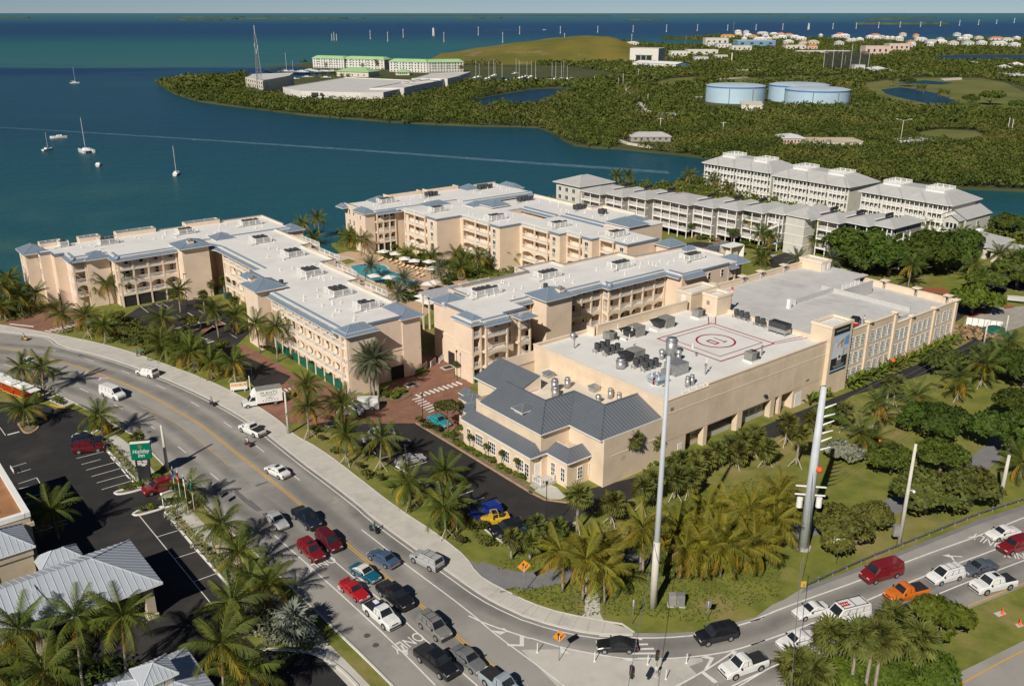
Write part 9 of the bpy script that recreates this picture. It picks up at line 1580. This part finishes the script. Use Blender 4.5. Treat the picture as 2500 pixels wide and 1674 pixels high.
t=thing('driveway_sign','low white driveway sign with a faded orange picture','sign',at('r1',1955,390),R_(15));ob('panel',MB().box(-1.5,1.5,-.08,.08,.5,1.9).mesh('panel',M_white),t);ob('picture',MB().box(-1.4,1.4,-.1,-.08,1.2,1.8).mesh('picture',mat('faded_orange',(.72,.45,.22),.7,.3,2)),t);[ob('leg',MB().box(x-.06,x+.06,-.06,.06,0,.5).mesh('leg',M_white),t)for x in(-1,1)];ob('post',MB().box(1.9,2.05,-.08,.08,0,3.0).mesh('post',M_white),t)
for i,(x,y)in enumerate([(1505,825),(1555,860)]):t=thing('transformer_box','dark green electrical box by the %s garden palms'%('left','right')[i],'electrical box',at('w',x,y),TH);ob('casing',MB().box(-.7,.7,-.7,.7,0,1.3).box(-.75,.75,-.75,.75,1.3,1.4).mesh('casing',mat('box_green',(.03,.07,.05),.6)),t)
for i,(x,y)in enumerate([(990,880),(1140,850)]):t=pole('parking_sign','blue accessible parking sign on a white post, %s'%('left','right')[i],'sign',at('w',x,y),1.9,.05,.05,M_white);ob('plate',MB().box(-.22,.22,-.08,-.05,1.5,2.1).mesh('plate',mat('sign_blue',(.03,.16,.42),.5)),t,(0,0,0),.3)
for x,y,r in[(1650,258,'r2'),(1350,398,'r2'),(705,717,'r2')]:q=at(r,x,y);b=MB();b.box(-1.3,1.3,-1,1,0,.05);b.k=1;b.box(-.9,.9,-.65,.65,.05,.07);tag(ob('drain_grate',b.mesh('drain_grate',[M_walk,M_black]),None,q+Vector((0,0,.02)),TH),'square drain grate set in the brick drive, '+('nearest the garage mouth','by the date palms','beside the verge palms')[(x<1600)+(x<1000)],'drain grate')
for i in range(4):ob('gate_rail',rail_mesh(2.6,1.2,.3),bpy.data.objects['hotel_wing.001'],(15.2+i*2.5,2.5+i*.7,0),.6)
t=thing('bike_rack','white looped bicycle rack by the hotel wall','bicycle rack',at('r1',95,1035),R_(-50));[ob('loop',cached('loop',lambda:MB().tube([(.3*math.cos(a),0,.45+.45*math.sin(a))for a in[math.pi*i/8 for i in range(-1,10)]],.05,5).mesh('loop',M_white)),t,(i*.5,0,0))for i in range(4)]
q=at('r4',1850,265);foliage('log_heap',np.array([[q.x+x*1.2,q.y+y*1.2]for x in range(-4,6)for y in range(-2,3)]),1.0,1.6,16,.55,mat('cut_timber',(.30,.20,.11),.9,.3,2))
t=thing('tarp_pile','dark green tarpaulin over a pile by the fence','tarpaulin',at('r4',2100,265));ob('tarp',MB().dome(0,0,0,3.2,2.2,12,4).mesh('tarp',M_green,True),t);a,c=at('r4',1865,175),at('r4',2160,215);t=thing('panel_fence','white panelled fence behind the log heap','fence',a,math.atan2((c-a).y,(c-a).x));n=6;L_=(c-a).length
for i in range(n):ob('panel',cached('fpan',lambda:MB().box(.05,L_/n-.05,-.04,.04,.05,1.8).mesh('panel',M_white)),t,(i*L_/n,0,0));ob('post',cached('fpost',lambda:MB().box(-.06,.06,-.06,.06,0,2).mesh('post',M_steel)),t,(i*L_/n,0,0))
t=thing('container_shed','white open sided steel frame box behind the hotel roof','shed',at('e',350,745),TH);b=MB();[b.box(x,x+.2,y,y+.2,0,3.6)for x in(-3,2.8)for y in(-2,1.8)];b.box(-3,3,-2,2,3.4,3.6);b.box(-3,3,1.8,2,0,3.4);b.box(2.8,3,-1.8,1.8,0,3.4);ob('frame',b.mesh('frame',M_white),t);ob('tank',MB().box(-1.5,1.5,-1,1,.3,2.4).mesh('tank',M_trim),t)
# pool furniture
M_lng=mat('tan_lounger',(.62,.46,.27),.8,.06,2);M_umb=mat('white_canvas',(.72,.70,.66),.8,.04,1)
LG=[(280,600),(340,610),(378,622),(402,634),(425,648),(455,655),(485,662),(515,668),(545,672),(572,674),(605,676),(525,702),(555,715),(635,690),(265,610),(660,700)]
for i,(x,y)in enumerate(sorted(LG)):
 t=thing('sun_lounger','tan sun lounger on the pool deck, %s from the left'%ordw(i),'sun lounger',at('C',x,y),TH+R_(200)+random.uniform(-.15,.15),'sun loungers round the pool');ob('seat',cached('ls',lambda:MB().box(-.2,1.2,-.35,.35,.28,.36).mesh('seat',M_lng)),t);ob('backrest',cached('lb',lambda:MB().hexa([(-.85,-.35,.75),(-.2,-.35,.3),(-.2,.35,.3),(-.85,.35,.75)],[(-.8,-.35,.83),(-.15,-.35,.36),(-.15,.35,.36),(-.8,.35,.83)]).mesh('backrest',M_lng)),t);[ob('leg',cached('ll',lambda:MB().box(-.04,.04,-.04,.04,0,.3).mesh('leg',M_trim)),t,(dx,dy,0))for dx in(-.15,1.1)for dy in(-.3,.3)]
for i,(x,y)in enumerate(sorted([(297,590),(378,605),(440,640),(508,655),(610,660),(630,708),(235,760),(335,770),(640,805),(600,815),(560,900),(610,945),(570,930)])):
 t=thing('parasol','square white parasol by the pool, %s from the left'%ordw(i),'parasol',at('C',x,y),random.uniform(0,1.5),'white parasols round the pool');ob('pole',cached('upole',lambda:MB().cyl(0,0,0,2.5,.04,6).mesh('pole',M_trim)),t);ob('canopy',cached('ucan',lambda:MB().add([(-1.5,-1.5,2.1),(1.5,-1.5,2.1),(1.5,1.5,2.1),(-1.5,1.5,2.1),(0,0,2.75)],[(0,1,4),(1,2,4),(2,3,4),(3,0,4),(3,2,1,0)]).mesh('canopy',M_umb)),t)
 # boats
M_hull=mat('white_hull',(.72,.71,.68),.35,.03,1)
def hull(L,w,h,z0=0):
 b=MB();vs=[];S8=[(-.5,.72),(-.3,.92),(0,1),(.25,.8),(.42,.4),(.5,.03)]
 for x,f in S8:vs+=[(x*L,-w/2*f,z0+h*(1+.25*max(0,x*2))),(x*L,-w/2*f*.6,z0-.25),(x*L,w/2*f*.6,z0-.25),(x*L,w/2*f,z0+h*(1+.25*max(0,x*2)))]
 fs=[(i*4+j,i*4+j+1,i*4+5+j,i*4+4+j)for i in range(5)for j in range(3)]+[(i*4+3,i*4,i*4+4,i*4+7)for i in range(5)]+[(3,2,1,0)];return b.add(vs,fs)
def boat(r,x,y,L,rz,label,mast=0,cabin=True,cat='boat',group=None,name='sailing_boat',col=None):
 t=thing(name,label,cat,at(r,x,y,-.9),rz,group);k=round(L,1);ob('hull',cached(('hull',k),lambda:hull(L,L*.32,L*.11).mesh('hull',M_hull)),t)
 if cabin:ob('cabin',cached(('cab',k),lambda:MB().hexa([(-.22*L,-.1*L,.1*L),(.2*L,-.08*L,.1*L),(.2*L,.08*L,.1*L),(-.22*L,.1*L,.1*L)],[(-.2*L,-.09*L,.19*L),(.08*L,-.07*L,.19*L),(.08*L,.07*L,.19*L),(-.2*L,.09*L,.19*L)]).mesh('cabin',M_white)),t);ob('window',cached(('cw',k),lambda:MB().box(-.16*L,.06*L,-.094*L,.094*L,.14*L,.165*L).mesh('window',M_glass)),t)
 if mast:ob('mast',MB().cyl(.05*L,0,.1*L,mast,max(.07,mast*.009),6).mesh('mast',M_spole),t);ob('boom',MB().bar((.05*L,0,.25*L),(-.4*L,0,.27*L),.12).mesh('boom',col or M_white),t)
for a in[('n1',325,1022,7,R_(75),'small cream sailing boat at anchor, leftmost of the group',9),('n1',400,940,9,R_(200),'small white motor boat without a mast at anchor',0),('n1',668,1128,7.5,R_(110),'white mastless sailing boat at anchor below the catamaran',0),('n1',1200,1190,8,R_(100),'white sailing boat at anchor nearest the hotel',12.5),('n1',510,568,9,R_(10),'white sailing boat anchored far out near the dark channel',15)]:boat(*a[:6],mast=a[6],group='boats at anchor')
t=thing('catamaran','white catamaran with a tall mast and blue cover','boat',at('n1',588,1035,-.9),R_(130),'boats at anchor');[ob('hull',cached('cath',lambda:hull(11,1.7,1.3).mesh('hull',M_hull)),t,(0,s*2.3,0))for s in(-1,1)];ob('bridge_deck',MB().box(-4,2,-2,2,.9,1.4).mesh('bridge_deck',M_white),t);ob('cabin',MB().hexa([(-3,-1.8,1.4),(1.2,-1.6,1.4),(1.2,1.6,1.4),(-3,1.8,1.4)],[(-2.6,-1.5,2.2),(.4,-1.3,2.2),(.4,1.3,2.2),(-2.6,1.5,2.2)]).mesh('cabin',M_white),t);ob('mast',MB().cyl(.8,0,1.4,17,.14,6).mesh('mast',M_spole),t);ob('boom',MB().bar((.8,0,2.8),(-4,0,2.9),.3).mesh('boom',PAINT['cobalt']),t)
tag(ob('wake',MB().add([(0,0,.05),(-190,6,.05),(-190,-6,.05)],[(0,1,2)]).mesh('wake',mat('white_foam',(.6,.63,.63),.6,.1,.05)),None,at('n2',1385,206,-.9),math.pi*.0),kind='structure');boat('n2',1390,206,14,0,'tiny speedboat far out with a long white wake',name='speedboat')
mar=[(540,385,1),(585,375,1),(712,390,1),(770,365,1),(790,350,1),(880,440,1),(1060,330,1),(1105,390,1),(1200,370,1),(1262,370,1),(1317,400,1),(1530,400,1),(1575,405,1),(1650,400,1),(1680,395,1),(1730,400,1),(620,425,0),(680,400,0),(1050,400,0),(1160,380,0),(1500,410,0),(1600,410,0),(1770,395,0),(1240,390,0),(940,420,0)]
for i,(x,y,m_)in enumerate(sorted(mar)):boat('f',1060+x/5.323,120+y/5.323,11,random.uniform(-.5,.5)+1.2,'white %s in the marina before the grass hill, %s from the left'%('sailing boat' if m_ else 'motor boat',ordw(i)),mast=random.uniform(14,20)if m_ else 0,group='boats in the marina')
for i,(x,y,m_)in enumerate(sorted([(930,440,22),(1050,445,14),(1230,440,0),(1340,420,0),(1430,430,0),(1500,440,0),(1560,450,0),(1620,440,0),(1690,440,0),(1760,445,0),(1820,440,12),(1080,585,0),(1330,550,0),(1690,560,0),(2070,420,0),(1180,450,0),(1390,410,0),(1270,455,0)])):boat('p1',x,y,12,random.uniform(-.4,.4),'white boat at the left docks, %s from the left'%ordw(i),mast=m_,group='boats at the left docks',name='moored_boat')
b=MB();b.bar((0,0,.6),tuple(at('p1',1210,380)-at('p1',780,440)),2.0,.4);o=tag(ob('dock',b.mesh('dock',M_conc),None,at('p1',780,440,-.5)),'long low pale dock beside the moored boats','dock');b=MB();b.sheet(ats('p1',[(500,400),(950,330),(1440,360),(1900,400),(1900,440),(1200,470),(700,470)]),.05);struct('marina_basin',b,M_pond);b=MB();b.sheet(ats('f',[(1060+x/5.323,120+y/5.323)for x,y in((500,385),(900,370),(1320,375),(1820,385),(1840,420),(1400,435),(900,440),(560,430))]),.05);struct('marina_basin',b,M_pond)
boat('e',2310,1085,6,R_(-20),'yellow green boat on a trailer at the right edge',cabin=False,name='trailer_boat');bpy.data.objects['trailer_boat'].location.z=.9
